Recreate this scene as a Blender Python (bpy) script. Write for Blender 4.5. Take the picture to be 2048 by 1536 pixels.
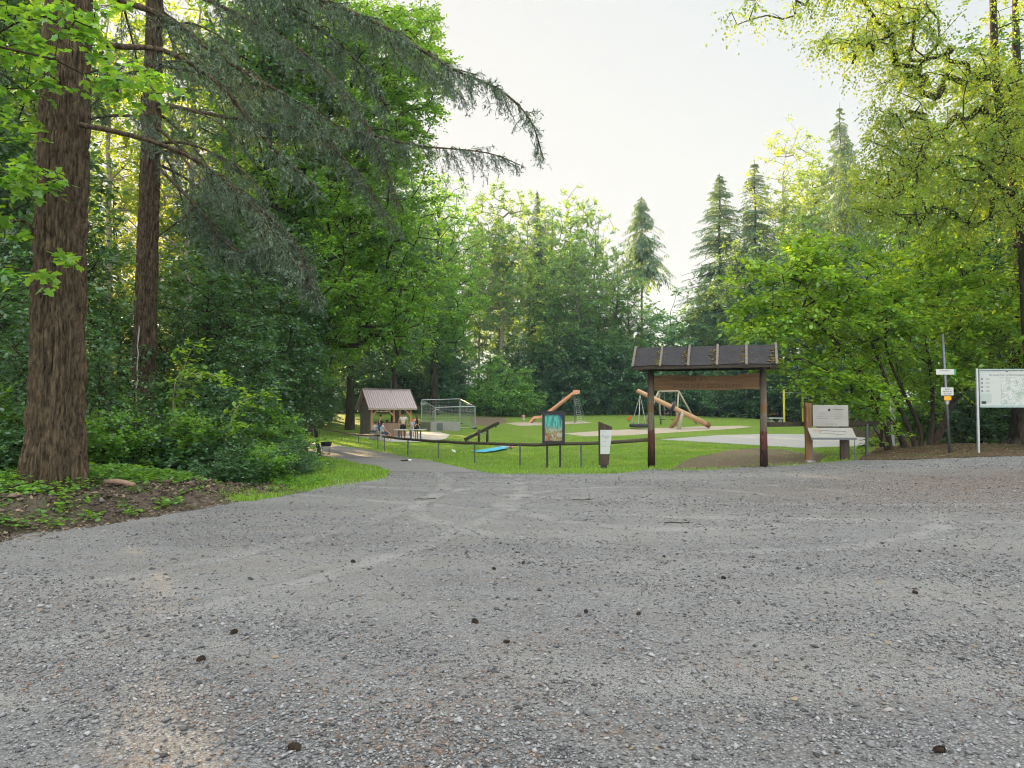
import bpy, math, random
import numpy as np
from mathutils import Vector, Matrix
from mathutils.geometry import delaunay_2d_cdt

R = math.radians
SC = bpy.context.scene
COL = SC.collection
for _o in list(bpy.data.objects):
    bpy.data.objects.remove(_o)

# ------------------------------------------------------------------ camera, sky, sun, exposure
FPX, PITCH, CAMZ = 1420.0, R(2.1), 1.6
cam_data = bpy.data.cameras.new('camera')
cam_data.sensor_width = 36
cam_data.lens = FPX / 2048 * 36
cam_data.clip_start = 0.05
cam_data.clip_end = 2000
cam = bpy.data.objects.new('camera', cam_data)
cam.location = (0, 0, CAMZ)
cam.rotation_euler = (R(90) + PITCH, 0, 0)
COL.objects.link(cam)
SC.camera = cam

SUN_AZ, SUN_EL = R(-29.4), R(14.5)
sun_dir = Vector((math.sin(SUN_AZ) * math.cos(SUN_EL), math.cos(SUN_AZ) * math.cos(SUN_EL), math.sin(SUN_EL)))
world = bpy.data.worlds.new("World")
SC.world = world
world.use_nodes = True
wn = world.node_tree
bg = wn.nodes['Background']
sky = wn.nodes.new('ShaderNodeTexSky')
sky.sky_type = 'NISHITA'
sky.sun_disc = False
sky.sun_elevation = SUN_EL
sky.sun_rotation = SUN_AZ
sky.altitude = 300
sky.air_density = 1.0
sky.dust_density = 1.0
sky.ozone_density = 1.0
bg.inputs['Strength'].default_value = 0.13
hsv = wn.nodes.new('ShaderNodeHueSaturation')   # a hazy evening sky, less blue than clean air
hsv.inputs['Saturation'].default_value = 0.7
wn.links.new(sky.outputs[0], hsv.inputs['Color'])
# sky radiance rolled off; added bright fill, out of view overhead and behind camera
def wmath(op, a, b=0.0):
    nd = wn.nodes.new('ShaderNodeMath'); nd.operation = op
    for k_, v_ in ((0, a), (1, b)):
        if hasattr(v_, 'is_linked'): wn.links.new(v_, nd.inputs[k_])
        else: nd.inputs[k_].default_value = v_
    return nd.outputs[0]
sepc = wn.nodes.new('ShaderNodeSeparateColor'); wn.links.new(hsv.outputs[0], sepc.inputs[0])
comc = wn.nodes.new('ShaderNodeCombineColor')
for k_, SKY_CEIL in enumerate((1.14, 1.10, 1.06)):  # per-channel ceiling that compresses the brightness of the sky
    q_ = wmath('MULTIPLY', sepc.outputs[k_], -1.0 / SKY_CEIL)
    wn.links.new(wmath('MULTIPLY', wmath('SUBTRACT', 1.0, wmath('POWER', 2.71828, q_)), SKY_CEIL), comc.inputs[k_])
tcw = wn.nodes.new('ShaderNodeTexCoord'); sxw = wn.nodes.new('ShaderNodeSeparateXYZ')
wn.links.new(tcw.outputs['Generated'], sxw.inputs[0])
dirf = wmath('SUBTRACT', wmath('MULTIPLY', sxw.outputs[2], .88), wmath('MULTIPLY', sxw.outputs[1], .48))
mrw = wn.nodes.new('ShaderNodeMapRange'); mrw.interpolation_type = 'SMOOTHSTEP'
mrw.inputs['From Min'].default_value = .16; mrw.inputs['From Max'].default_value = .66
SKY_FILL = 2.45  # strength of the added off-view sky glow that lifts the shade
mrw.inputs['To Max'].default_value = SKY_FILL
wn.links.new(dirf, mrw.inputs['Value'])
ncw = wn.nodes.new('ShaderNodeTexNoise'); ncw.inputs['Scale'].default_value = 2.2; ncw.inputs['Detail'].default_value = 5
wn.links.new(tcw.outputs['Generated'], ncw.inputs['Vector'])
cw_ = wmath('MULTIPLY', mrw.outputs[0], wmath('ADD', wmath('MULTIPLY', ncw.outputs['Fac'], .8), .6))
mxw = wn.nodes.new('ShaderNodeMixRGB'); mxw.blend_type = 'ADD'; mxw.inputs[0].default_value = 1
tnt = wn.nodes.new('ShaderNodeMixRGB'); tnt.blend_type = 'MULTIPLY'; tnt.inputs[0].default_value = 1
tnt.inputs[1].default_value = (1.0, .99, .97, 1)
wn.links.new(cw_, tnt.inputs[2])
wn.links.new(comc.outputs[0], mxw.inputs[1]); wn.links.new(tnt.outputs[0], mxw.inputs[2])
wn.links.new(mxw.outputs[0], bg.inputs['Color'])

sl = bpy.data.lights.new('sun', 'SUN')
sl.energy = 3.7
sl.angle = R(0.53)
sl.color = (1.0, 0.68, 0.34)
sun = bpy.data.objects.new('sun', sl)
sun.rotation_euler = sun_dir.to_track_quat('Z', 'Y').to_euler()
sun.location = (-40, 70, 60)
COL.objects.link(sun)

SC.view_settings.view_transform = 'Standard'
SC.view_settings.look = 'None'
SC.view_settings.gamma = 1
SC.view_settings.use_curve_mapping = False
SC.view_settings.exposure = 2.68
SC.render.engine = 'CYCLES'
cy = SC.cycles
cy.use_denoising = True
try:
    cy.denoiser = 'OPENIMAGEDENOISE'
    cy.denoising_input_passes = 'RGB_ALBEDO_NORMAL'
    cy.denoising_prefilter = 'ACCURATE'
except Exception:
    pass
cy.max_bounces = 8
cy.diffuse_bounces = 5
cy.glossy_bounces = 2
cy.transmission_bounces = 5
cy.transparent_max_bounces = 6
cy.volume_bounces = 0
cy.sample_clamp_indirect = 6
cy.filter_width = 1.05
cy.use_adaptive_sampling = True
cy.adaptive_threshold = 0.02
cy.use_light_tree = False

# ------------------------------------------------------------------ terrain and pixel helpers
def ss(a, b, x):
    t = np.clip((np.asarray(x, float) - a) / (b - a), 0, 1)
    return t * t * (3 - 2 * t)

def _h(ix, iy, iz, s):
    n = (ix.astype(np.int64) * 374761393 + iy.astype(np.int64) * 668265263 + iz.astype(np.int64) * 1440662683 + s * 974634777) & 0xFFFFFFFF
    n = ((n ^ (n >> 13)) * 1274126177) & 0xFFFFFFFF
    n = ((n ^ (n >> 16)) * 2246822519) & 0xFFFFFFFF
    return ((n ^ (n >> 15)) & 0xFFFFFF) / float(0xFFFFFF)

def vnoise(p, s=0):
    p = np.asarray(p, float)
    i = np.floor(p).astype(np.int64)
    f = p - i
    u = f * f * (3 - 2 * f)
    r = 0
    for a in (0, 1):
        for b in (0, 1):
            for c in (0, 1):
                w = (u[:, 0] if a else 1 - u[:, 0]) * (u[:, 1] if b else 1 - u[:, 1]) * (u[:, 2] if c else 1 - u[:, 2])
                r = r + w * _h(i[:, 0] + a, i[:, 1] + b, i[:, 2] + c, s)
    return r

def fbm(p, oct=4, s=0):
    p = np.asarray(p, float)
    r, a, t = 0, 1.0, 0
    for k in range(oct):
        r = r + a * vnoise(p * 2 ** k, s + k)
        t += a
        a *= 0.5
    return r / t

def HT(x, y):
    x = np.asarray(x, float); y = np.asarray(y, float)
    h = -0.4 * ss(17, 33, y) + 1.55 * ss(50, 92, y)
    h = h + 0.3 * ss(48, 62, y) * ss(2, -8, x)
    h = h + 0.35 * ss(4, 14, x) * ss(8, 18, y) * (1 - ss(24, 34, y))
    h = h + 0.28 * np.exp(-((x - 15.5) / 3.6) ** 2 - ((y - 24) / 3.2) ** 2)
    s = (-6.2 + 0.4 * (y - 8.6)) - x
    h = h + 0.30 * ss(0.05, 1.3, s) * (1 - ss(12.3, 14.5, y)) * ss(-2, 3, y)
    h = h + 0.5 * ss(3, 25, s) * ss(10, 20, y) * (1 - ss(30, 60, y))
    h = h + 0.035 * (vnoise(np.stack([x * .35, y * .35, x * 0 + 3.3], -1).reshape(-1, 3)).reshape(x.shape) - .5)
    return h

def h1(x, y):
    return float(HT(np.array([x]), np.array([y]))[0])

def ray(px, py):
    u = (px - 1024) / FPX
    v = (768 - py) / FPX
    return np.array([u, math.cos(PITCH) - v * math.sin(PITCH), math.sin(PITCH) + v * math.cos(PITCH)])

def at(px, py, Y):
    d = ray(px, py)
    t = Y / d[1]
    return Vector((d[0] * t, Y, CAMZ + d[2] * t))

_T = np.concatenate([np.arange(2, 40, .02), np.arange(40, 170, .05)])
def gnd(px, py, off=0.0):
    d = ray(px, py)
    P = _T[:, None] * d[None]
    z = CAMZ + P[:, 2]
    k = np.argmax(z <= HT(P[:, 0], P[:, 1]) + off)
    if k == 0:
        k = len(_T) - 1
    return Vector((P[k, 0], P[k, 1], h1(P[k, 0], P[k, 1])))

def onx(px, Y):
    """point on the terrain straight below pixel column px at depth Y"""
    x = (px - 1024) / FPX * Y
    return Vector((x, Y, h1(x, Y)))

# ------------------------------------------------------------------ object helpers
def tag(o, label=None, cat=None, group=None, kind=None):
    if label: o['label'] = label
    if cat: o['category'] = cat
    if group: o['group'] = group
    if kind: o['kind'] = kind
    return o

def empty(name, loc, rz=0, label=None, cat=None, group=None, scale=1):
    o = bpy.data.objects.new(name, None)
    o.empty_display_size = 0.2
    o.location = loc
    o.rotation_euler = (0, 0, rz)
    o.scale = (scale,) * 3 if not isinstance(scale, tuple) else scale
    COL.objects.link(o)
    return tag(o, label, cat, group)

def link(name, me, parent=None):
    o = bpy.data.objects.new(name, me)
    COL.objects.link(o)
    if parent is not None:
        o.parent = parent
    return o

def mesh_np(name, V, F, mat=None, smooth=False):
    """V (n,3); F one (m,k) array or a list of such arrays"""
    if not isinstance(F, list): F = [F]
    F = [np.asarray(f, np.int32) for f in F if len(f)]
    me = bpy.data.meshes.new(name)
    V = np.asarray(V, np.float32)
    nl = sum(f.size for f in F); npo = sum(len(f) for f in F)
    me.vertices.add(len(V)); me.loops.add(nl); me.polygons.add(npo)
    me.vertices.foreach_set('co', V.ravel())
    me.loops.foreach_set('vertex_index', np.concatenate([f.ravel() for f in F]))
    st = np.concatenate([[0], np.cumsum(np.concatenate([np.full(len(f), f.shape[1]) for f in F]))[:-1]]).astype(np.int32)
    me.polygons.foreach_set('loop_start', st)
    me.update(calc_edges=True)
    if smooth:
        me.polygons.foreach_set('use_smooth', np.ones(npo, bool))
    if mat: me.materials.append(mat)
    return me

def norm(a):
    return a / np.maximum(np.linalg.norm(a, axis=-1, keepdims=True), 1e-9)

class MB:
    def __init__(s):
        s.V = []; s.F = []
    def add(s, vs, fs):
        b = len(s.V)
        s.V += [tuple(v) for v in vs]
        s.F += [tuple(b + i for i in f) for f in fs]
        return s
    def box(s, c, sz, rot=None):
        c = Vector(c); vs = []
        for z in (-.5, .5):
            for x, y in ((-.5, -.5), (.5, -.5), (.5, .5), (-.5, .5)):
                v = Vector((x * sz[0], y * sz[1], z * sz[2]))
                if rot is not None: v = rot @ v
                vs.append(c + v)
        return s.add(vs, [(3, 2, 1, 0), (4, 5, 6, 7), (0, 1, 5, 4), (1, 2, 6, 5), (2, 3, 7, 6), (3, 0, 4, 7)])
    def beam(s, a, b, w, h, up=(0, 0, 1)):
        a = Vector(a); b = Vector(b)
        d = (b - a).normalized(); up = Vector(up)
        x = d.cross(up)
        if x.length < 1e-3: x = d.cross(Vector((0, 1, 0)))
        x.normalize(); u = x.cross(d)
        vs = []
        for p in (a, b):
            for i, j in ((-.5, -.5), (.5, -.5), (.5, .5), (-.5, .5)):
                vs.append(p + x * (i * w) + u * (j * h))
        return s.add(vs, [(3, 2, 1, 0), (4, 5, 6, 7), (0, 1, 5, 4), (1, 2, 6, 5), (2, 3, 7, 6), (3, 0, 4, 7)])
    def tube(s, pts, rad, n=10, cap=True):
        pts = [Vector(p) for p in pts]
        if not hasattr(rad, '__len__'): rad = [rad] * len(pts)
        b = len(s.V); ref = None; vs = []
        for i, p in enumerate(pts):
            t = (pts[min(i + 1, len(pts) - 1)] - pts[max(i - 1, 0)]).normalized()
            if ref is None:
                ref = t.cross(Vector((0, 0, 1)))
                if ref.length < 1e-2: ref = t.cross(Vector((0, 1, 0)))
            ref = (ref - t * ref.dot(t)).normalized()
            o = t.cross(ref)
            for k in range(n):
                a = 2 * math.pi * k / n
                vs.append(p + (ref * math.cos(a) + o * math.sin(a)) * rad[i])
        fs = []
        for i in range(len(pts) - 1):
            for k in range(n):
                k2 = (k + 1) % n
                fs.append((i * n + k, i * n + k2, (i + 1) * n + k2, (i + 1) * n + k))
        if cap:
            fs.append(tuple(range(n - 1, -1, -1)))
            fs.append(tuple((len(pts) - 1) * n + k for k in range(n)))
        return s.add(vs, fs)
    def ring(s, c, axis, R0, r, n=24, m=8):
        c = Vector(c); ax = Vector(axis).normalized()
        u = ax.cross(Vector((0, 0, 1)))
        if u.length < 1e-2: u = Vector((1, 0, 0))
        u.normalize(); w = ax.cross(u)
        vs = []; fs = []
        for i in range(n):
            a = 2 * math.pi * i / n
            d = u * math.cos(a) + w * math.sin(a)
            for j in range(m):
                q = 2 * math.pi * j / m
                vs.append(c + d * (R0 + r * math.cos(q)) + ax * (r * math.sin(q)))
        for i in range(n):
            for j in range(m):
                fs.append((i * m + j, ((i + 1) % n) * m + j, ((i + 1) % n) * m + (j + 1) % m, i * m + (j + 1) % m))
        return s.add(vs, fs)
    def lathe(s, prof, c=(0, 0, 0), n=20):
        c = Vector(c); vs = []; fs = []
        for r, z in prof:
            for k in range(n):
                a = 2 * math.pi * k / n
                vs.append(c + Vector((r * math.cos(a), r * math.sin(a), z)))
        for i in range(len(prof) - 1):
            for k in range(n):
                k2 = (k + 1) % n
                fs.append((i * n + k, i * n + k2, (i + 1) * n + k2, (i + 1) * n + k))
        fs.append(tuple(range(n - 1, -1, -1)))
        fs.append(tuple((len(prof) - 1) * n + k for k in range(n)))
        return s.add(vs, fs)
    def ell(s, c, r, n=12, m=8):
        vs = []; fs = []
        for i in range(m + 1):
            t = math.pi * i / m
            for k in range(n):
                a = 2 * math.pi * k / n
                vs.append((c[0] + r[0] * math.sin(t) * math.cos(a), c[1] + r[1] * math.sin(t) * math.sin(a), c[2] + r[2] * math.cos(t)))
        for i in range(m):
            for k in range(n):
                k2 = (k + 1) % n
                fs.append((i * n + k, (i + 1) * n + k, (i + 1) * n + k2, i * n + k2))
        return s.add(vs, fs)
    def prism(s, poly, t0, t1, f):
        """poly of 2-D points; f(a,b,t) -> 3-D point"""
        n = len(poly)
        vs = [f(a, b, t0) for a, b in poly] + [f(a, b, t1) for a, b in poly]
        fs = [tuple(range(n - 1, -1, -1)), tuple(range(n, 2 * n))]
        for i in range(n):
            j = (i + 1) % n
            fs.append((i, j, n + j, n + i))
        return s.add(vs, fs)
    def build(s, name, mat, parent=None, smooth=False, bevel=0):
        me = bpy.data.meshes.new(name)
        me.from_pydata(s.V, [], s.F)
        me.update()
        if bevel or True:
            import bmesh
            bm = bmesh.new(); bm.from_mesh(me)
            bmesh.ops.recalc_face_normals(bm, faces=bm.faces)
            if bevel:
                bmesh.ops.bevel(bm, geom=[e for e in bm.edges if e.is_manifold and e.calc_face_angle(0) > .6], offset=bevel, segments=1, affect='EDGES')
            bm.to_mesh(me); bm.free()
        if smooth:
            for p in me.polygons: p.use_smooth = True
        me.materials.append(mat)
        return link(name, me, parent)

def text_obj(txt, size, mat, parent, M, name='lettering', depth=0.002, align='CENTER', sx=1):
    cu = bpy.data.curves.new(name, 'FONT')
    cu.body = txt; cu.size = size; cu.extrude = depth; cu.align_x = align; cu.align_y = 'CENTER'
    o = bpy.data.objects.new(name, cu)
    COL.objects.link(o)
    dg = bpy.context.evaluated_depsgraph_get(); dg.update()
    me = bpy.data.meshes.new_from_object(o.evaluated_get(dg))
    bpy.data.objects.remove(o)
    me.transform(M @ Matrix.Diagonal((sx, 1, 1, 1)))
    me.materials.clear(); me.materials.append(mat)
    me.name = name
    return link(name, me, parent)

def frame(origin, x, up=(0, 0, 1)):
    """4x4 whose local x runs along x, local y = up (for text), local z = outward normal"""
    x = Vector(x).normalized(); u = Vector(up)
    u = (u - x * u.dot(x)).normalized(); n = x.cross(u)
    M = Matrix((x, u, n)).transposed().to_4x4()
    M.translation = Vector(origin)
    return M

# ------------------------------------------------------------------ materials
class NT:
    def __init__(s, name):
        s.m = bpy.data.materials.new(name); s.m.use_nodes = True
        s.t = s.m.node_tree; s.t.nodes.clear()
        s.out = s.n('ShaderNodeOutputMaterial')
    def n(s, typ, **kw):
        nd = s.t.nodes.new(typ)
        for k, v in kw.items():
            if k.startswith('i_'):
                key = k[2:].replace('_', ' ')
                nd.inputs[int(key) if key.isdigit() else key].default_value = v
            else:
                setattr(nd, k, v)
        return nd
    def l(s, a, b): s.t.links.new(a, b)
    def coord(s, scale=(1, 1, 1), rot=(0, 0, 0), kind='Object'):
        c = s.n('ShaderNodeTexCoord'); mp = s.n('ShaderNodeMapping')
        mp.inputs['Scale'].default_value = scale; mp.inputs['Rotation'].default_value = rot
        s.l(c.outputs[kind], mp.inputs['Vector'])
        return mp.outputs[0]
    def noise(s, vec, scale, detail=4, rough=.55, dist=0):
        nd = s.n('ShaderNodeTexNoise'); nd.inputs['Scale'].default_value = scale
        nd.inputs['Detail'].default_value = detail; nd.inputs['Roughness'].default_value = rough
        nd.inputs['Distortion'].default_value = dist
        if vec is not None: s.l(vec, nd.inputs['Vector'])
        return nd.outputs['Fac']
    def vor(s, vec, scale, feature='F1', out='Distance', rnd=1):
        nd = s.n('ShaderNodeTexVoronoi', feature=feature); nd.inputs['Scale'].default_value = scale
        nd.inputs['Randomness'].default_value = rnd
        if vec is not None: s.l(vec, nd.inputs['Vector'])
        return nd.outputs[out]
    def ramp(s, fac, stops, interp='LINEAR'):
        nd = s.n('ShaderNodeValToRGB'); cr = nd.color_ramp; cr.interpolation = interp
        while len(cr.elements) < len(stops): cr.elements.new(.5)
        for e, (p, c) in zip(cr.elements, stops):
            e.position = p
            e.color = (c, c, c, 1) if not hasattr(c, '__len__') else (*c, 1)
        s.l(fac, nd.inputs[0])
        return nd.outputs['Color']
    def mix(s, fac, a, b, mode='MIX'):
        nd = s.n('ShaderNodeMixRGB', blend_type=mode)
        for k, v in ((0, fac), (1, a), (2, b)):
            if hasattr(v, 'is_linked'): s.l(v, nd.inputs[k])
            elif hasattr(v, '__len__'): nd.inputs[k].default_value = (*v, 1)
            else: nd.inputs[k].default_value = v
        return nd.outputs[0]
    def math(s, op, a, b=0.0):
        nd = s.n('ShaderNodeMath', operation=op)
        for k, v in ((0, a), (1, b)):
            if hasattr(v, 'is_linked'): s.l(v, nd.inputs[k])
            else: nd.inputs[k].default_value = v
        return nd.outputs[0]
    def bump(s, h, strength=.5, dist=.02, nrm=None):
        nd = s.n('ShaderNodeBump'); nd.inputs['Strength'].default_value = strength; nd.inputs['Distance'].default_value = dist
        s.l(h, nd.inputs['Height'])
        if nrm is not None: s.l(nrm, nd.inputs['Normal'])
        return nd.outputs[0]
    def pbr(s, col, rough=.7, nrm=None, metal=0, spec=.3):
        nd = s.n('ShaderNodeBsdfPrincipled')
        if hasattr(col, 'is_linked'): s.l(col, nd.inputs['Base Color'])
        else: nd.inputs['Base Color'].default_value = (*col, 1)
        if hasattr(rough, 'is_linked'): s.l(rough, nd.inputs['Roughness'])
        else: nd.inputs['Roughness'].default_value = rough
        nd.inputs['Metallic'].default_value = metal
        nd.inputs['Specular IOR Level'].default_value = spec
        if nrm is not None: s.l(nrm, nd.inputs['Normal'])
        s.l(nd.outputs[0], s.out.inputs[0])
        return s.m

def m_plain(name, col, rough=.6, var=.25, scale=6, bump=.15, metal=0, spec=.3):
    t = NT(name); c = t.coord()
    f = t.noise(c, scale, 5, .6)
    col2 = t.mix(f, tuple(x * (1 - var) for x in col), tuple(min(1, x * (1 + var)) for x in col))
    return t.pbr(col2, rough, t.bump(t.noise(c, scale * 12, 3), bump, .004), metal, spec)

def m_wood(name, a, b, along=2, scale=8, rough=.75, bump=.5, kind='Object'):
    t = NT(name)
    sc = [1, 1, 1]; sc[along] = .07
    c = t.coord(tuple(sc), kind=kind)
    f = t.noise(c, scale * 3, 6, .65, .6)
    g = t.noise(t.coord(), 2.2, 4)
    col = t.mix(t.ramp(f, [(.3, 0), (.7, 1)]), a, b)
    col = t.mix(t.math('MULTIPLY', g, .45), col, tuple(x * .45 for x in a))
    return t.pbr(col, rough, t.bump(f, bump, .006), 0, .2)

def m_leaf(name, d, tr, mixf=.45, gloss=.06, var=.42, hue=.035, clump=.6):
    t = NT(name)
    geo = t.n('ShaderNodeNewGeometry'); oi = t.n('ShaderNodeObjectInfo')
    r = geo.outputs['Random Per Island']
    nz = t.noise(t.coord(), clump, 2)
    v = t.math('ADD', t.math('MULTIPLY', r, 2 * var), 1 - var)
    v = t.math('MULTIPLY', v, t.math('ADD', t.math('MULTIPLY', nz, .7), .65))
    v = t.math('MULTIPLY', v, t.math('ADD', t.math('MULTIPLY', oi.outputs['Random'], .3), .85))
    hs = []
    for c in (d, tr):
        h = t.n('ShaderNodeHueSaturation')
        h.inputs['Color'].default_value = (*c, 1)
        t.l(v, h.inputs['Value'])
        t.l(t.math('ADD', t.math('MULTIPLY', t.math('SUBTRACT', t.math('FRACT', t.math('MULTIPLY', r, 7.3)), .5), hue), .5), h.inputs['Hue'])
        hs.append(h.outputs[0])
    df = t.n('ShaderNodeBsdfDiffuse'); tl = t.n('ShaderNodeBsdfTranslucent'); gl = t.n('ShaderNodeBsdfGlossy')
    gl.inputs['Roughness'].default_value = .45
    gl.inputs['Color'].default_value = (.8, .85, .9, 1)
    t.l(hs[0], df.inputs[0]); t.l(hs[1], tl.inputs[0])
    m1 = t.n('ShaderNodeMixShader'); m1.inputs[0].default_value = mixf
    t.l(df.outputs[0], m1.inputs[1]); t.l(tl.outputs[0], m1.inputs[2])
    m2 = t.n('ShaderNodeMixShader'); m2.inputs[0].default_value = gloss
    t.l(m1.outputs[0], m2.inputs[1]); t.l(gl.outputs[0], m2.inputs[2])
    t.l(m2.outputs[0], t.out.inputs[0])
    return t.m

def m_bark(name, a, b, scale=5, zs=.16, bump=.9, dist=.03, moss=None):
    t = NT(name)
    c = t.coord((1, 1, zs))
    f = t.noise(c, scale * 2.2, 7, .65, .4)
    v = t.vor(c, scale * 3.0, 'F1')
    h = t.math('ADD', f, t.math('MULTIPLY', v, .5))
    col = t.mix(t.ramp(f, [(.35, 0), (.68, 1)]), a, b)
    if moss:
        col = t.mix(t.ramp(t.noise(t.coord(), 1.3, 5), [(.5, 0), (.62, .8)]), col, moss)
    return t.pbr(col, .9, t.bump(h, bump, dist), 0, .1)

M = {}
# gravel lot: compacted fines with bands of loose blue-grey chippings and rusty needle litter
def m_gravel(name, base=(.238, .235, .224), chip=(.205, .208, .212), brown=(.17, .125, .085), tracks=True):
    t = NT(name); c = t.coord()
    tr = t.noise(t.coord((.22, 1.15, 1), (0, 0, R(-24))), .85, 4, .6, .8)
    big = t.noise(c, .28, 3)
    mk = t.ramp(t.math('ADD', t.math('MULTIPLY', tr, .6), t.math('MULTIPLY', big, .4)), [(.43, 0), (.58, 1)])
    v1 = t.n('ShaderNodeTexVoronoi'); v1.inputs['Scale'].default_value = 55; t.l(c, v1.inputs['Vector'])
    v2 = t.n('ShaderNodeTexVoronoi'); v2.inputs['Scale'].default_value = 130; t.l(c, v2.inputs['Vector'])
    bw1 = t.n('ShaderNodeRGBToBW'); t.l(v1.outputs['Color'], bw1.inputs[0])
    bw2 = t.n('ShaderNodeRGBToBW'); t.l(v2.outputs['Color'], bw2.inputs[0])
    fine = t.mix(t.ramp(t.noise(c, 210, 4, .8), [(.3, 0), (.7, 1)]), tuple(x * .42 for x in base), tuple(x * 1.6 for x in base))
    fine = t.mix(t.ramp(bw2.outputs[0], [(.30, .75), (.42, 0), (.8, .0)]), fine, (.06, .06, .06))
    stone = t.mix(bw1.outputs[0], tuple(x * .35 for x in chip), tuple(x * 1.9 for x in chip))
    stone = t.mix(t.ramp(v1.outputs['Distance'], [(.25, 0), (.62, .75)]), stone, (.07, .07, .07))
    col = t.mix(mk, fine, t.mix(.75, fine, stone))
    col = t.mix(t.math('MULTIPLY', t.ramp(t.noise(c, 1.6, 5, .7), [(.48, 0), (.72, .55)]), .8), col, t.mix(.5, col, brown))
    rust = t.noise(t.coord((.3, 1.6, 1), (0, 0, R(-20))), 1.1, 5, .7, 1.2)
    col = t.mix(t.ramp(rust, [(.56, 0), (.70, .55)]), col, t.mix(t.noise(c, 90, 2), brown, tuple(x * .9 for x in base)))
    if tracks:   # the brown, needle strewn strip in front of the right bank
        sx = t.n('ShaderNodeSeparateXYZ'); t.l(c, sx.inputs[0])
        wy = t.math('ADD', sx.outputs[1], t.math('MULTIPLY', t.math('SUBTRACT', t.noise(c, .5, 4), .5), 4.5))
        band = t.math('MULTIPLY', t.ramp(t.math('DIVIDE', wy, 30), [(.33, 0), (.42, 1), (.50, 1), (.565, 0)]),
                      t.ramp(t.math('DIVIDE', sx.outputs[0], 16), [(.12, 0), (.55, 1)]))
        col = t.mix(t.math('MULTIPLY', band, t.ramp(t.noise(c, 14, 4, .7), [(.33, 0), (.55, .9)])), col, (.125, .088, .062))
        # faint wheel tracks: turning arcs of pressed fines
        for cx_, cy_, rads in ((7.5, 31.0, (19.2, 20.9)), (-15.0, 14.5, (13.6, 15.2)), (2.5, 12.2, (2.6, 4.1))):
            dx_ = t.math('SUBTRACT', sx.outputs[0], cx_); dy_ = t.math('SUBTRACT', sx.outputs[1], cy_)
            rr_ = t.math('SQRT', t.math('ADD', t.math('MULTIPLY', dx_, dx_), t.math('MULTIPLY', dy_, dy_)))
            rr_ = t.math('ADD', rr_, t.math('MULTIPLY', t.math('SUBTRACT', t.noise(c, .7, 3), .5), .5))
            for r0_ in rads:
                q_ = t.math('ABSOLUTE', t.math('SUBTRACT', rr_, r0_))
                b_ = t.math('MULTIPLY', t.ramp(q_, [(.06, 1), (.20, 0)]), t.ramp(t.noise(c, 1.3, 4, .7), [(.38, 0), (.58, .75)]))
                e_ = t.math('MULTIPLY', t.ramp(t.math('ABSOLUTE', t.math('SUBTRACT', q_, .20)), [(.0, 1), (.07, 0)]), t.ramp(t.noise(c, 1.9, 4, .7), [(.46, 0), (.62, .6)]))
                col = t.mix(b_, col, t.mix(.55, col, tuple(x * 1.25 for x in base)))
                col = t.mix(e_, col, t.mix(.6, col, (.07, .065, .058)))
    hh = t.math('ADD', t.math('MULTIPLY', t.math('SUBTRACT', 1, v1.outputs['Distance']), t.math('ADD', t.math('MULTIPLY', mk, .8), .2)), t.math('MULTIPLY', t.noise(c, 190, 3, .7), .7))
    nb = t.bump(t.noise(c, 2.2, 5, .6), .35, .12)
    return t.pbr(col, .92, t.bump(hh, .8, .012, nb), 0, .25)
M['gravel'] = m_gravel('gravel_surface')
M['gravel_path'] = m_gravel('path_surface', (.255, .247, .232), (.21, .21, .21), tracks=False)

def m_lawn(name):
    t = NT(name); c = t.coord()
    a = t.noise(c, .35, 5, .6); b = t.noise(c, 3.5, 5, .65); f = t.noise(c, 38, 4, .7)
    col = t.mix(t.ramp(b, [(.3, 0), (.7, 1)]), (.13, .24, .026), (.23, .345, .042))
    col = t.mix(t.ramp(a, [(.45, 0), (.7, .55)]), col, (.15, .205, .045))
    col = t.mix(t.ramp(t.noise(c, 1.1, 6, .7), [(.52, 0), (.68, .8)]), col, (.24, .20, .11))
    col = t.mix(t.ramp(f, [(.3, .55), (.62, 0)]), col, (.035, .075, .012))
    return t.pbr(col, .9, t.bump(t.math('ADD', f, b), .8, .06), 0, .1)
M['lawn'] = m_lawn('mown_grass')

def m_soil(name, a, b, g=None, leaf=None, sc=6):
    t = NT(name); c = t.coord()
    f = t.noise(c, sc, 8, .7)
    col = t.mix(t.ramp(f, [(.3, 0), (.7, 1)]), a, b)
    v = t.n('ShaderNodeTexVoronoi'); v.inputs['Scale'].default_value = 22; t.l(c, v.inputs['Vector'])
    if leaf:
        bw = t.n('ShaderNodeRGBToBW'); t.l(v.outputs['Color'], bw.inputs[0])
        col = t.mix(t.ramp(bw.outputs[0], [(.60, 0), (.72, .75)]), col, leaf)
    if g:
        col = t.mix(t.ramp(t.noise(c, 1.4, 6, .7), [(.5, 0), (.62, .75)]), col, g)
    return t.pbr(col, .95, t.bump(t.math('ADD', f, t.math('MULTIPLY', v.outputs['Distance'], .4)), 1, .05), 0, .1)
M['forest_floor'] = m_soil('forest_floor', (.018, .014, .009), (.065, .048, .03), (.025, .05, .014), (.09, .06, .03))
M['bank_soil'] = m_soil('bank_soil', (.042, .034, .027), (.135, .108, .086), (.06, .09, .025), (.13, .10, .07), 9)
M['litter'] = m_soil('leaf_litter', (.045, .03, .02), (.12, .08, .05), (.08, .10, .03), (.19, .14, .085), 8)
M['dirt'] = m_soil('bark_dirt', (.10, .07, .05), (.215, .16, .12), (.12, .15, .045), (.25, .185, .14), 9)
M['sand'] = m_soil('sand', (.36, .30, .23), (.47, .41, .32), None, (.42, .36, .28), 6)
M['concrete'] = m_plain('concrete', (.38, .365, .34), .85, .12, 3, .3)
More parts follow.
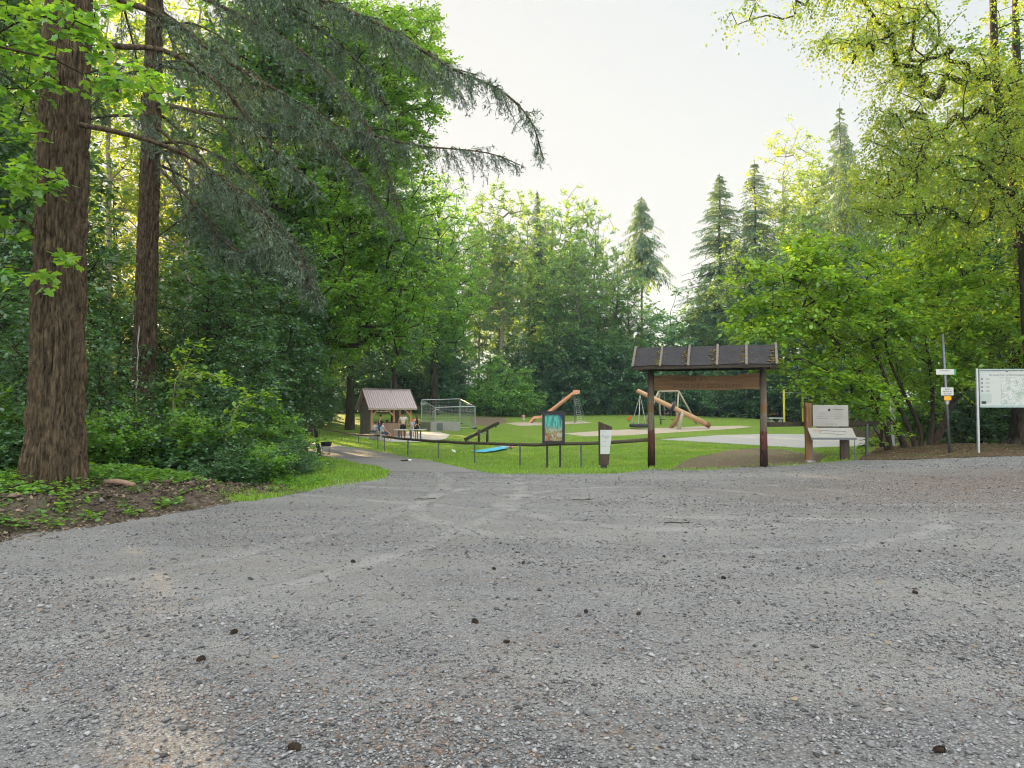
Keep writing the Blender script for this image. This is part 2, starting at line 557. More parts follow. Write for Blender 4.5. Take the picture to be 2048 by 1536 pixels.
M['concrete_dark'] = m_plain('concrete_weathered', (.27, .27, .25), .9, .25, 4, .5)
M['court'] = m_plain('court_asphalt', (.33, .32, .305), .85, .08, 1.5, .3)

M['wood_dark'] = m_wood('wood_dark', (.030, .022, .016), (.10, .075, .055))
M['wood_dark_x'] = m_wood('wood_dark_rail', (.022, .018, .013), (.085, .07, .048), 0)
M['wood_rail'] = m_wood('wood_weathered_rail', (.045, .038, .025), (.12, .10, .065), 0, 5)
M['wood_sign'] = m_wood('wood_sign', (.10, .058, .026), (.205, .125, .058), 0, 7)
M['wood_orange'] = m_wood('wood_larch', (.50, .29, .155), (.68, .44, .25), 0, 5, .6)
M['wood_orange_z'] = m_wood('wood_larch_post', (.38, .205, .10), (.58, .34, .18), 2, 5, .6)
M['wood_grey'] = m_wood('wood_grey_plank', (.12, .105, .085), (.24, .215, .18), 2, 6)
M['wood_pale'] = m_wood('wood_pale_pole', (.33, .28, .20), (.48, .42, .32), 2, 5)
M['wood_plank'] = m_wood('wood_plank_pinkish', (.22, .145, .10), (.37, .26, .19), 2, 6)
M['wood_brown'] = m_wood('wood_brown', (.15, .078, .036), (.29, .165, .082), 2, 6)
M['metal_grey'] = m_plain('metal_grey', (.13, .145, .155), .45, .2, 9, .05, .6, .5)
M['metal_galv'] = m_plain('metal_galvanised', (.42, .45, .47), .4, .15, 9, .05, .7, .5)
M['metal_black'] = m_plain('metal_black', (.022, .022, .024), .5, .3, 9, .1, .2, .4)
M['paint_yellow'] = m_plain('paint_yellow', (.60, .56, .05), .5, .1, 5, .1)
M['paint_orange'] = m_plain('slide_orange', (.72, .33, .21), .45, .08, 3, .05)
M['rubber'] = m_plain('rubber', (.035, .038, .045), .7, .2, 8, .2)
M['dull_board'] = m_plain('dull_board', (.30, .295, .265), .5, .28, 2.5, .02)
M['white_plate'] = m_plain('white_plate', (.50, .51, .48), .5, .08, 5, .05)
M['white_board'] = m_plain('white_board', (.43, .46, .44), .4, .05, 3, .02)
M['frame_green'] = m_plain('frame_pale_green', (.30, .38, .36), .45, .1, 5, .05, .4)
M['ink'] = m_plain('ink', (.03, .03, .035), .6, .05)
M['ink_grey'] = m_plain('ink_grey', (.18, .19, .2), .6, .05)
M['cloth_blue'] = m_plain('cloth_turquoise', (.08, .40, .52), .8, .15, 6, .4)
M['cloth_white'] = m_plain('cloth_white', (.72, .72, .72), .85, .1, 6, .4)
M['cloth_pink'] = m_plain('cloth_pink', (.75, .22, .33), .85, .1, 6, .3)
M['cloth_black'] = m_plain('cloth_black', (.012, .012, .017), .85, .2, 6, .3)
M['cloth_light_blue'] = m_plain('cloth_light_blue', (.45, .52, .66), .85, .1, 6, .3)
M['cloth_beige'] = m_plain('cloth_beige', (.52, .49, .43), .85, .1, 6, .3)
M['cloth_denim'] = m_plain('cloth_denim', (.05, .07, .13), .85, .2, 6, .3)
M['cloth_red'] = m_plain('cloth_orange_red', (.62, .10, .03), .8, .1, 6, .2)
M['skin'] = m_plain('skin', (.50, .27, .19), .55, .06, 8, .05)
M['skin_tan'] = m_plain('skin_tan', (.40, .20, .13), .55, .06, 8, .05)
M['hair_dark'] = m_plain('hair_dark', (.02, .014, .011), .6, .3, 30, .4)
M['hair_brown'] = m_plain('hair_brown', (.11, .065, .035), .6, .3, 30, .4)
M['cone'] = m_plain('cone_brown', (.055, .038, .026), .85, .4, 40, .8)
M['needle_litter'] = m_plain('needle_litter', (.22, .11, .055), .9, .35, 20, .1)
M['dry_leaf'] = m_plain('dry_leaf', (.24, .18, .11), .8, .4, 20, .2)
def m_stone():
    t = NT('stone_chips')
    g = t.n('ShaderNodeNewGeometry')
    r = g.outputs['Random Per Island']
    col = t.ramp(r, [(0, (.045, .045, .047)), (.3, (.13, .132, .136)), (.7, (.232, .235, .24)), (.92, (.33, .335, .34)), (.965, (.20, .155, .12)), (1, (.33, .325, .315))])
    return t.pbr(col, .85, t.bump(t.noise(t.coord(), 160, 3), .4, .004), 0, .3)
M['stone'] = m_stone()

M['bark_fir'] = m_bark('bark_fir', (.024, .018, .011), (.150, .113, .072), 8, .3, 1, .03)
M['bark_dark'] = m_bark('bark_dark', (.018, .014, .011), (.075, .058, .042), 5, .18, .9, .03, (.035, .045, .014))
M['bark_grey'] = m_bark('bark_grey', (.07, .065, .055), (.20, .185, .155), 4, .3, .5, .015)
M['bark_twig'] = m_bark('bark_twig', (.022, .017, .012), (.07, .052, .036), 9, .3, .4, .01)
M['bark_pale'] = m_bark('bark_pale', (.20, .175, .13), (.36, .32, .25), 6, .4, .4, .01)

M['leaf_hazel'] = m_leaf('leaf_hazel', (.145, .29, .020), (.40, .60, .028), .5)
M['leaf_mid'] = m_leaf('leaf_mid', (.105, .245, .028), (.31, .55, .03), .48)
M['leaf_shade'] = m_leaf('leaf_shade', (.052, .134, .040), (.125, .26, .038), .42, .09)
M['leaf_dark'] = m_leaf('leaf_dark', (.062, .16, .055), (.12, .26, .04), .4, .08)
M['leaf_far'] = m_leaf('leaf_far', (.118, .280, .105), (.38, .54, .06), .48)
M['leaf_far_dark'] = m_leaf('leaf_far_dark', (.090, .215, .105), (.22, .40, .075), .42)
M['leaf_birch'] = m_leaf('leaf_birch', (.135, .255, .028), (.43, .55, .025), .54, .06, .28)
M['leaf_gold'] = m_leaf('leaf_gold', (.11, .18, .022), (.46, .50, .03), .6)
M['leaf_bush'] = m_leaf('leaf_bush', (.16, .33, .07), (.28, .50, .06), .45)
M['needle_fir'] = m_leaf('needle_fir', (.105, .165, .098), (.13, .21, .07), .3, .08)
M['needle_spruce'] = m_leaf('needle_spruce', (.075, .168, .085), (.22, .32, .06), .4, .05)
M['grass_blade'] = m_leaf('grass_blade', (.185, .33, .028), (.32, .50, .03), .45, .05)

# ------------------------------------------------------------------ the ground sheets
def sheet(name, poly, mat, off, step=1.0, kind='structure', rough=0.0, seed=1, hfun=None):
    """drape a polygon (world x,y) over the terrain; ragged border of amplitude rough"""
    rng = random.Random(seed)
    P = []
    n = len(poly)
    for i in range(n):
        a = Vector(poly[i][:2]); b = Vector(poly[(i + 1) % n][:2])
        L = (b - a).length
        near = min(a.length, b.length) < 32
        k = max(1, int(L / (.22 if (rough and near) else 1.5)))
        nv = Vector((-(b - a).y, (b - a).x)) / max(L, 1e-6)
        for j in range(k):
            p = a.lerp(b, j / k)
            if rough and near:
                w = fbm(np.array([[p.x * 1.3, p.y * 1.3, seed * 3.1]]), 4, seed)[0] - .5
                p = p + nv * (w * 2 * rough)
            P.append(p)
    xs = [p.x for p in P]; ys = [p.y for p in P]
    I = []
    y = min(ys)
    while y < max(ys):
        st = step if y < 45 else step * 2
        x = min(xs)
        while x < max(xs):
            I.append(Vector((x + rng.uniform(-.2, .2) * st, y + rng.uniform(-.2, .2) * st)))
            x += st
        y += st
    # keep interior points away from the border
    A = np.array(P); Q = np.array(I)
    m = len(A)
    inside = np.zeros(len(Q), bool)
    for i in range(m):
        x0, y0 = A[i]; x1, y1 = A[(i + 1) % m]
        c = ((y0 > Q[:, 1]) != (y1 > Q[:, 1]))
        with np.errstate(divide='ignore', invalid='ignore'):
            xi = (x1 - x0) * (Q[:, 1] - y0) / (y1 - y0) + x0
        inside ^= c & (Q[:, 0] < xi)
    Q = Q[inside]
    if len(Q):
        dm = np.min(np.linalg.norm(Q[:, None] - A[None, ::1], axis=2), axis=1) if len(Q) * len(A) < 4e7 else np.full(len(Q), 9.)
        Q = Q[dm > .12]
    V = P + [Vector(q) for q in Q]
    vs, es, fs, _, _, _ = delaunay_2d_cdt(V, [], [tuple(range(m))], 1, 1e-4)
    XY = np.array([tuple(v) for v in vs])
    Z = (HT(XY[:, 0], XY[:, 1]) if hfun is None else hfun(XY[:, 0], XY[:, 1])) + off
    me = bpy.data.meshes.new(name)
    me.from_pydata(np.column_stack([XY, Z]).tolist(), [], [tuple(f) for f in fs])
    me.update()
    for p in me.polygons: p.use_smooth = True
    if len(me.polygons) and me.polygons[0].normal.z < 0: me.flip_normals()
    me.materials.append(mat)
    o = link(name, me)
    o['kind'] = kind
    return o

def G(*pp):
    return [tuple(gnd(a, b)[:2]) for a, b in pp]

# forest floor: one sheet to the horizon
def build_ground():
    gx = np.unique(np.concatenate([np.linspace(-600, -60, 19), np.arange(-60, 60.1, 1.5), np.linspace(60, 600, 19)]))
    gy = np.unique(np.concatenate([np.linspace(-300, -12, 10), np.arange(-12, 110, 1.5), np.linspace(110, 900, 20)]))
    X, Y = np.meshgrid(gx, gy)
    V = np.column_stack([X.ravel(), Y.ravel(), HT(X.ravel(), Y.ravel()) - .13])
    nx = len(gx); i = np.arange(len(gy) - 1)[:, None] * nx + np.arange(nx - 1)[None]
    i = i.ravel()
    me = mesh_np('ground', V, np.column_stack([i, i + 1, i + nx + 1, i + nx]), M['forest_floor'], True)
    return tag(link('ground', me), kind='structure')
build_ground()

LOT_EDGE = G((0, 1085), (60, 1068), (100, 1062), (200, 1048), (330, 1030), (400, 1012), (470, 1004), (545, 992), (660, 972), (770, 957))
PATH_FAR = G((560, 874), (617, 883), (680, 891), (752, 902), (786, 908), (854, 920), (900, 930), (932, 937), (985, 946))
PATH_NEAR = G((778, 944), (758, 938), (740, 931), (664, 917), (620, 909), (560, 898))
LAWN_EDGE = G((985, 946), (1100, 948), (1240, 945), (1300, 939), (1400, 939), (1530, 933), (1640, 926), (1710, 920))
LOT_RIGHT = G((1710, 920), (1790, 921), (1900, 917), (2048, 913), (2300, 905))
lot = [(-22, -9), (30, -9), (34, 14)] + LOT_RIGHT[::-1] + LAWN_EDGE[::-1][1:] + [tuple(PATH_NEAR[0])] + LOT_EDGE[::-1] + [(-9.3, 4), (-13, -2)]
sheet('gravel_lot', lot, M['gravel'], .008, 1.0, rough=.22, seed=3)
path = PATH_FAR + PATH_NEAR
sheet('path', path, M['gravel_path'], .012, 1.0, rough=.12, seed=5)
def pull(P, k): return [(x * k, y * k) for x, y in P]
lawn = pull(PATH_FAR + LAWN_EDGE[1:], .975) + G((1745, 905), (1800, 885)) + [(17, 34), (24, 50), (28, 66), (26, 78), (12, 86), (0, 90), (-12, 86), (-24, 78), (-30, 64), (-22, 50)]
sheet('lawn', lawn, M['lawn'], .004, 1.1, rough=.10, seed=7)
pen = pull(LOT_EDGE[6:], .97) + [(PATH_NEAR[0][0] + .05, PATH_NEAR[0][1])] + pull(PATH_NEAR[1:], 1.02) + [(-9.5, 24), (-8.5, 18), (-6.6, 14)]
sheet('grass_verge', pen, M['lawn'], .003, .8, rough=.08, seed=9)
sheet('dirt_patch', G((1345, 939), (1372, 922), (1405, 911), (1450, 902), (1510, 897), (1560, 899), (1600, 905), (1650, 914), (1640, 925), (1530, 932), (1420, 938)), M['dirt'], .013, .8, rough=.22, seed=11)
sheet('leaf_litter_bank', LOT_RIGHT[::-1] + G((1710, 919), (1745, 905), (1800, 886)) + [(18, 30), (30, 32), (34, 20)], M['litter'], .017, .8, rough=.10, seed=13)
sheet('dirt_bank', [(x + .45, y - .15) for x, y in LOT_EDGE[:8]] + [(-5.6, 14.2), (-7.6, 14.0), (-9.5, 12.6), (-11, 9), (-11.5, 5), (-9.6, 4)], M['bank_soil'], .003, .25, rough=.15, seed=15,
      hfun=lambda x, y: HT(x, y) + .34 * np.maximum(0, fbm(np.column_stack([x * 2.6, y * 2.6, x * 0]), 5, 4) - .30) * ss(.05, .8, (-6.2 + 0.4 * (y - 8.6)) - x))
sheet('court', G((1318, 879), (1400, 873), (1450, 870), (1560, 868), (1640, 869), (1740, 876), (1752, 886), (1700, 894), (1600, 896), (1500, 890), (1400, 884)), M['court'], .014, 1.5)
sheet('sand_pit', G((1125, 867), (1200, 862), (1290, 857), (1400, 853), (1480, 851.5), (1506, 854), (1450, 859), (1350, 865), (1250, 871), (1170, 873)), M['sand'], .012, 1.2, rough=.0)
sheet('sand_pit_by_slide', G((1012, 847), (1030, 845), (1090, 844), (1170, 843), (1185, 846), (1100, 850), (1040, 852)), M['sand'], .012, 1.2)
sheet('bare_earth', G((938, 838), (960, 833), (1010, 835), (1015, 844), (985, 853), (950, 850)), M['dirt'], .012, 1.2)
sheet('woodland_track', G((600, 823), (640, 819), (700, 817), (712, 820), (640, 826), (600, 830)), M['dirt'], .012, 1.2)
sheet('concrete_pad', G((700, 871), (735, 867), (800, 866), (878, 864), (900, 870), (890, 879), (860, 885), (775, 884), (740, 877)), M['concrete'], .022, 1.2)

# ------------------------------------------------------------------ vegetation generators
RHOMB = [(0, 0), (.45, .34), (1, 0), (.45, -.34)]
HEXL = [(0, 0), (.22, .30), (.6, .33), (1, 0), (.6, -.33), (.22, -.30)]
MAPLE = [(0, 0), (.05, .30), (.30, .24), (.36, .55), (.55, .34), (.62, .20), (.72, .27), (1.0, 0), (.72, -.27), (.62, -.20), (.55, -.34), (.36, -.55), (.30, -.24), (.05, -.30)]
BLADE = [(0, .06), (1, .0), (0, -.06)]

def leaves(pos, axis, nrm, size, tmpl=RHOMB, cup=.12):
    """one n-gon per leaf"""
    axis = norm(axis)
    w = norm(np.cross(nrm, axis))
    up = np.cross(axis, w)
    size = np.asarray(size, float).reshape(-1, 1)
    V = []
    for a, b in tmpl:
        V.append(pos + axis * (a * size) + w * (b * size) - up * (cup * size * (a * a + abs(b))))
    k = len(tmpl)
    V = np.stack(V, 1).reshape(-1, 3)
    F = np.arange(len(V), dtype=np.int32).reshape(-1, k)
    return V, F

def tubes_np(p0, p1, r0, r1, n=5):
    d = norm(p1 - p0)
    ref = np.where(np.abs(d[:, 2:3]) > .9, np.array([[1., 0, 0]]), np.array([[0, 0, 1.]]))
    u = norm(np.cross(d, ref)); w = np.cross(d, u)
    a = np.arange(n) * 2 * np.pi / n
    ca, sa = np.cos(a), np.sin(a)
    off = u[:, None] * ca[None, :, None] + w[:, None] * sa[None, :, None]
    A = p0[:, None] + off * r0[:, None, None]
    B = p1[:, None] + off * r1[:, None, None]
    V = np.concatenate([A, B], 1).reshape(-1, 3)
    m = len(p0)
    base = (np.arange(m) * 2 * n)[:, None]
    k = np.arange(n); k2 = (k + 1) % n
    F = np.stack([base + k, base + k2, base + n + k2, base + n + k], -1).reshape(-1, 4)
    return V, F

def merge(parts):
    V = []; F = []; b = 0
    for v, f in parts:
        V.append(v); F.append(f + b); b += len(v)
    return np.concatenate(V), F

def trunk_np(pts, rad, n=12, ridge=0.0, seed=0):
    pts = np.asarray(pts, float); rad = np.asarray(rad, float)
    t = np.gradient(pts, axis=0); t = norm(t)
    ref = np.array([0., 1, 0]); u = norm(np.cross(t, ref)); w = np.cross(t, u)
    a = np.arange(n) * 2 * np.pi / n
    rr = np.repeat(rad[:, None], n, 1)
    if ridge:
        q = np.stack([np.cos(a)[None] * rad[:, None] * 5 / max(rad[0], .05) * .35, np.sin(a)[None] * rad[:, None] * 5 / max(rad[0], .05) * .35, np.repeat(pts[:, 2:3], n, 1) * .5], -1).reshape(-1, 3)
        rr = rr * (1 + ridge * (fbm(q, 3, seed) - .5).reshape(rr.shape))
    V = pts[:, None] + (u[:, None] * np.cos(a)[None, :, None] + w[:, None] * np.sin(a)[None, :, None]) * rr[:, :, None]
    V = V.reshape(-1, 3)
    i = (np.arange(len(pts) - 1) * n)[:, None]; k = np.arange(n); k2 = (k + 1) % n
    F = np.stack([i + k, i + n + k, i + n + k2, i + k2], -1).reshape(-1, 4)
    return V, F[:, ::-1]

def envelope_points(rng, ells, n, clump=.55, cs=.55, shell=.55, seed=0):
    vol = np.array([e[3] * e[4] * e[5] for e in ells]) ** .8
    out = []; ow = []
    tot = 0
    while tot < n:
        k = n * 2
        e = np.array(ells)[rng.choice(len(ells), k, p=vol / vol.sum())]
        d = norm(rng.normal(size=(k, 3)))
        r = rng.random(k) ** shell
        P = e[:, :3] + d * r[:, None] * e[:, 3:6]
        keep = fbm(P * cs / 1.0, 3, seed) > clump * .92 * rng.uniform(.9, 1.1, k)
        P = P[keep]; d = d[keep]
        out.append(P); ow.append(d); tot += len(P)
    return np.concatenate(out)[:n], np.concatenate(ow)[:n]

def skeleton(rng, tp, C, step=.8, bow=.12, low=.8, jit=.06):
    """grow branches from trunk points tp to every cluster centre; returns nodes, parents"""
    T = len(tp)
    cap = T + len(C) * 12
    N = np.zeros((cap, 3)); par = np.full(cap, -1)
    N[:T] = tp; par[1:T] = np.arange(T - 1)
    c = T
    # distance to the trunk line decides the order
    d0 = np.min(np.linalg.norm(C[:, None] - tp[None], axis=2), axis=1)
    for i in np.argsort(d0):
        q = C[i]
        D = q - N[:c]
        dist = np.linalg.norm(D, axis=1)
        cost = dist + low * np.maximum(0, N[:c, 2] - q[2] + .25 * np.hypot(D[:, 0], D[:, 1])) + .0
        j = int(np.argmin(cost))
        k = int(min(8, max(1, round(dist[j] / step))))
        a = N[j].copy(); prev = j
        for s in range(1, k + 1):
            t = s / k
            p = a + (q - a) * t
            p[2] += bow * dist[j] * math.sin(math.pi * t)
            if s < k: p = p + rng.normal(size=3) * jit * dist[j] / k
            N[c] = p; par[c] = prev; prev = c; c += 1
    return N[:c], par[:c]

def sprays(rng, C, O, tw=5, lf=10, L=.7, ls=.12, droop=.15, flat=.45, lift=.1, tilt=.4, side=.75, szv=.35):
    """flattish leafy twigs around every cluster centre"""
    m = len(C)
    o = O.copy(); o[:, 2] *= .6
    o = np.repeat(norm(o), tw, 0)
    d = o * .65 + rng.normal(size=(m * tw, 3)) * np.array([.75, .75, flat]) + np.array([0, 0, lift])
    d = norm(d)
    b = np.repeat(C, tw, 0)
    Lt = L * rng.uniform(.5, 1.15, m * tw)
    t = (np.arange(lf) + .5) / lf
    P = b[:, None] + d[:, None] * (Lt[:, None] * t[None])[..., None]
    P[..., 2] -= droop * (Lt[:, None] * t[None] ** 2)
    sg = np.where(np.arange(lf) % 2 == 0, 1., -1.)
    sv = norm(np.cross(d, np.array([0, 0, 1.]) + rng.normal(size=d.shape) * .25))
    ax = sv[:, None] * sg[None, :, None] * side + d[:, None] * .6 + rng.normal(size=P.shape) * .28
    ax[..., 2] -= droop * .8
    nr = np.array([0, 0, 1.]) + rng.normal(size=P.shape) * tilt
    P = P.reshape(-1, 3) + rng.normal(size=(m * tw * lf, 3)) * L * .05
    tips = b + d * Lt[:, None]; tips[:, 2] -= droop * Lt
    return P, ax.reshape(-1, 3), nr.reshape(-1, 3), ls * (1 + szv * rng.uniform(-1, 1, len(P))), b, tips

def broadleaf(name, seed, H, tr, ells, n, leafmat, barkmat, tw=5, lf=10, L=.8, ls=.16, droop=.15, clump=.5, cs=.5, shell=.5, step=.8, lean=(0, 0), tip=.012, expo=.47,
              flat=.45, tilt=.42, tmpl=RHOMB, trunk_top=.85, low=.8, bow=.12, twigs=False, wob=.12, stems=None, bare=None, szv=.35, lift=.1):
    rng = np.random.default_rng(seed)
    if stems is None:
        z = np.linspace(-.3, H * trunk_top, 16)
        w = np.cumsum(rng.normal(size=(16, 2)) * wob, 0) * np.linspace(0, 1, 16)[:, None]
        tp = np.column_stack([w[:, 0] + lean[0] * (np.maximum(z, 0) / H) ** 1.4, w[:, 1] + lean[1] * (np.maximum(z, 0) / H) ** 1.4, z])
        stems = [(tp, tr)]
    C, O = envelope_points(rng, ells, n, clump, cs, shell, seed)
    allparts = []; 
    if len(stems) == 1:
        groups = [np.ones(len(C), bool)]
    else:
        # every cluster belongs to the nearest stem
        dd = np.stack([np.min(np.linalg.norm(C[:, None] - s[0][None, len(s[0]) // 3:], axis=2), 1) for s in stems], 1)
        own = np.argmin(dd, 1); groups = [own == i for i in range(len(stems))]
    for (tp, r0), g in zip(stems, groups):
        T = len(tp)
        tt = np.linspace(0, 1, T)
        trad = r0 * (1 - tt) ** .8 + tip * 1.5
        trad[:2] *= np.array([1.35, 1.12])
        allparts.append(trunk_np(tp, trad, 14 if r0 > .2 else 9, .25, seed))
        if not g.any(): continue
        N, par = skeleton(rng, tp[2:], C[g], step, bow, low)
        cnt = np.ones(len(N))
        for i in range(len(N) - 1, 0, -1):
            cnt[par[i]] += cnt[i]
        rad = tip * cnt ** expo
        rad = np.minimum(rad, r0 * .55)
        i = np.arange(T - 2, len(N)); p = par[i]
        r1 = rad[i]; rp = np.minimum(rad[p], r1 * 1.35)
        allparts.append(tubes_np(N[p], N[i], rp, r1, 5))
    P, A, Nn, S, tb, tt_ = sprays(rng, C, O, tw, lf, L, ls, droop, flat, lift, tilt, szv=szv)
    if twigs:
        allparts.append(tubes_np(tb, tt_, np.full(len(tb), tip * .7), np.full(len(tb), tip * .3), 3))
    V, F = leaves(P, A, Nn, S, tmpl)
    crown = mesh_np('crown', V, F, leafmat)
    Vt, Ft = merge(allparts)
    trunk = mesh_np('trunk', Vt, Ft, barkmat, True)
    return trunk, crown

def spruce(name, seed, H, Rr, zb, leafmat, barkmat, nb=170, tw=11, hang=.35, tr=.16, pw=.8, card=.34, asc=.25, cw=.17, gap=0.0):
    rng = np.random.default_rng(seed)
    z = np.linspace(-.3, H, 14)
    w = np.cumsum(rng.normal(size=(14, 2)) * .04, 0)
    tp = np.column_stack([w, z])
    parts = [trunk_np(tp, tr * (1 - np.linspace(0, 1, 14)) ** .85 + .015, 8)]
    u = np.sort(rng.random(nb)) ** .95
    zz = zb + (H * .995 - zb) * u
    L = Rr * (1 - u) ** pw * rng.uniform(.65, 1.12, nb) + .10
    az = np.arange(nb) * 2.399 + rng.normal(size=nb) * .4
    J = 8
    t = np.linspace(0, 1, J + 1)
    ca, sa = np.cos(az), np.sin(az)
    r = L[:, None] * t
    dz = asc * r - (asc + hang * .6) * L[:, None] * t ** 1.7 + .18 * L[:, None] * np.maximum(0, t - .75)
    B = np.stack([np.interp(zz, z, w[:, 0])[:, None] + ca[:, None] * r, np.interp(zz, z, w[:, 1])[:, None] + sa[:, None] * r, zz[:, None] + dz], -1)
    p0 = B[:, :-1].reshape(-1, 3); p1 = B[:, 1:].reshape(-1, 3)
    rb = (.012 + .012 * L[:, None] * (1 - t)).clip(.008)
    parts.append(tubes_np(p0, p1, rb[:, :-1].ravel(), rb[:, 1:].ravel(), 4))
    # twigs on both sides, hanging
    tt = (np.arange(tw) + .6) / tw
    idx = tt * J; i0 = np.minimum(idx.astype(int), J - 1); fr = idx - i0
    Q = B[:, i0] * (1 - fr)[None, :, None] + B[:, i0 + 1] * fr[None, :, None]
    tan = norm(B[:, i0 + 1] - B[:, i0])
    sv = np.stack([-sa, ca, 0 * ca], -1)[:, None]
    pos = []; ax = []; sz = []
    for s in (-1, 1):
        tl = (L[:, None] * .42 * (1 - tt[None]) ** .7 + .20 * np.minimum(1, L[:, None] / 1.2)) * rng.uniform(.6, 1.15, (nb, tw))
        d = norm(tan * .75 + sv * s * .8 + np.array([0, 0, -hang]) + rng.normal(size=tan.shape) * .15)
        K = 4
        for k in range(K):
            f = k / K
            q = Q + d * (tl * f)[..., None]
            q[..., 2] -= hang * .5 * tl * f * f
            a = d + np.array([0, 0, -hang * f * 1.2]) + rng.normal(size=d.shape) * .22
            pos.append(q.reshape(-1, 3)); ax.append(a.reshape(-1, 3)); sz.append((np.maximum(tl / K * 1.9, card * .6 * np.minimum(1, .35 + L[:, None] / 1.6)) * rng.uniform(.8, 1.2, tl.shape)).ravel())
    pos = np.concatenate(pos); ax = np.concatenate(ax); sz = np.concatenate(sz)
    if gap:
        k = fbm(pos * .8, 2, seed) > gap
        pos, ax, sz = pos[k], ax[k], sz[k]
    nr = np.array([0, 0, 1.]) + rng.normal(size=pos.shape) * .5
    tm = [(0, cw * .3), (.5, cw), (1, 0), (.5, -cw), (0, -cw * .3)]
    V, F = leaves(pos, ax, nr, sz, tm, .05)
    crown = mesh_np('crown', V, F, leafmat)
    Vt, Ft = merge(parts)
    return mesh_np('trunk', Vt, Ft, barkmat, True), crown

def resample(pts, step):
    pts = np.asarray([tuple(p) for p in pts], float)
    # catmull-rom, then even spacing
    q = [pts[0]]
    for i in range(len(pts) - 1):
        p0 = pts[max(i - 1, 0)]; p1 = pts[i]; p2 = pts[i + 1]; p3 = pts[min(i + 2, len(pts) - 1)]
        for t in np.linspace(0, 1, 9)[1:]:
            q.append(.5 * (2 * p1 + (p2 - p0) * t + (2 * p0 - 5 * p1 + 4 * p2 - p3) * t * t + (3 * p1 - p0 - 3 * p2 + p3) * t ** 3))
    q = np.array(q)
    s = np.concatenate([[0], np.cumsum(np.linalg.norm(np.diff(q, axis=0), axis=1))])
    k = max(3, int(s[-1] / step))
    x = np.linspace(0, s[-1], k + 1)
    return np.column_stack([np.interp(x, s, q[:, j]) for j in range(3)]), s[-1]

def fir_branch(rng, pts, r0, start=.15, dens=9, slen=(.35, .95), hang=.75, need=.055, tert=.055, nper=8, lat=.8, cw=.10):
    """a sweeping bough with hanging needle sprays; returns (tube parts, leaf pos/axis/normal/size)"""
    B, Lb = resample(pts, .12)
    k = len(B)
    tube = [tubes_np(B[:-1], B[1:], np.linspace(r0, .012, k)[:-1], np.linspace(r0, .012, k)[1:], 6)]
    n = int(Lb * dens * (1 - start)) * 2
    t = np.linspace(start, 1, n) + rng.normal(size=n) * .01
    t = t.clip(0, 1)
    x = t * (k - 1); i0 = np.minimum(x.astype(int), k - 2); f = (x - i0)[:, None]
    base = B[i0] * (1 - f) + B[i0 + 1] * f
    tan = norm(B[i0 + 1] - B[i0])
    sv = norm(np.cross(tan, np.array([0, 0, 1.])))
    sg = np.where(np.arange(n) % 2 == 0, 1., -1.)[:, None]
    hg = rng.uniform(.05, 1.35, (n, 1)) * hang
    d0 = norm(tan * .6 + sv * sg * lat * rng.uniform(.3, 1.2, (n, 1)) - np.array([0, 0, 1.]) * hg + rng.normal(size=(n, 3)) * .2)
    ls = rng.uniform(slen[0], slen[1], n) * np.minimum(1, (1.08 - t) * 4) * (.6 + .4 * fbm(base * 1.3, 2, 5))
    J = int(slen[1] / tert)
    s = (np.arange(J) + .5) / J
    q = base[:, None] + d0[:, None] * (ls[:, None] * s)[..., None]
    q[..., 2] -= hg * .55 * ls[:, None] * s ** 2
    sec0 = base; sec1 = q[:, J // 2]; sec2 = q[:, -1]
    tube.append(tubes_np(sec0, sec1, np.full(n, .006), np.full(n, .004), 3))
    tube.append(tubes_np(sec1, sec2, np.full(n, .004), np.full(n, .002), 3))
    keep = rng.random((n, J)) < np.minimum(1, ls[:, None] / (slen[1] * .7)) * (.25 + .75 * ss(.36, .52, fbm(base * 2.1, 2, 15)))[:, None]
    dd = d0[:, None] + np.array([0, 0, -hang])[None, None] * (s[None, :, None] * .9)
    Q = q[keep]; D = norm(np.broadcast_to(dd, q.shape)[keep])
    m = len(Q)
    td = norm(D * .7 + rng.normal(size=(m, 3)) * .55 + np.array([0, 0, -.25]))
    tl = rng.uniform(.06, .17, m)
    u = (np.arange(nper) + .3) / nper
    P = (Q[:, None] + td[:, None] * (tl[:, None] * u)[..., None]).reshape(-1, 3)
    A = (np.repeat(td, nper, 0) * .75 + rng.normal(size=(m * nper, 3)) * .5)
    Nn = np.array([0, 0, 1.]) + rng.normal(size=P.shape) * .6
    S = need * rng.uniform(.7, 1.25, len(P))
    return tube, (P, A, Nn, S)

def place_tree(name, meshes, loc, rz, label, cat, group=None, scale=1.0, lean=(0, 0)):
    e = empty(name, loc, rz, label, cat, group, scale)
    e.rotation_euler = (lean[0], lean[1], rz)
    link('trunk', meshes[0], e); link('crown', meshes[1], e)
    return e

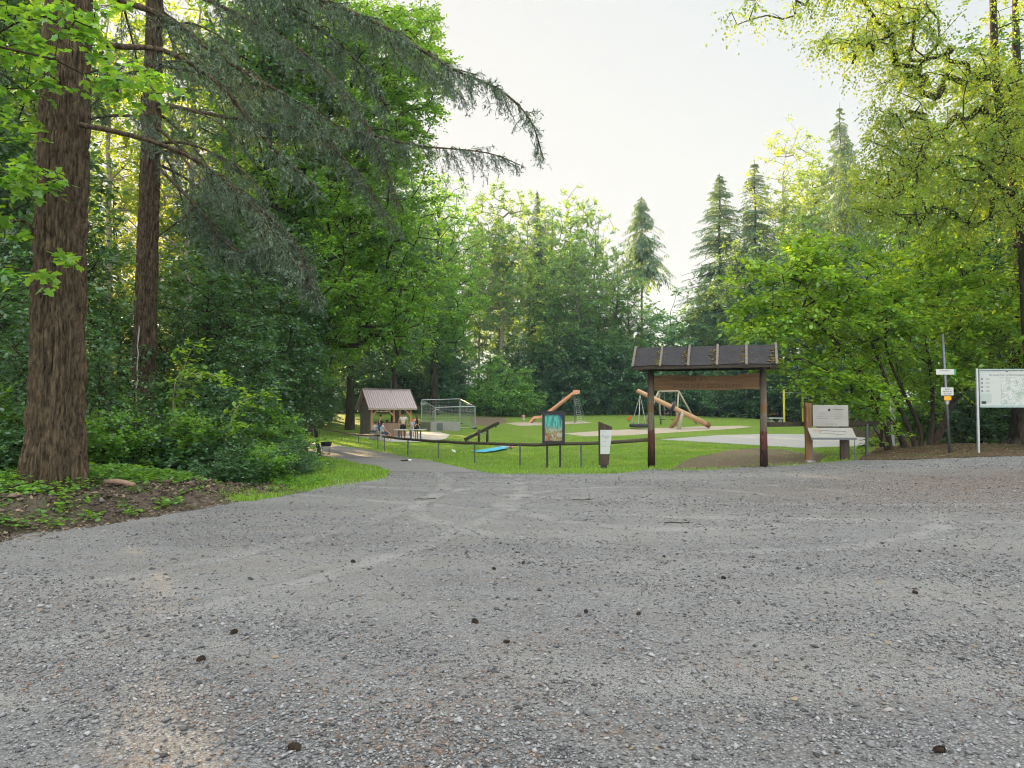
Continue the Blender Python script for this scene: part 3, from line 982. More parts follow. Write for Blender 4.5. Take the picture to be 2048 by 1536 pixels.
# ------------------------------------------------------------------ entrance gate
def m_post():
    t = NT('gate_post_paint')
    c = t.coord(); sx = t.n('ShaderNodeSeparateXYZ'); t.l(c, sx.inputs[0])
    wz = t.math('ADD', sx.outputs[2], t.math('MULTIPLY', t.math('SUBTRACT', t.noise(c, 6, 4), .5), .18))
    f = t.noise(t.coord((1, 1, .07)), 26, 6, .65, .6)
    z = t.math('DIVIDE', wz, 3.0)
    lo = t.ramp(z, [(0, (.025, .014, .010)), (.16, (.055, .027, .020)), (.20, (.095, .034, .028)), (.335, (.115, .042, .034)), (.35, (.15, .13, .10)), (.50, (.19, .165, .125)), (.52, (.19, .115, .055)), (.585, (.18, .11, .055)), (.60, (.16, .14, .11)), (.70, (.13, .105, .08)), (.80, (.075, .06, .045)), (1, (.018, .012, .009))])
    col = t.mix(t.ramp(f, [(.3, .65), (.68, 0)]), lo, (.018, .012, .009))
    col = t.mix(t.math('MULTIPLY', t.ramp(t.noise(t.coord((1, 1, .3)), 17, 4), [(.6, 0), (.7, .6)]), t.ramp(z, [(.0, 0), (.2, 1), (.4, 0)])), col, (.28, .2, .17))
    return t.pbr(col, .8, t.bump(f, .6, .008), 0, .15)
M['gate_post'] = m_post()
def m_felt():
    t = NT('roof_felt'); c = t.coord()
    f = t.noise(c, 5, 6, .7)
    col = t.mix(f, (.015, .015, .017), (.062, .06, .062))
    col = t.mix(t.ramp(t.noise(t.coord((.6, 3, 3)), 7, 5, .7, 2), [(.60, 0), (.66, .7)]), col, (.17, .13, .10))
    return t.pbr(col, .9, t.bump(t.noise(c, 60, 3), .5, .01), 0, .2)
M['roof_felt'] = m_felt()
M['moss'] = m_soil('moss', (.09, .075, .02), (.20, .15, .06), (.12, .13, .03), (.24, .17, .09), 20)

def seg(px0, y0, Y0, px1, y1, Y1):
    return at(px0, y0, Y0), at(px1, y1, Y1)

def build_gate():
    Lp = at(1303, 933, 20.3); Rp = at(1528, 930, 19.35)
    Lp.z = h1(Lp.x, Lp.y); Rp.z = h1(Rp.x, Rp.y)
    mid = (Lp + Rp) / 2
    ang = math.atan2(Rp.y - Lp.y, Rp.x - Lp.x)
    W = (Rp.xy - Lp.xy).length
    g = empty('entrance_gate', (mid.x, mid.y, 0), ang, 'weathered wooden gate with a felt covered little roof over a carved board', 'entrance gate')
    hw = W / 2
    for s, zb in ((-1, Lp.z), (1, Rp.z)):
        pts = [(s * hw, 0, zb - .2), (s * hw, 0, .9), (s * (hw + .012), .01, 1.7), (s * hw, 0, 2.93)]
        MB().tube(pts, [.112, .100, .094, .088], 9).build('post', M['gate_post'], g, True)
    # board with a live upper edge
    P = []
    n = 26
    for i in range(n + 1):
        u = i / n
        z = 2.56 + .02 * math.sin(u * 7) + .035 * math.exp(-((u - .15) / .03) ** 2) + (.05 * max(0, u - .62) / .38) + .012 * math.sin(u * 31)
        P.append((-hw + .09 + u * (W - .18), z))
    Q = [(-hw + .09 + (1 - i / 10) * (W - .18), 2.165 + .012 * math.sin(i * 1.3)) for i in range(11)]
    b = MB(); b.prism(P + Q, -.025, .025, lambda a, z, t: (a, t, z))
    sb = b.build('sign_board', M['wood_sign'], g)
    mt = m_plain('carved_lettering', (.045, .026, .014), .8, .3, 12, .2)
    Mx = frame((0, -.027, 2.46), (1, 0, 0))
    text_obj('I WESKER  P Y', .155, mt, sb, frame((-.42, -.027, 2.455), (1, 0, 0)), depth=.004)
    text_obj('ANNO D B S  GRON KUNIG', .150, mt, sb, frame((.05, -.027, 2.27), (1, 0, 0)), depth=.004)
    MB().beam((-hw - .0, 0, 2.89), (hw + .0, 0, 2.89), .10, .12).build('beam', M['wood_dark_x'], g)
    # roof: two felted slopes on rafters
    x0, x1 = -hw - .44, hw + .36
    ez, rz_, dy = 2.81, 3.36, .62
    th = .03
    for s in (-1, 1):
        d = Vector((0, -s * dy, rz_ - ez)).normalized()
        nrm = Vector((0, s * (rz_ - ez), dy)).normalized()
        a = Vector((0, s * dy, ez)); r = Vector((0, 0.004 * s, rz_))
        m = MB()
        nx = 14; vs = []
        for q in (0, th):
            for (p) in (a, r):
                for i in range(nx + 1):
                    x = x0 + (x1 - x0) * i / nx
                    vs.append(p + nrm * q + Vector((x, 0, .012 * math.sin(x * 3.1 + s))))
        k = nx + 1; fs = []
        for i in range(nx):
            fs += [(i, i + 1, k + i + 1, k + i), (2 * k + i, 3 * k + i, 3 * k + i + 1, 2 * k + i + 1), (i, 2 * k + i, 2 * k + i + 1, i + 1), (k + i, k + i + 1, 3 * k + i + 1, 3 * k + i)]
        fs += [(0, k, 3 * k, 2 * k), (nx, 2 * k + nx, 3 * k + nx, k + nx)]
        m.add(vs, fs)
        rf = m.build('roof_slope', M['roof_felt'], g)
        # laths over the seams
        for j in range(6):
            x = x0 + .02 + (x1 - x0 - .04) * j / 5
            p = a + nrm * (th + .016) + Vector((x, 0, .008)); e = r + nrm * (th + .016) + Vector((x, 0, .02))
            q = MB(); q.beam(p - d * .06, e + d * .03, .065, .03, nrm); q.build('lath', M['wood_grey'], rf, bevel=.004)
            if s < 0:
                rr = random.Random(j * 7 + 1)
                mo = MB()
                for _ in range(34 if j else 8):
                    tq = rr.random() ** 1.3
                    pp = p.lerp(e, .02 + tq * .75) + Vector((rr.gauss(-.07 if j else .02, .055), 0, 0)) + nrm * (-.018)
                    q = rr.uniform(.012, .035)
                    mo.ell(tuple(pp), (q * 1.5, q, q * .7), 6, 4)
                mo.build('moss', M['moss'], rf, True)
        MB().beam((x0, s * (dy - .02), ez - .035), (x1, s * (dy - .02), ez - .035), .035, .085).build('eaves_board', M['wood_dark_x'], g)
    for j in range(6):
        x = x0 + .12 + (x1 - x0 - .24) * j / 5
        m = MB()
        for s in (-1, 1):
            m.beam((x, s * .54, ez - .03), (x, 0, rz_ - .09), .055, .07)
        m.build('rafter', M['wood_brown'], g)
build_gate()

# ------------------------------------------------------------------ rail fences
def rail_fence(pix, posts, label, top_h, r, post_px=None, mat=None, wood=None, name='rail_fence', ends=None):
    """pix: rail polyline as (px, py_top, Y); posts: the x pixels of the steel posts"""
    P = [at(a, b, c) for a, b, c in pix]
    o = onx(posts[0], np.interp(posts[0], [q[0] for q in pix], [q[2] for q in pix]))
    e = empty(name, o, 0, label, 'rail fence')
    rel = [p - o - Vector((0, 0, r)) for p in P]
    xs = [p[0] for p in pix]
    pts, _ = resample(rel, .8)
    rr = random.Random(posts[0])
    MB().tube([tuple(Vector(q) + Vector((0, rr.uniform(-.012, .012), rr.uniform(-.012, .012)))) for q in pts], [r * rr.uniform(.92, 1.06) for _ in pts], 9).build('rail', wood or M['wood_rail'], e, True)
    for px in posts:
        Y = np.interp(px, xs, [p[2] for p in pix]); py = np.interp(px, xs, [p[1] for p in pix])
        top = at(px, py, Y) - o - Vector((0, 0, r * 1.9))
        g = onx(px, Y) - o
        m = MB(); m.tube([(g.x + .01, g.y, g.z - .1), (top.x, top.y, top.z)], .028, 8)
        m.box((top.x, top.y, top.z + .006), (.16, .07, .012))
        m.build('post', mat or M['metal_grey'], e)
    return e
rail_fence([(618, 849, 47), (655, 857.5, 43.5), (684, 863, 40.5), (716, 867, 37.5), (759, 869.5, 34.0)], [628, 654, 684, 717, 756], 'farther stretch of log rail fence running from the shrubs to the concrete pad', .75, .05)
rail_fence([(766, 870.5, 33.2), (816, 876, 30.0), (877, 880, 26.7), (949, 883, 23.4), (1040, 885.5, 21.2), (1110, 885, 20.6), (1162, 883.5, 20.35), (1240, 880, 20.3), (1297, 876.5, 20.3)], [769, 816, 877, 949, 1040, 1162], 'long log rail fence on steel posts ending at the wooden gate', .75, .052)
def right_rail():
    a = at(1534, 849, 20.4); b = at(1781, 846, 22.2)
    o = onx(1731, 21.8)
    e = empty('rail_fence', o, 0, 'short dark squared rail between the gate and the leaning hazel stems', 'rail fence')
    MB().beam(a - o - Vector((0, 0, 0)), b - o, .10, .135).build('rail', M['wood_dark_x'], e, bevel=.01)
    t = at(1731, 852, 21.8) - o
    m = MB(); m.tube([(0, 0, -.15), (t.x, t.y - .09, t.z + .05)], .045, 10); m.build('post', M['metal_grey'], e)
    m = MB(); m.beam(b - o + Vector((-.45, -.005, -.02)), b - o + Vector((.05, 0, .0)), .06, .10); m.build('end_piece', M['wood_grey'], e)
right_rail()

# ------------------------------------------------------------------ picture board on two posts
def m_art():
    t = NT('dripped_picture')
    c = t.coord(); sx = t.n('ShaderNodeSeparateXYZ'); t.l(c, sx.inputs[0])
    z = sx.outputs[2]
    d = t.noise(t.coord((1, 1, .10)), 26, 4, .6, .3)
    bl = t.noise(t.coord((1, 1, .5)), 9, 5, .65, 1.4)
    zz = t.math('ADD', z, t.math('MULTIPLY', t.math('SUBTRACT', d, .5), .30))
    top = t.ramp(d, [(.32, (.02, .10, .10)), (.45, (.03, .22, .20)), (.56, (.10, .42, .34)), (.68, (.02, .08, .10))])
    bot = t.ramp(bl, [(.30, (.05, .09, .07)), (.42, (.30, .06, .07)), (.50, (.16, .20, .03)), (.57, (.34, .36, .34)), (.66, (.22, .12, .10)), (.78, (.10, .04, .16))])
    col = t.mix(t.ramp(t.math('ADD', zz, .5), [(.42, 1), (.56, 0)]), top, bot)
    cx = t.math('ADD', t.math('MULTIPLY', sx.outputs[0], 2.2), t.math('MULTIPLY', z, 1.3))
    col = t.mix(t.ramp(t.math('ADD', cx, t.math('MULTIPLY', t.math('SUBTRACT', bl, .5), .3)), [(.72, 0), (.86, 1)]), col, (.012, .03, .20))
    col = t.mix(t.ramp(zz, [(.32, 0), (.40, .9)]), col, (.012, .016, .02))
    return t.pbr(col, .5, None, 0, .3)
M['art'] = m_art()
def picture_board():
    Y = 20.2
    a = at(1086, 826, Y); b = at(1128, 826, Y - .25)
    base = onx(1107, Y); base.z = 0
    w = 45 / FPX * Y; z0 = at(1105, 887, Y).z; z1 = at(1105, 824, Y).z
    e = empty('picture_board', base, R(-9), 'black framed board with a dripping teal and red painting in front of the rail', 'picture board')
    zc, hh = (z0 + z1) / 2, z1 - z0
    fw = .07
    m = MB()
    for s in (-1, 1):
        m.box((s * (w / 2 - fw / 2), 0, zc), (fw, .09, hh))
        m.box((0, .0, zc + s * (hh / 2 - fw / 2)), (w - 2 * fw, .086, fw))
    m.box((0, .02, z1 + .012), (w + .05, .15, .024))
    m.build('frame', M['metal_black'], e)
    p = MB(); p.box((0, 0, 0), (w - 2 * fw - .004, .03, hh - 2 * fw - .004))
    o = p.build('picture', M['art'], e); o.location = (0, -.01, zc)
    gz = h1(base.x, base.y)
    for s in (-.5, .5):
        MB().box((s * w * .58, .02, (gz - .15 + z0) / 2), (.055, .055, z0 - gz + .148)).build('post', M['metal_black'], e)
picture_board()

# ------------------------------------------------------------------ slanting marker stele
def stele():
    Y = 19.4
    g = onx(1209, Y); k = Y / FPX
    e = empty('marker_stele', g, R(6), 'dark slanted wooden stele with a white printed panel in front of the rail', 'marker stele')
    H = (936 - 840) * k; foot = .13
    w0, w1 = 19 * k, 27 * k
    x0 = -12 * k
    P = [(x0, foot), (x0 + w0, foot), (x0 + w1, H - .15), (x0, H)]
    MB().prism(P, -.05, .05, lambda a, z, t: (a, t, z)).build('body', M['wood_dark'], e, bevel=.006)
    m = MB(); m.box((x0 + w0 * .52, 0, foot / 2 - .05), (w0 * .62, .09, foot + .096)); m.build('foot', M['metal_black'], e)
    zb, zt = H * .325, H * .825
    def xr(z): return x0 + w0 + (w1 - w0) * (z - foot) / (H - .15 - foot)
    Q = [(x0 + .03, zb), (xr(zb) - .008, zb), (xr(zt) - .003, zt), (x0 + .03, zt)]
    pn = MB().prism(Q, -.0555, -.0505, lambda a, z, t: (a, t, z)).build('printed_panel', M['white_board'], e)
    ln = MB()
    rr = random.Random(4)
    pts = [(x0 + .06 + .02 * i, -.058, zt - .17 + .018 * math.sin(i * .9) - .002 * i) for i in range(12)]
    ln.tube(pts, .004, 5)
    pts2 = [(p[0] + .03, p[1], p[2] - .03 - .012 * math.cos(i)) for i, p in enumerate(pts[:9])]
    ln.tube(pts2, .003, 5)
    ln.build('route_line', M['ink'], pn)
    for i, (txt, sz, dz) in enumerate((('2. Station', .035, -.315), ('Der Wald', .022, -.05), ('lebt mit uns und wir mit ihm', .014, -.42), ('Bitte folgen Sie dem Weg', .014, -.45))):
        text_obj(txt, sz, M['ink_grey'], pn, frame((x0 + .14, -.0563, zt + dz), (1, 0, 0)), depth=.0008)
stele()

# ------------------------------------------------------------------ double lectern board beside the gate
def lectern():
    Y = 20.6; k = Y / FPX
    g = onx(1655, Y)
    e = empty('info_lectern', g, R(-4), 'brown wooden information stand with two white panels, one tilted like a desk', 'information stand')
    X = lambda px: (px - 1655) * k
    Z = lambda py: at(1655, py, Y).z - g.z
    # two broad side boards
    for px, w, z1 in ((1618, 13, Z(806)), (1688, 17, Z(812))):
        MB().box((X(px), .06, (z1 - .12) / 2), (w * k, .10, z1 + .12)).build('post', M['wood_brown'] if px < 1650 else M['wood_dark'], e, bevel=.006)
    m = MB(); m.box((X(1611.5), -.02, (Z(812) + Z(857)) / 2), (.045, .26, Z(812) - Z(857))); m.build('side_board', M['wood_brown'], e, bevel=.006)
    zc = (Z(810) + Z(853)) / 2; hh = Z(810) - Z(853)
    p = MB(); p.box((X(1659.5), -.02, zc), (69 * k, .03, hh)); up = p.build('upper_panel', M['dull_board'], e, bevel=.004)
    yy = -.0365
    text_obj('Wanderparadies', .045, M['ink'], up, frame((X(1674), yy, Z(819)), (1, 0, 0)), depth=.0008)
    mm = MB(); mm.ell((X(1657), yy, Z(820)), (.035, .003, .04), 12, 6); mm.build('emblem', M['ink'], up)
    rr = random.Random(3)
    for r_ in range(4):
        for c_ in range(2):
            text_obj('Natur erleben und bewahren am Weg'[: 22 + 3 * ((r_ + c_) % 4)], .026, M['ink_grey'], up, frame((X(1644 + 30 * c_), yy, Z(826 + 3.6 * r_)), (1, 0, 0)), depth=.0006)
    text_obj('Start      Ziel      Rast', .035, M['ink'], up, frame((X(1662), yy, Z(848)), (1, 0, 0)), depth=.0008)
    # tilted panel
    a = Vector((X(1655), -.12, Z(856))); b = Vector((X(1655), -.42, Z(875)))
    d = (b - a).normalized(); n = Vector((0, d.z, -d.y)).normalized()
    if n.z < 0: n = -n
    rot = Matrix((Vector((1, 0, 0)), -d, n)).transposed()
    c = (a + b) / 2
    p = MB(); p.box(c, (86 * k, (b - a).length, .035), rot); lp = p.build('desk_panel', M['dull_board'], e, bevel=.004)
    q = MB(); q.box(b + Vector((0, -.008, -.02)), (86 * k, .02, .055)); q.build('panel_edge', M['metal_grey'], e)
    pts = []
    for i in range(40):
        th = i / 39 * 2 * math.pi
        pts.append(c + n * .021 + Vector((math.cos(th) * 26 * k + 2 * k, 0, 0)) - d * (math.sin(th) * .07 + .03 * math.sin(th * 3 + 1)))
    MB().tube(pts, .007, 5).build('route_line', M['ink_grey'], lp)
    text_obj('Rundweg', .05, M['cloth_red'], lp, frame(c + n * .0195 + Vector((-24 * k, 0, 0)) - d * .08, (1, 0, 0), -d), depth=.0008)
    # brackets and thin feet under the desk panel
    for s in (-1, 1):
        m = MB(); m.beam((X(1655) + s * 40 * k, -.40, Z(876) + .02), (X(1655) + s * 40 * k, -.40, -.1), .02, .02); m.beam((X(1655) + s * 40 * k, -.39, Z(877) + .01), (X(1655) + s * 33 * k, .01, Z(862)), .03, .04)
        m.build('bracket', M['metal_grey'], e)
    m = MB(); m.box((X(1612), -.30, -.01), (.22, .20, .08)); m.build('footing', M['concrete_dark'], e, bevel=.01)
lectern()

# ------------------------------------------------------------------ sign post with small signs
def sign_post():
    Y = 20.8; k = Y / FPX
    g = onx(1898, Y)
    top = at(1884.5, 668, Y) - g
    e = empty('sign_post', g, 0, 'grey steel post in the leaf litter carrying small white signs and a yellow sticker', 'sign post')
    MB().tube([(0, 0, -.3), tuple(top)], .04, 12).build('pole', M['metal_grey'], e, True)
    def onp(py): t = (at(1890, py, Y).z - g.z) / top.z; return Vector((top.x * t, top.y * t, top.z * t))
    c = onp(744) + Vector((-1.5 * k, -.05, 0))
    s1 = MB().box(c, (36 * k, .012, 11 * k)).build('direction_plate', M['white_plate'], e, bevel=.002)
    MB().box(c + Vector((19.6 * k, 0, 0)), (3.2 * k, .012, 11 * k)).build('green_tip', m_plain('sign_green', (.05, .30, .10), .5, .1), s1)
    text_obj('Wanderparkplatz', .042, M['ink_grey'], s1, frame(c + Vector((-.02, -.0075, .042)), (1, 0, 0)), depth=.0008)
    c = onp(783) + Vector((.2 * k, -.05, 0))
    s2 = MB().box(c, (25 * k, .012, 16 * k)).build('notice_plate', M['white_plate'], e, bevel=.002)
    for txt, dz, sz in (('Bitte', .068, .072), ('Hunde an', 0.0, .062), ('die Leine', -.068, .062)):
        text_obj(txt, sz, M['ink'], s2, frame(c + Vector((0, -.0075, dz)), (1, 0, 0)), depth=.0008)
    c = onp(796.5) + Vector((0, -.05, 0))
    MB().box(c, (14 * k, .010, 8.5 * k)).build('yellow_sticker', m_plain('sticker_yellow', (.70, .36, .02), .5, .12), e)
    c = onp(805)
    MB().tube([c - Vector((0, 0, .055)), c + Vector((0, 0, .055))], [.055, .06], 12).build('clamp', M['metal_galv'], e)
sign_post()

# ------------------------------------------------------------------ large notice board with a map
def m_map():
    t = NT('printed_map'); c = t.coord()
    a = t.noise(c, 5, 6, .75); b = t.vor(c, 13, 'DISTANCE_TO_EDGE'); d = t.noise(c, 26, 5, .75)
    col = t.ramp(d, [(.32, (.22, .24, .24)), (.46, (.44, .47, .46)), (.6, (.58, .60, .58)), (.75, (.40, .42, .40))])
    col = t.mix(t.ramp(a, [(.46, 0), (.6, .8)]), col, (.24, .33, .25))
    col = t.mix(t.ramp(b, [(.0, .75), (.035, 0)]), col, (.18, .19, .19))
    col = t.mix(t.ramp(t.noise(c, 3.1, 3), [(.63, 0), (.72, .5)]), col, (.40, .30, .30))
    return t.pbr(col, .45)
M['map'] = m_map()
def notice_board():
    Y = 20.4; k = Y / FPX
    g = onx(1957.5, Y)
    e = empty('notice_board', g, R(-3), 'large white map board in a pale green metal frame on tall posts', 'notice board')
    Z = lambda py: at(1957, py, Y).z - g.z
    Wd = 150 * k
    for x in (0, Wd + 3 * k):
        MB().box((x - (2.2 * k if x == 0 else -2.2 * k), .02, (Z(737) - .2) / 2), (4.4 * k, .07, Z(737) + .2)).build('post', M['metal_galv'], e, bevel=.008)
    z0, z1 = Z(815), Z(738)
    m = MB(); cx = .0 + (Wd + 3 * k) / 2
    m.box((cx, 0, z1 - .02), (Wd + 2 * k, .05, .04)); m.box((cx, -.01, z0 + .03), (Wd + 2 * k, .07, .06))
    for s in (-1, 1): m.box((cx + s * (Wd / 2 - .01), 0, (z0 + z1) / 2), (.03, .048, z1 - z0 - .105))
    m.build('frame', M['frame_green'], e)
    p = MB(); p.box((cx, .008, (z0 + z1) / 2), (Wd - .03, .02, z1 - z0 - .1)); pn = p.build('panel', M['white_board'], e)
    yy = -.0028
    text_obj('Der schönste Wald - das Naherholungsgebiet', .055, M['ink'], pn, frame((cx - Wd * .14, yy, Z(750)), (1, 0, 0)), depth=.001, sx=.98)
    text_obj('Wanderwege und Rastplätze in der Umgebung', .022, M['ink_grey'], pn, frame((cx - Wd * .14, yy, Z(754.5)), (1, 0, 0)), depth=.0008)
    x_l = 36 * k
    mm = MB(); mm.box((cx + 16 * k, yy - .001, Z(783)), (98 * k, .004, 54 * k)); mp = mm.build('map', M['map'], pn)
    for i, py in enumerate((758, 766, 774, 782)):
        q = MB(); q.box((7 * k, yy - .001, Z(py)), (3.4 * k, .004, 3.4 * k)); q.build('legend_icon', M['ink_grey'], pn)
        text_obj('Rundweg %d\nRastplatz' % (i + 1), .026, M['ink_grey'], pn, frame((18 * k, yy, Z(py)), (1, 0, 0)), depth=.0006)
    q = MB(); q.box((14 * k, yy - .001, Z(797)), (21 * k, .004, 18 * k)); q.build('legend_field', m_plain('legend_green', (.34, .40, .37), .5, .1, 9), pn)
    q = MB(); q.box((9.5 * k, yy - .0045, Z(805)), (9 * k, .003, 5 * k)); q.build('dark_emblem', M['ink'], pn)
    q = MB(); q.add([(cx - 23 * k, yy - .002, Z(744)), (cx - 19 * k, yy - .002, Z(744)), (cx - 21 * k, yy - .002, Z(741)), (cx - 23 * k, yy + .001, Z(744)), (cx - 19 * k, yy + .001, Z(744)), (cx - 21 * k, yy + .001, Z(741))], [(0, 1, 2), (5, 4, 3), (0, 3, 4, 1), (1, 4, 5, 2), (2, 5, 3, 0)])
    q.build('tree_emblem', M['ink'], pn)
notice_board()

def utility_post():
    Y = 27.0; k = Y / FPX
    g = onx(1784, Y)
    Z = lambda py: at(1784, py, Y).z - g.z
    e = empty('utility_post', g, 0, 'pale metal post with a white box behind the leaning hazel stems', 'utility post')
    MB().box((0, 0, Z(762) / 2 - .1), (5 * k, .09, Z(762) + .2)).build('pole', M['metal_galv'], e, bevel=.008)
    MB().box((-3 * k, -.08, (Z(819) + Z(842)) / 2), (10 * k, .14, Z(819) - Z(842))).build('box', M['white_plate'], e, bevel=.01)
    MB().box((-4 * k, -.02, Z(761)), (16 * k, .22, .05)).build('lamp_head', M['white_plate'], e, bevel=.01)
utility_post()

# ------------------------------------------------------------------ tub grill beside the path
def tub_grill():
    g = gnd(652, 915); k = g.y / FPX
    e = empty('grill', g, R(14), 'black tub grill on thin legs standing in the grass by the path', 'grill')
    z1 = 31 * k; zb = 22.5 * k; r = 10.7 * k
    t = MB(); t.lathe([(r * .86, zb), (r * .93, zb + .02), (r, z1 - .03), (r * 1.04, z1 - .015), (r * 1.04, z1), (r * .95, z1), (r * .9, zb + .03), (.02, zb + .03)], n=24)
    tub = t.build('tub', M['metal_black'], e, True)
    m = MB()
    for i in range(9):
        y = (-.8 + .2 * i) * r * .95; w = math.sqrt(max(0, (r * .95) ** 2 - y * y))
        m.tube([(-w, y, z1 - .02), (w, y, z1 - .02)], .004, 5)
    m.build('grate', M['metal_grey'], tub)
    F = []
    for sx, sy in ((-1, -1), (1, -1), (1, 1), (-1, 1)):
        f = Vector((sx * r * .80, sy * r * .7, -.02)); F.append(f)
        MB().tube([f, (sx * r * .5, sy * r * .45, zb + .015)], .009, 6).build('leg', M['metal_grey'], e)
    m = MB()
    for i in range(4):
        a = F[i].lerp(Vector((F[i].x / .8 * .5, F[i].y / .7 * .45, zb)), .36); j = (i + 1) % 4
        b = F[j].lerp(Vector((F[j].x / .8 * .5, F[j].y / .7 * .45, zb)), .36)
        m.tube([a, b], .007, 5)
    m.build('brace', M['metal_grey'], e)
tub_grill()

# small round table half hidden in the shrubs beside the path
def hidden_table():
    g = gnd(570, 915); k = g.y / FPX
    e = empty('garden_table', g, 0, 'small table with a pale blue top half hidden in the shrubs by the path', 'table')
    MB().lathe([(17 * k, 24 * k), (18 * k, 25 * k), (18 * k, 27 * k), (17 * k, 27.6 * k)], n=20).build('top', M['cloth_light_blue'], e, True)
    MB().lathe([(9 * k, -.02), (8 * k, .04), (2.4 * k, .08), (2.0 * k, 24 * k)], n=12).build('pedestal', M['metal_black'], e, True)
    b = MB(); b.ell((0, 0, 0), (5 * k, 5 * k, 4.6 * k), 16, 10)
    o = b.build('ball', M['wood_orange'], None, True); o.location = g + Vector((10 * k, -.05, 27.6 * k + 4.6 * k))
    tag(o, 'small orange ball lying on the pale table in the shrubs', 'ball')
hidden_table()

# ------------------------------------------------------------------ shelter hut
def m_corr():
    t = NT('roof_sheet_plum')
    c = t.coord(); f = t.noise(c, 3, 5)
    col = t.mix(f, (.36, .285, .295), (.47, .40, .405))
    return t.pbr(col, .42, None, 0, .5)
M['corrugated'] = m_corr()
def shelter():
    fl = gnd(742, 874)                       # front left corner of the hut
    k = fl.y / FPX
    th = R(30)
    e = empty('shelter_hut', fl, th, 'open timber shelter hut with a corrugated plum coloured roof on the far lawn', 'shelter hut')
    D, L = 2.25, 3.0
    zE = (874 - 815) * k; zR = zE + 36 * k
    ov = .30
    # corner and middle posts
    for x, y in ((.06, .06), (L - .06, .06), (L - .06, D - .06), (.06, D - .06), (L * .56, .06)):
        MB().box((x, y, zE / 2 - .05), (.14, .14, zE + .12)).build('post', M['wood_orange_z'], e, bevel=.008)
    MB().beam((0, .06, zE + .05), (L, .06, zE + .05), .13, .14).build('beam', M['wood_orange'], e)
    MB().beam((0, D - .06, zE + .05), (L, D - .06, zE + .05), .13, .14).build('beam', M['wood_orange'], e)
    for x0, x1 in ((.12, .62), (L * .56 - .06, L * .56 - .6), (L - .12, L - .66)):
        MB().beam((x0, .06, zE - .55), (x1, .06, zE - .01), .10, .11).build('brace', M['wood_orange'], e)
    # closed gable end of upright planks
    m = MB()
    for i in range(12):
        y = (i + .5) * D / 12
        m.box((-.035 - .006 * (i % 2), y, zE / 2), (.03, D / 12 - .012, zE + .02))
    m.build('plank_wall', M['wood_grey'], e)
    gb = MB()
    for s in (0, 1):
        x = -.05 if s == 0 else L + .05
        gb.prism([(-.05, zE + .02), (D + .05, zE + .02), (D / 2, zR - .06)], x - .02, x + .02, lambda a, z, t: (t, a, z))
    gb.build('gable', M['wood_grey'], e)
    # low front wall
    m = MB(); n = 17
    for i in range(n):
        x = .16 + (i + .5) * (L * .86 - .16) / n
        m.box((x, -.03 - .005 * (i % 2), .50), ((L * .86 - .16) / n - .02, .028, .92))
    w = m.build('low_wall', M['wood_plank'], e)
    MB().beam((.13, -.02, .985), (L * .86, -.02, .985), .10, .04).build('top_rail', M['wood_dark_x'], w)
    m = MB(); m.box((L / 2, D - .35, .45), (L - .4, .35, .05)); 
    for x in (.5, L - .5): m.box((x, D - .35, .20), (.08, .3, .44))
    m.build('inner_bench', M['wood_plank'], e)
    # corrugated slopes
    for s in (-1, 1):
        nx = 150; V = []; F = []
        a0 = Vector((-ov, -ov if s < 0 else D + ov, zE - .10)); r0 = Vector((-ov, D / 2, zR))
        nn = Vector((0, s * (zR - zE), D / 2 + ov)).normalized()
        for j in range(2):
            p = a0 if j == 0 else r0
            for i in range(nx + 1):
                x = (L + 2 * ov) * i / nx
                h = .022 * (1 if math.sin(2 * math.pi * 22 * i / nx) > 0.2 else (-1 if math.sin(2 * math.pi * 22 * i / nx) < -.2 else 0))
                V.append(p + Vector((x, 0, 0)) + nn * (h + .05))
        for j in range(2):
            p = a0 if j == 0 else r0
            for i in range(nx + 1):
                V.append(p + Vector(((L + 2 * ov) * i / nx, 0, 0)) + nn * .012)
        q = nx + 1
        for i in range(nx):
            F += [(i, i + 1, q + i + 1, q + i), (2 * q + i, 3 * q + i, 3 * q + i + 1, 2 * q + i + 1), (i, 2 * q + i, 2 * q + i + 1, i + 1)]
        rs = MB().add(V, F).build('roof_slope', M['corrugated'], e)
        for x in (-ov - .015, L + ov + .015):
            MB().beam(a0 + Vector((x + ov, 0, 0)), r0 + Vector((x + ov, 0, 0)), .025, .16).build('verge_board', M['wood_orange'] if s > 0 else M['wood_brown'], rs)
        MB().beam(a0 + Vector((-.0, s * .015, -.02)), a0 + Vector((L + 2 * ov, s * .015, -.02)), .02, .10).build('eaves_board', M['wood_pale'], rs)
    MB().beam((-ov, D / 2, zR + .075), (L + ov, D / 2, zR + .075), .24, .03).build('ridge_cap', M['corrugated'], e)
    return e, fl, k
HUT, HUT_P, HK = shelter()

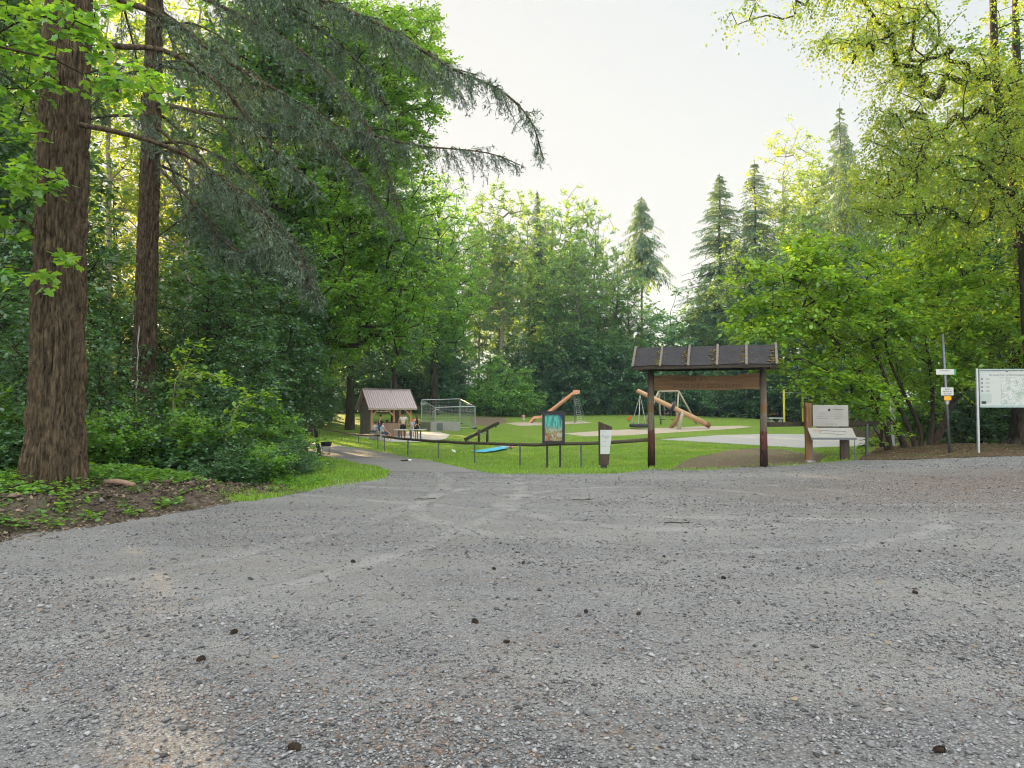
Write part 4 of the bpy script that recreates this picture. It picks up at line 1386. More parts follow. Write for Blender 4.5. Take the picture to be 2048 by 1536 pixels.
# ------------------------------------------------------------------ tables, stone seats on the pad
def pad_things():
    g = gnd(821, 880); k = g.y / FPX
    e = empty('table_tennis_table', g, R(-3), 'long grey table tennis table on steel legs beside the shelter', 'table tennis table')
    z = 20.5 * k; w = 60 * k
    MB().box((0, 0, z), (w, 1.25, .06)).build('table_top', M['concrete'], e, bevel=.01)
    for x in (-.36, .0, .36):
        MB().box((x * w, -.25 if x else .1, z / 2 - .06), (.09, .09, z + .06)).build('leg', M['metal_grey'], e)
    MB().box((0, 0, z + .095), (.02, 1.28, .12)).build('net', M['metal_galv'], e)
    g = gnd(747, 880)
    e = empty('stone_table', g, 0, 'round stone table with a thin dark top beside the hut wall', 'stone table')
    MB().lathe([(8 * k, -.02), (9 * k, .05), (8.2 * k, 12 * k), (6 * k, 15 * k), (6 * k, 17 * k)], n=16).build('pedestal', M['concrete_dark'], e, True)
    MB().lathe([(10 * k, 17 * k), (10.6 * k, 17.5 * k), (10.6 * k, 19 * k), (10 * k, 19.5 * k)], n=20).build('table_top', M['metal_grey'], e, True)
    g2 = gnd(764, 881.5)
    e2 = empty('stone_block', g2, R(12), 'pale concrete block seat beside the stone table', 'stone seat')
    MB().box((0, 0, 5.8 * k), (12 * k, .40, 12 * k)).build('block', M['concrete'], e2, bevel=.02)
    return g2, k
SEAT_G, PK = pad_things()

# ------------------------------------------------------------------ site fence round the stone basin
def site_fence():
    Pf = {n: gnd(*p) for n, p in dict(a=(842.5, 851), b=(920, 848), c=(950.5, 858), d=(870, 861)).items()}
    tops = dict(a=800, b=798, c=813, d=815)
    for s, t, lab in (('a', 'b', 'rear mesh site fence panel behind the stone basin'), ('b', 'c', 'mesh site fence panel on the side of the seesaw'), ('d', 'c', 'front mesh site fence panel before the stone basin'), ('a', 'd', 'mesh site fence panel on the side of the shelter hut')):
        p, q = Pf[s], Pf[t]
        hp = (p.y / FPX) * ((851 if s == 'a' else 848 if s == 'b' else 861) - tops[s]); hq = (q.y / FPX) * ((848 if t == 'b' else 858 if t == 'c' else 861) - tops[t])
        d = q - p; d.z = 0; n = d.normalized()
        e = empty('site_fence_panel', p + n * .04, 0, lab, 'site fence', 'mesh site fence panels round the basin')
        o = p + n * .04
        A = p + n * .05 - o; B = q - n * .05 - o
        m = MB(); r = .038
        m.tube([A + Vector((0, 0, -.03)), A + Vector((0, 0, hp)), ], r, 8); m.tube([B + Vector((0, 0, -.03)), B + Vector((0, 0, hq))], r, 8)
        m.tube([A + Vector((0, 0, hp)), B + Vector((0, 0, hq))], r, 8); m.tube([A + Vector((0, 0, .16)), B + Vector((0, 0, .16))], r * .7, 8)
        m.build('tube_frame', M['metal_galv'], e)
        m = MB(); k = int((B - A).length / .16)
        for i in range(1, k):
            f = i / k; c = A.lerp(B, f)
            m.tube([c + Vector((0, 0, .16)), c + Vector((0, 0, hp + (hq - hp) * f))], .0045, 4, False)
        for j in range(1, 8):
            m.tube([A + Vector((0, 0, .16 + (hp - .16) * j / 8)), B + Vector((0, 0, .16 + (hq - .16) * j / 8))], .0045, 4, False)
        m.build('mesh', M['metal_galv'], e)
        if s + t in ('ab', 'bc', 'ad'):
            f = .08 if s == 'a' else .6
            c = A.lerp(B, f) + Vector((0, -.05, hp * .86))
            MB().box(c, (.32, .012, .16)).build('plate', M['white_plate'], e)
    # feet under the corners
    for i, (kk, lab) in enumerate((('a', 'rubber fence foot nearest the table tennis table, tipped against the post'), ('d', 'black rubber fence foot on the concrete pad'), ('c', 'rubber fence foot at the corner by the seesaw'), ('b', 'rubber fence foot at the rear corner of the basin'))):
        p = Pf[kk]
        e = empty('fence_foot', p, R(20 + 31 * i), lab, 'fence foot', 'rubber feet of the site fence')
        MB().box((0, 0, .06), (.72, .24, .12)).build('block', M['rubber'], e, bevel=.03)
        MB().box((0, 0, .13), (.10, .18, .05)).build('socket', M['metal_grey'], e)
    # bag beside the pad foot
    p = gnd(877, 862); b = MB()
    rr = random.Random(2)
    b.ell((0, 0, .10), (.30, .18, .12), 12, 8); b.ell((.2, .02, .08), (.16, .14, .09), 10, 6)
    o = b.build('plastic_bag', M['cloth_white'], None, True); o.location = p
    tag(o, 'crumpled white plastic bag next to the black rubber fence foot', 'plastic bag')
    # basin
    a, b_, c_ = gnd(861, 863), gnd(905, 862), gnd(930, 859)
    e = empty('stone_basin', a, math.atan2(b_.y - a.y, b_.x - a.x), 'pale concrete basin wall standing inside the mesh site fence', 'stone basin')
    k = a.y / FPX; L = 66 * k; H = 19 * k
    m = MB(); D = 2.0
    m.box((L / 2, .1, H / 2 - .05), (L, .2, H + .1)); m.box((L / 2, D, H / 2 - .05), (L, .2, H + .1))
    m.box((.1, D / 2 + .05, H / 2 - .05), (.196, D - .3 + .1, H + .09)); m.box((L - .1, D / 2 + .05, H / 2 - .05), (.196, D - .3 + .1, H + .09))
    m.build('basin_wall', M['concrete_dark'], e, bevel=.015)
    q = MB(); q.box((20 * k, -.012, H * .48), (13 * k, .03, H * .8)); q.build('grid_plate', M['metal_grey'], e)
    # water spout hoop
    pts = [(18 * k, D * .6, .1), (18 * k, D * .6, 36 * k)]
    pts += [(18 * k + 9 * k * (1 - math.cos(t)), D * .6, 36 * k + 8 * k * math.sin(t)) for t in np.linspace(.2, math.pi * .86, 8)]
    MB().tube(pts, .03, 8).build('water_spout', M['metal_galv'], e, True)
site_fence()

# heap of earth and rubble with orange strips by the seesaw
def see_saw():
    g = gnd(966, 889); k = g.y / FPX
    e = empty('seesaw', g, 0, 'dark wooden seesaw tilted up on two posts behind the rail', 'seesaw')
    d0 = Vector((-36 * k, -.25, 10 * k)); d1 = Vector((31 * k, .35, 43 * k))
    MB().beam(d0, d1, .22, .17).build('plank', M['wood_dark_x'], e, bevel=.015)
    for x, y in ((-7.5 * k, -.30), (8 * k, .42)):
        MB().tube([(x, y, -.15), (x, y, 30 * k + (0 if x < 0 else .0))], .075, 10).build('post', M['wood_dark'], e, True)
    MB().tube([(-7.5 * k, -.30, 22 * k), (8 * k, .42, 22 * k)], .03, 8).build('axle', M['metal_galv'], e)
    m = MB(); m.tube([d1 + Vector((-.16, 0, -.08)), d1 + Vector((-.16, 0, -.28))], .035, 8); m.build('handle', M['metal_black'], e)
    for i, (px, py, lab) in enumerate(((934, 886, 'half buried black tyre under the low end of the seesaw'), (998, 890, 'half buried black tyre under the raised end of the seesaw'))):
        p = gnd(px, py)
        m = MB(); rr = 8 * k
        for q in range(15):
            pass
        m.ring((0, 0, 0), (.25, 1, 0), rr * .72, rr * .30, 24, 8)
        o = m.build('tyre', M['rubber'], None, True); o.location = p + Vector((0, 0, -rr * .35))
        tag(o, lab, 'tyre', 'buried seesaw tyres')
see_saw()

def towel():
    a = [gnd(x, y) for x, y in ((940, 907), (955, 902), (1000, 897), (1012, 899), (1000, 903), (970, 908))]
    c = sum(a, Vector()) / len(a)
    m = MB(); n = 14
    q0, q1 = (gnd(941, 906.5), gnd(968, 908.5)), (gnd(998, 897), gnd(1018, 899.5))
    V = []; F = []
    for i in range(n + 1):
        for j in range(7):
            u, v = i / n, j / 6
            p = (q0[0].lerp(q1[0], u)).lerp(q0[1].lerp(q1[1], u), v)
            z = h1(p.x, p.y) + .075 + .05 * (fbm(np.array([[p.x * 3, p.y * 3, 1]]), 3, 2)[0])
            V.append(Vector((p.x, p.y, z)) - c)
    for i in range(n):
        for j in range(6):
            F.append((i * 7 + j, i * 7 + j + 1, (i + 1) * 7 + j + 1, (i + 1) * 7 + j))
    o = m.add(V, F).build('blanket', M['cloth_blue'], None, True); o.location = c
    s = o.modifiers.new('thickness', 'SOLIDIFY'); s.thickness = .02
    tag(o, 'turquoise blanket spread on the lawn behind the rail', 'blanket')
    g = gnd(1008, 898); k = g.y / FPX
    m = MB(); m.ell((0, 0, .12), (12 * k, .22, .10), 14, 8)
    for x in (-8, -3, 3): m.ell((x * k, -.06, .16), (3.4 * k, .16, .08), 10, 6)
    o = m.build('pile_of_clothes', M['cloth_white'], None, True); o.location = g + Vector((0, 0, .03))
    tag(o, 'white clothes lying at the end of the turquoise blanket', 'clothes')
    g = gnd(1022, 897.5); m = MB(); m.ell((0, 0, .12), (4.2 * k, .2, .13), 12, 8)
    m.ell((.05, .0, .2), (2.4 * k, .12, .08), 10, 6)
    o = m.build('swim_bag', M['cloth_pink'], None, True); o.location = g
    tag(o, 'pink bag at the far end of the turquoise blanket', 'bag')
    g = gnd(908, 906); m = MB(); m.ell((0, 0, .06), (3 * k, .11, .09), 10, 6); m.ell((-.08, 0, .13), (1.6 * k, .06, .06), 8, 6)
    o = m.build('paper_scrap', M['cloth_white'], None, True); o.location = g
    tag(o, 'crumpled white paper lying on the grass left of the blanket', 'paper')
    g = gnd(813, 923); k = g.y / FPX
    e = empty('walking_stick', g, R(8), 'dark stick with a white tip lying on the gravel path', 'stick')
    MB().tube([(-11 * k, -.03, .035), (-2 * k, .02, .04), (3 * k, 0, .04)], [.02, .03, .025], 7).build('shaft', M['wood_dark'], e, True)
    MB().ell((6.5 * k, 0, .045), (4 * k, .06, .035), 10, 6).build('tip', M['cloth_white'], e, True)
towel()

# ------------------------------------------------------------------ slide
def slide():
    g = gnd(1100, 846); k = g.y / FPX
    e = empty('slide', g, 0, 'orange metal slide with a steep steel ladder on the far lawn', 'slide')
    P = lambda x, y, dy=0: at(x, y, g.y + dy) - g
    prof = [P(1061, 847), P(1070, 836.5), P(1084, 835.5), P(1104, 821), P(1147, 788), P(1153, 788)]
    w = .55
    V = []; F = []
    sec = [(-w / 2, .20), (-w / 2, 0), (w / 2, 0), (w / 2, .20)]
    sec2 = [(-w / 2 - .04, .20), (-w / 2 - .04, -.05), (w / 2 + .04, -.05), (w / 2 + .04, .20)]
    side = Vector((.45, .9, 0))
    for p in prof:
        for a, b in sec + sec2[::-1]:
            V.append(p + side * a + Vector((0, 0, b)))
    for i in range(len(prof) - 1):
        for j in range(8):
            j2 = (j + 1) % 8
            F.append((i * 8 + j, i * 8 + j2, (i + 1) * 8 + j2, (i + 1) * 8 + j))
    n8 = (len(prof) - 1) * 8
    F += [tuple(range(7, -1, -1)), tuple(n8 + j for j in range(8))]
    MB().add(V, F).build('chute', M['paint_orange'], e)
    m = MB()
    a, b = P(1151.5, 799, .4), P(1160.5, 838, .9)
    b.z = h1(g.x + b.x, g.y + b.y) - g.z - .05
    sd = Vector((.20, .06, 0))
    for s in (-1, 1): m.tube([a + sd * s + Vector((0, 0, .35)), b + sd * s], .022, 6)
    for i in range(11):
        c = a.lerp(b, i / 11); m.tube([c - sd, c + sd], .017, 6)
    m.tube([a + sd + Vector((.1, 0, .2)), b + sd + Vector((.35, 0, 0))], .018, 6)
    m.tube([a.lerp(b, .5) + sd, b + sd + Vector((.55, .2, 0))], .018, 6)
    m.build('ladder', M['metal_galv'], e)
    m = MB()
    for px, py in ((1084, 836), (1150, 791)):
        p = P(px, py); gz = h1(g.x + p.x, g.y + p.y) - g.z
        m.tube([p + side * .2, Vector((p.x, p.y, gz - .05)) + side * .2], .03, 6)
        m.tube([p - side * .2, Vector((p.x, p.y, gz - .05)) - side * .2], .03, 6)
    m.build('support', M['metal_grey'], e)
    # side plates at the top
    m = MB()
    for s in (-1, 1):
        m.box(P(1153, 786.5) + side * (s * .30) + Vector((0, 0, .14)), (.45, .05, .36))
    m.build('guard', M['paint_orange'], e)
slide()

# ------------------------------------------------------------------ log seesaw crane with a hanging basket
def log_crane():
    g = gnd(1352, 858); k = g.y / FPX
    e = empty('log_swing_crane', g, 0, 'large pale orange log balanced on a trestle with a tyre round it', 'playground crane')
    P = lambda x, y, dy=0: at(x, y, g.y + dy) - g
    a, b = P(1275, 781, -.3), P(1419, 851, .2)
    MB().tube([a, a.lerp(b, .3), a.lerp(b, .7), b], [.18, .20, .23, .245], 14).build('log', M['wood_orange'], e, True)
    c = a.lerp(b, .62) + Vector((0, 0, -.1))
    for q, w in (((1340, 858), 'wood_orange_z'), ((1357, 860), 'wood_pale')):
        f = P(*q, -.9 if q[0] > 1345 else .9); f.z = h1(g.x + f.x, g.y + f.y) - g.z - .1
        MB().tube([f, c + Vector((.0, -.15 if q[0] > 1345 else .15, .15))], [.17, .15], 10).build('leg', M[w], e, True)
    m = MB(); d = (b - a).normalized(); m.ring(a.lerp(b, .475), d, .36, .13, 26, 10)
    m.build('tyre', M['rubber'], e, True)
    MB().tube([b - d * .35, b + d * .03], [.255, .255], 14).build('end_band', M['wood_brown'], e)
    # basket on ropes
    bk = P(1278, 851, -.3); r = 16 * k
    m = MB(); m.ring(bk, (0, 0, 1), r, .16, 30, 8)
    m.build('basket_ring', M['rubber'], e, True)
    m = MB()
    for i in range(-3, 4):
        y = i * r / 3.6; w = math.sqrt(max(.01, r * r - y * y))
        m.tube([bk + Vector((-w, y, 0)), bk + Vector((w, y, 0))], .02, 5); m.tube([bk + Vector((y, -w, 0)), bk + Vector((y, w, 0))], .02, 5)
    m.build('basket_net', M['rubber'], e)
    m = MB(); h = a.lerp(b, .035) + Vector((0, 0, -.25))
    for i in range(6):
        t = i * math.pi / 3 + .3
        m.tube([h, bk + Vector((r * math.cos(t), r * math.sin(t), .1))], .022, 5)
    m.build('rope', M['metal_galv'], e)
log_crane()

def swing_set():
    g = gnd(1338, 850); k = g.y / FPX
    e = empty('swing_set', g, 0, 'pale pole swing set with two empty seats behind the orange log', 'swing set')
    P = lambda x, y, dy=0: at(x, y, g.y + dy) - g
    def ft(x, y, dy):
        p = P(x, y, dy); p.z = h1(g.x + p.x, g.y + p.y) - g.z - .1; return p
    tl, tr = P(1317, 783), P(1357.5, 782.5)
    MB().tube([tl, tr], .09, 10).build('top_bar', M['wood_pale'], e, True)
    for t, f in ((tl, ft(1287, 848, -.9)), (tl, ft(1322, 846, .9)), (tr, ft(1395, 845, .9)), (tr, ft(1352, 849, -.9))):
        MB().tube([f, t], [.10, .085], 9).build('leg', M['wood_pale'], e, True)
    for x in (1324, 1346):
        m = MB()
        s = P(x + 1, 839)
        m.box(s, (.50, .2, .05)); st = m.build('swing_seat', M['rubber'], e)
        m = MB()
        for q in (-1, 1): m.tube([s + Vector((q * .22, 0, 0)), Vector((s.x + q * .20, tl.y, tl.z))], .012, 5)
        m.build('chain', M['metal_galv'], st)
swing_set()

def pull_bars():
    g = gnd(1587, 843); k = g.y / FPX
    e = empty('pull_up_bars', g, 0, 'yellow pull up bars with a shorter grey end post near the wood edge', 'exercise bars')
    P = lambda x, y, dy=0: at(x, y, g.y + dy) - g
    for x, y, m_ in ((1567.5, 779, 'paint_yellow'), (1605, 778, 'paint_yellow'), (1642, 786, 'metal_galv')):
        p = P(x, y); gz = h1(g.x + p.x, g.y) - g.z - .1
        MB().box((p.x, 0, (p.z + gz) / 2), (3.4 * k, 3.0 * k, p.z - gz)).build('post', M[m_], e, bevel=.01)
    for x0, x1, y in ((1567.5, 1605, 785.5), (1605, 1642, 794.5)):
        MB().tube([P(x0 + 1.8, y), P(x1 - 1.8, y)], .035, 8).build('bar', M['metal_galv'], e)
    g2 = gnd(1548, 846); k2 = g2.y / FPX
    e = empty('stone_bench', g2, 0, 'grey concrete table tennis slab beyond the dark rail', 'concrete table')
    MB().box((0, 0, 9.5 * k2), (31 * k2, 1.4, .12)).build('slab', M['metal_galv'], e, bevel=.02)
    for x in (-9, 9): MB().box((x * k2, 0, 4 * k2), (.35, 1.0, 9.4 * k2)).build('foot', M['concrete_dark'], e)
    g3 = gnd(1258, 843); k3 = g3.y / FPX
    e = empty('spring_rider', g3, R(15), 'little red spring rider in front of the wood edge', 'spring rider')
    MB().prism([(-5 * k3, 4 * k3), (-3.5 * k3, 8 * k3), (-1.5 * k3, 6.5 * k3), (1.5 * k3, 6.5 * k3), (2 * k3, 11 * k3), (4 * k3, 12 * k3), (5 * k3, 9.5 * k3), (4 * k3, 4.5 * k3), (1.5 * k3, 3 * k3), (-3 * k3, 3 * k3)], -.07, .07, lambda a, z, t: (a, t, z)).build('seat_body', M['cloth_red'], e, bevel=.02)
    m = MB(); pts = [(.07 * math.cos(t), .07 * math.sin(t), -.03 + t * .0105 * 1.25) for t in np.linspace(0, 14, 40)]
    m.tube(pts, .015, 5); m.build('spring', M['metal_black'], e)
    g4 = gnd(700, 822); 
    e = empty('leaning_pole', g4, 0, 'long weathered timber pole leaning up into the trees left of the hut', 'timber pole')
    t = at(663, 757, g4.y + 1.0) - g4
    MB().tube([(0, 0, -.2), tuple(t)], [.17, .14], 9).build('pole', M['wood_grey'], e, True)
    t2 = at(640, 826, g4.y + 2.4); t2.z = h1(t2.x, t2.y)
    MB().tube([t2 - g4 - Vector((0, 0, .1)), tuple(t)], [.15, .13], 9).build('prop', M['wood_grey'], e, True)
pull_bars()

# ------------------------------------------------------------------ people
def skin_mesh(name, V, E, Rr, mat, parent, sub=1):
    me = bpy.data.meshes.new(name)
    me.from_pydata([tuple(v) for v in V], E, [])
    o = bpy.data.objects.new(name, me); COL.objects.link(o)
    md = o.modifiers.new('skin', 'SKIN'); md.use_smooth_shade = True
    sv = me.skin_vertices[0].data
    for i, r in enumerate(Rr):
        sv[i].radius = r if hasattr(r, '__len__') else (r, r)
    sv[0].use_root = True
    s = o.modifiers.new('sub', 'SUBSURF'); s.levels = sub; s.render_levels = sub
    dg = bpy.context.evaluated_depsgraph_get(); dg.update()
    m2 = bpy.data.meshes.new_from_object(o.evaluated_get(dg))
    bpy.data.objects.remove(o)
    m2.name = name; m2.materials.clear(); m2.materials.append(mat)
    return link(name, m2, parent)

def person(loc, rz, h, label, top, bottom, hair='hair_dark', skin='skin', pose='stand', arms=((.24, .04, .92), (.24, .04, .92)), style='shirt', longhair=False, step=0.0, sleeves=True, lean=0.0):
    """faces local +Y; arms give wrist x (outward), y (forward), z for left and right"""
    s = h / 1.75
    e = empty('person', loc, rz, label, 'person')
    def v(x, y, z): return Vector((x, y, z)) * s
    dz = 0.0 if pose == 'stand' else -.47
    J = {}
    def pt(n, x, y, z, r): J[n] = (v(x, y + lean * max(0, z - .9), z), r * s)
    zz = lambda z: z + dz
    pt('pel', 0, 0, zz(.95), .125); pt('wai', 0, .0, zz(1.10), .112); pt('che', 0, .01, zz(1.30), .135); pt('nb', 0, 0, zz(1.45), .06)
    pt('nk', 0, .01, zz(1.50), .050); pt('hd', 0, .025, zz(1.60), .088); pt('ht', 0, .01, zz(1.69), .075); pt('no', 0, .125, zz(1.595), .014)
    names = list(J); E = [('pel', 'wai'), ('wai', 'che'), ('che', 'nb'), ('nb', 'nk'), ('nk', 'hd'), ('hd', 'ht'), ('hd', 'no')]
    for sd, (wx, wy, wz), q in ((-1, arms[0], 'l'), (1, arms[1], 'r')):
        pt('sh' + q, sd * .175, 0, zz(1.41), .056)
        S = J['sh' + q][0] / s; W = Vector((sd * wx, wy, wz + dz))
        mid = (S + W) / 2; dvec = W - S
        L = .56
        bend = math.sqrt(max(.0004, (L / 2) ** 2 - (dvec.length / 2) ** 2)) if dvec.length < L else .01
        mid = mid + Vector((sd * .5, -.8, -.2)).normalized() * bend
        J['el' + q] = (mid * s, .040 * s); J['wr' + q] = (W * s, .027 * s)
        hd = dvec.normalized(); J['pa' + q] = ((W + hd * .07) * s, .032 * s)
        E += [('che', 'sh' + q), ('sh' + q, 'el' + q), ('el' + q, 'wr' + q), ('wr' + q, 'pa' + q)]
        sv = hd.cross(Vector((0, 1, 0))); sv = sv.normalized() if sv.length > .01 else Vector((1, 0, 0))
        for i, (o_, l_) in enumerate(((-.030, .065), (-.010, .078), (.010, .074), (.030, .058))):
            J[f'f{q}{i}'] = ((W + hd * (.085 + l_) + Vector((0, 1, 0)) * o_ + sv * .012) * s, .009 * s)
            E.append(('pa' + q, f'f{q}{i}'))
        J[f't{q}'] = ((W + hd * .075 + Vector((0, .055, 0))) * s, .010 * s); E.append(('wr' + q, f't{q}'))
        st = step * sd
        if pose == 'stand':
            pt('hi' + q, sd * .09, 0, .90, .092); pt('kn' + q, sd * .10, .02 + st * .5, .50, .056); pt('an' + q, sd * .11, st, .085, .038); pt('to' + q, sd * .13, st + .15, .03, .032)
        else:
            pt('hi' + q, sd * .10, .03, .46, .092)
            J['hi' + q] = (v(sd * .10, .03, .46), .092 * s); J['kn' + q] = (v(sd * .13, .44, .47 + .03 * (sd > 0)), .058 * s); J['an' + q] = (v(sd * .13, .46 + .08 * sd, .085), .038 * s); J['to' + q] = (v(sd * .14, .61 + .08 * sd, .035), .032 * s)
        E += [('pel', 'hi' + q), ('hi' + q, 'kn' + q), ('kn' + q, 'an' + q), ('an' + q, 'to' + q)]
    def sub(name, edges, mat, grow, ovr=None, cut=None):
        P = dict(J)
        if cut:
            for a, b, t, r in cut: P['cut' + a + b] = (J[a][0].lerp(J[b][0], t), r * s)
        ns = []
        for a, b in edges:
            for x in (a, b):
                if x not in ns: ns.append(x)
        return skin_mesh(name, [P[n][0] for n in ns], [(ns.index(a), ns.index(b)) for a, b in edges], [(ovr.get(n, P[n][1] / s + grow) if ovr else P[n][1] / s + grow) * s for n in ns], mat, e)
    sub('body', E, M[skin], 0)
    tors = [('pel', 'wai'), ('wai', 'che')]
    if style == 'dress':
        q = e; prof = [(.215, .62), (.20, .72), (.165, .88), (.128, 1.06), (.150, 1.28), (.115, 1.40), (.05, 1.42)]
        m = MB(); m.lathe([(r * s, (z + dz) * s) for r, z in prof], n=18)
        o = m.build('dress', M[top], e, True); o.scale = (1, .78, 1)
    else:
        cuts = [('sh' + q, 'el' + q, .62, .064) for q in 'lr']
        ed = tors + [('che', 'nb')] + [('che', 'sh' + q) for q in 'lr']
        if sleeves: ed += [('sh' + q, 'cutsh' + q + 'el' + q) for q in 'lr']
        sub('shirt', ed, M[top], .022, {'nb': .045, 'pel': .150}, cuts if sleeves else None)
        ck = [('hi' + q, 'kn' + q, .85, .085) for q in 'lr']
        sub('shorts', [('wai', 'pel')] + [('pel', 'hi' + q) for q in 'lr'] + [('hi' + q, 'cuthi' + q + 'kn' + q) for q in 'lr'], M[bottom], .020, {'wai': .11}, ck)
    sh = MB()
    for q in 'lr':
        a = J['an' + q][0]; t_ = J['to' + q][0]; c = (a + t_) / 2
        sh.ell((c.x, c.y, .035 * s), (.048 * s, .14 * s, .04 * s), 10, 6)
    sh.build('shoes', M['cloth_white' if style != 'dress' else 'cloth_beige'], e, True)
    hp = J['hd'][0]
    hm = MB(); hm.ell((hp.x, hp.y - .028 * s, hp.z + .052 * s), (.100 * s, .108 * s, .095 * s), 14, 10)
    if longhair: hm.ell((hp.x, hp.y - .075 * s, hp.z - .10 * s), (.085 * s, .06 * s, .21 * s), 12, 10)
    hm.build('hair', M[hair], e, True)
    ey = MB()
    for sd in (-1, 1): ey.ell((hp.x + sd * .034 * s, hp.y + .083 * s, hp.z + .005 * s), (.011 * s, .008 * s, .008 * s), 8, 6)
    ey.ell((hp.x, hp.y + .084 * s, hp.z - .055 * s), (.024 * s, .008 * s, .007 * s), 8, 6)
    ey.build('face_features', M['hair_dark'], e, True)
    return e

def people():
    k = HK
    g = gnd(806, 879)
    hgt = lambda py0, py1, gg: (py1 - py0) * gg.y / FPX
    person(g, R(186), hgt(825, 879, g), 'bearded person in a beige tee shirt standing behind the table tennis table', 'cloth_beige', 'cloth_black', arms=((.24, .12, .98), (.24, .12, .98)), skin='skin_tan')
    g = gnd(833, 880)
    person(g, R(35), hgt(829, 880, g), 'person in a short black dress standing by the end of the table tennis table', 'cloth_black', 'cloth_black', 'hair_brown', style='dress', longhair=True, arms=((.22, .10, 1.0), (.20, .32, 1.25)), step=.08)
    g = gnd(759, 879)
    person(g, R(-75), hgt(828, 879, g), 'person in a dark sleeveless top standing in front of the hut', 'cloth_black', 'cloth_denim', 'hair_dark', 'skin_tan', sleeves=False, arms=((.22, .2, 1.0), (.2, .15, 1.02)), lean=.08)
    g = gnd(765, 881.5) + Vector((-.05, .15, 0))
    person(g, R(-70), 1.62, 'person in a pale blue top sitting sideways on the concrete block seat', 'cloth_light_blue', 'cloth_denim', 'hair_dark', 'skin', 'sit', arms=((.2, .36, 1.0), (.2, .36, 1.0)), longhair=True)
    g = gnd(751, 878.5)
    person(g, R(-60), 1.55, 'person in a pale top sitting behind the round stone table', 'cloth_light_blue', 'cloth_beige', 'hair_brown', 'skin', 'sit', arms=((.2, .36, 1.0), (.2, .36, 1.0)))
    # seated inside the hut, behind the low wall
    m = Matrix.Rotation(R(30), 3, 'Z')
    p = HUT_P + m @ Vector((1.35, .55, 0)); p.z = h1(p.x, p.y)
    person(p, R(120), 1.62, 'black haired person sitting inside the hut behind the low wall', 'cloth_red', 'cloth_denim', 'hair_dark', 'skin_tan', 'sit', arms=((.2, .36, 1.0), (.2, .36, 1.0)))
    g = gnd(823.5, 877) + Vector((0, .4, 0)); g.z = h1(g.x, g.y) + .0
    person(g, R(150), 1.28, 'child with a reddish cap standing between the hut post and the black dress', 'cloth_light_blue', 'cloth_white', 'cloth_red', 'skin', arms=((.22, .2, 1.05), (.2, .26, 1.28)))
    g = gnd(1047, 847)
    person(g, R(-20), hgt(827.5, 847, g), 'small child in a pink top standing by the foot of the slide', 'cloth_pink', 'cloth_light_blue', 'hair_brown', arms=((.22, .1, .98), (.22, .1, .98)))
people()

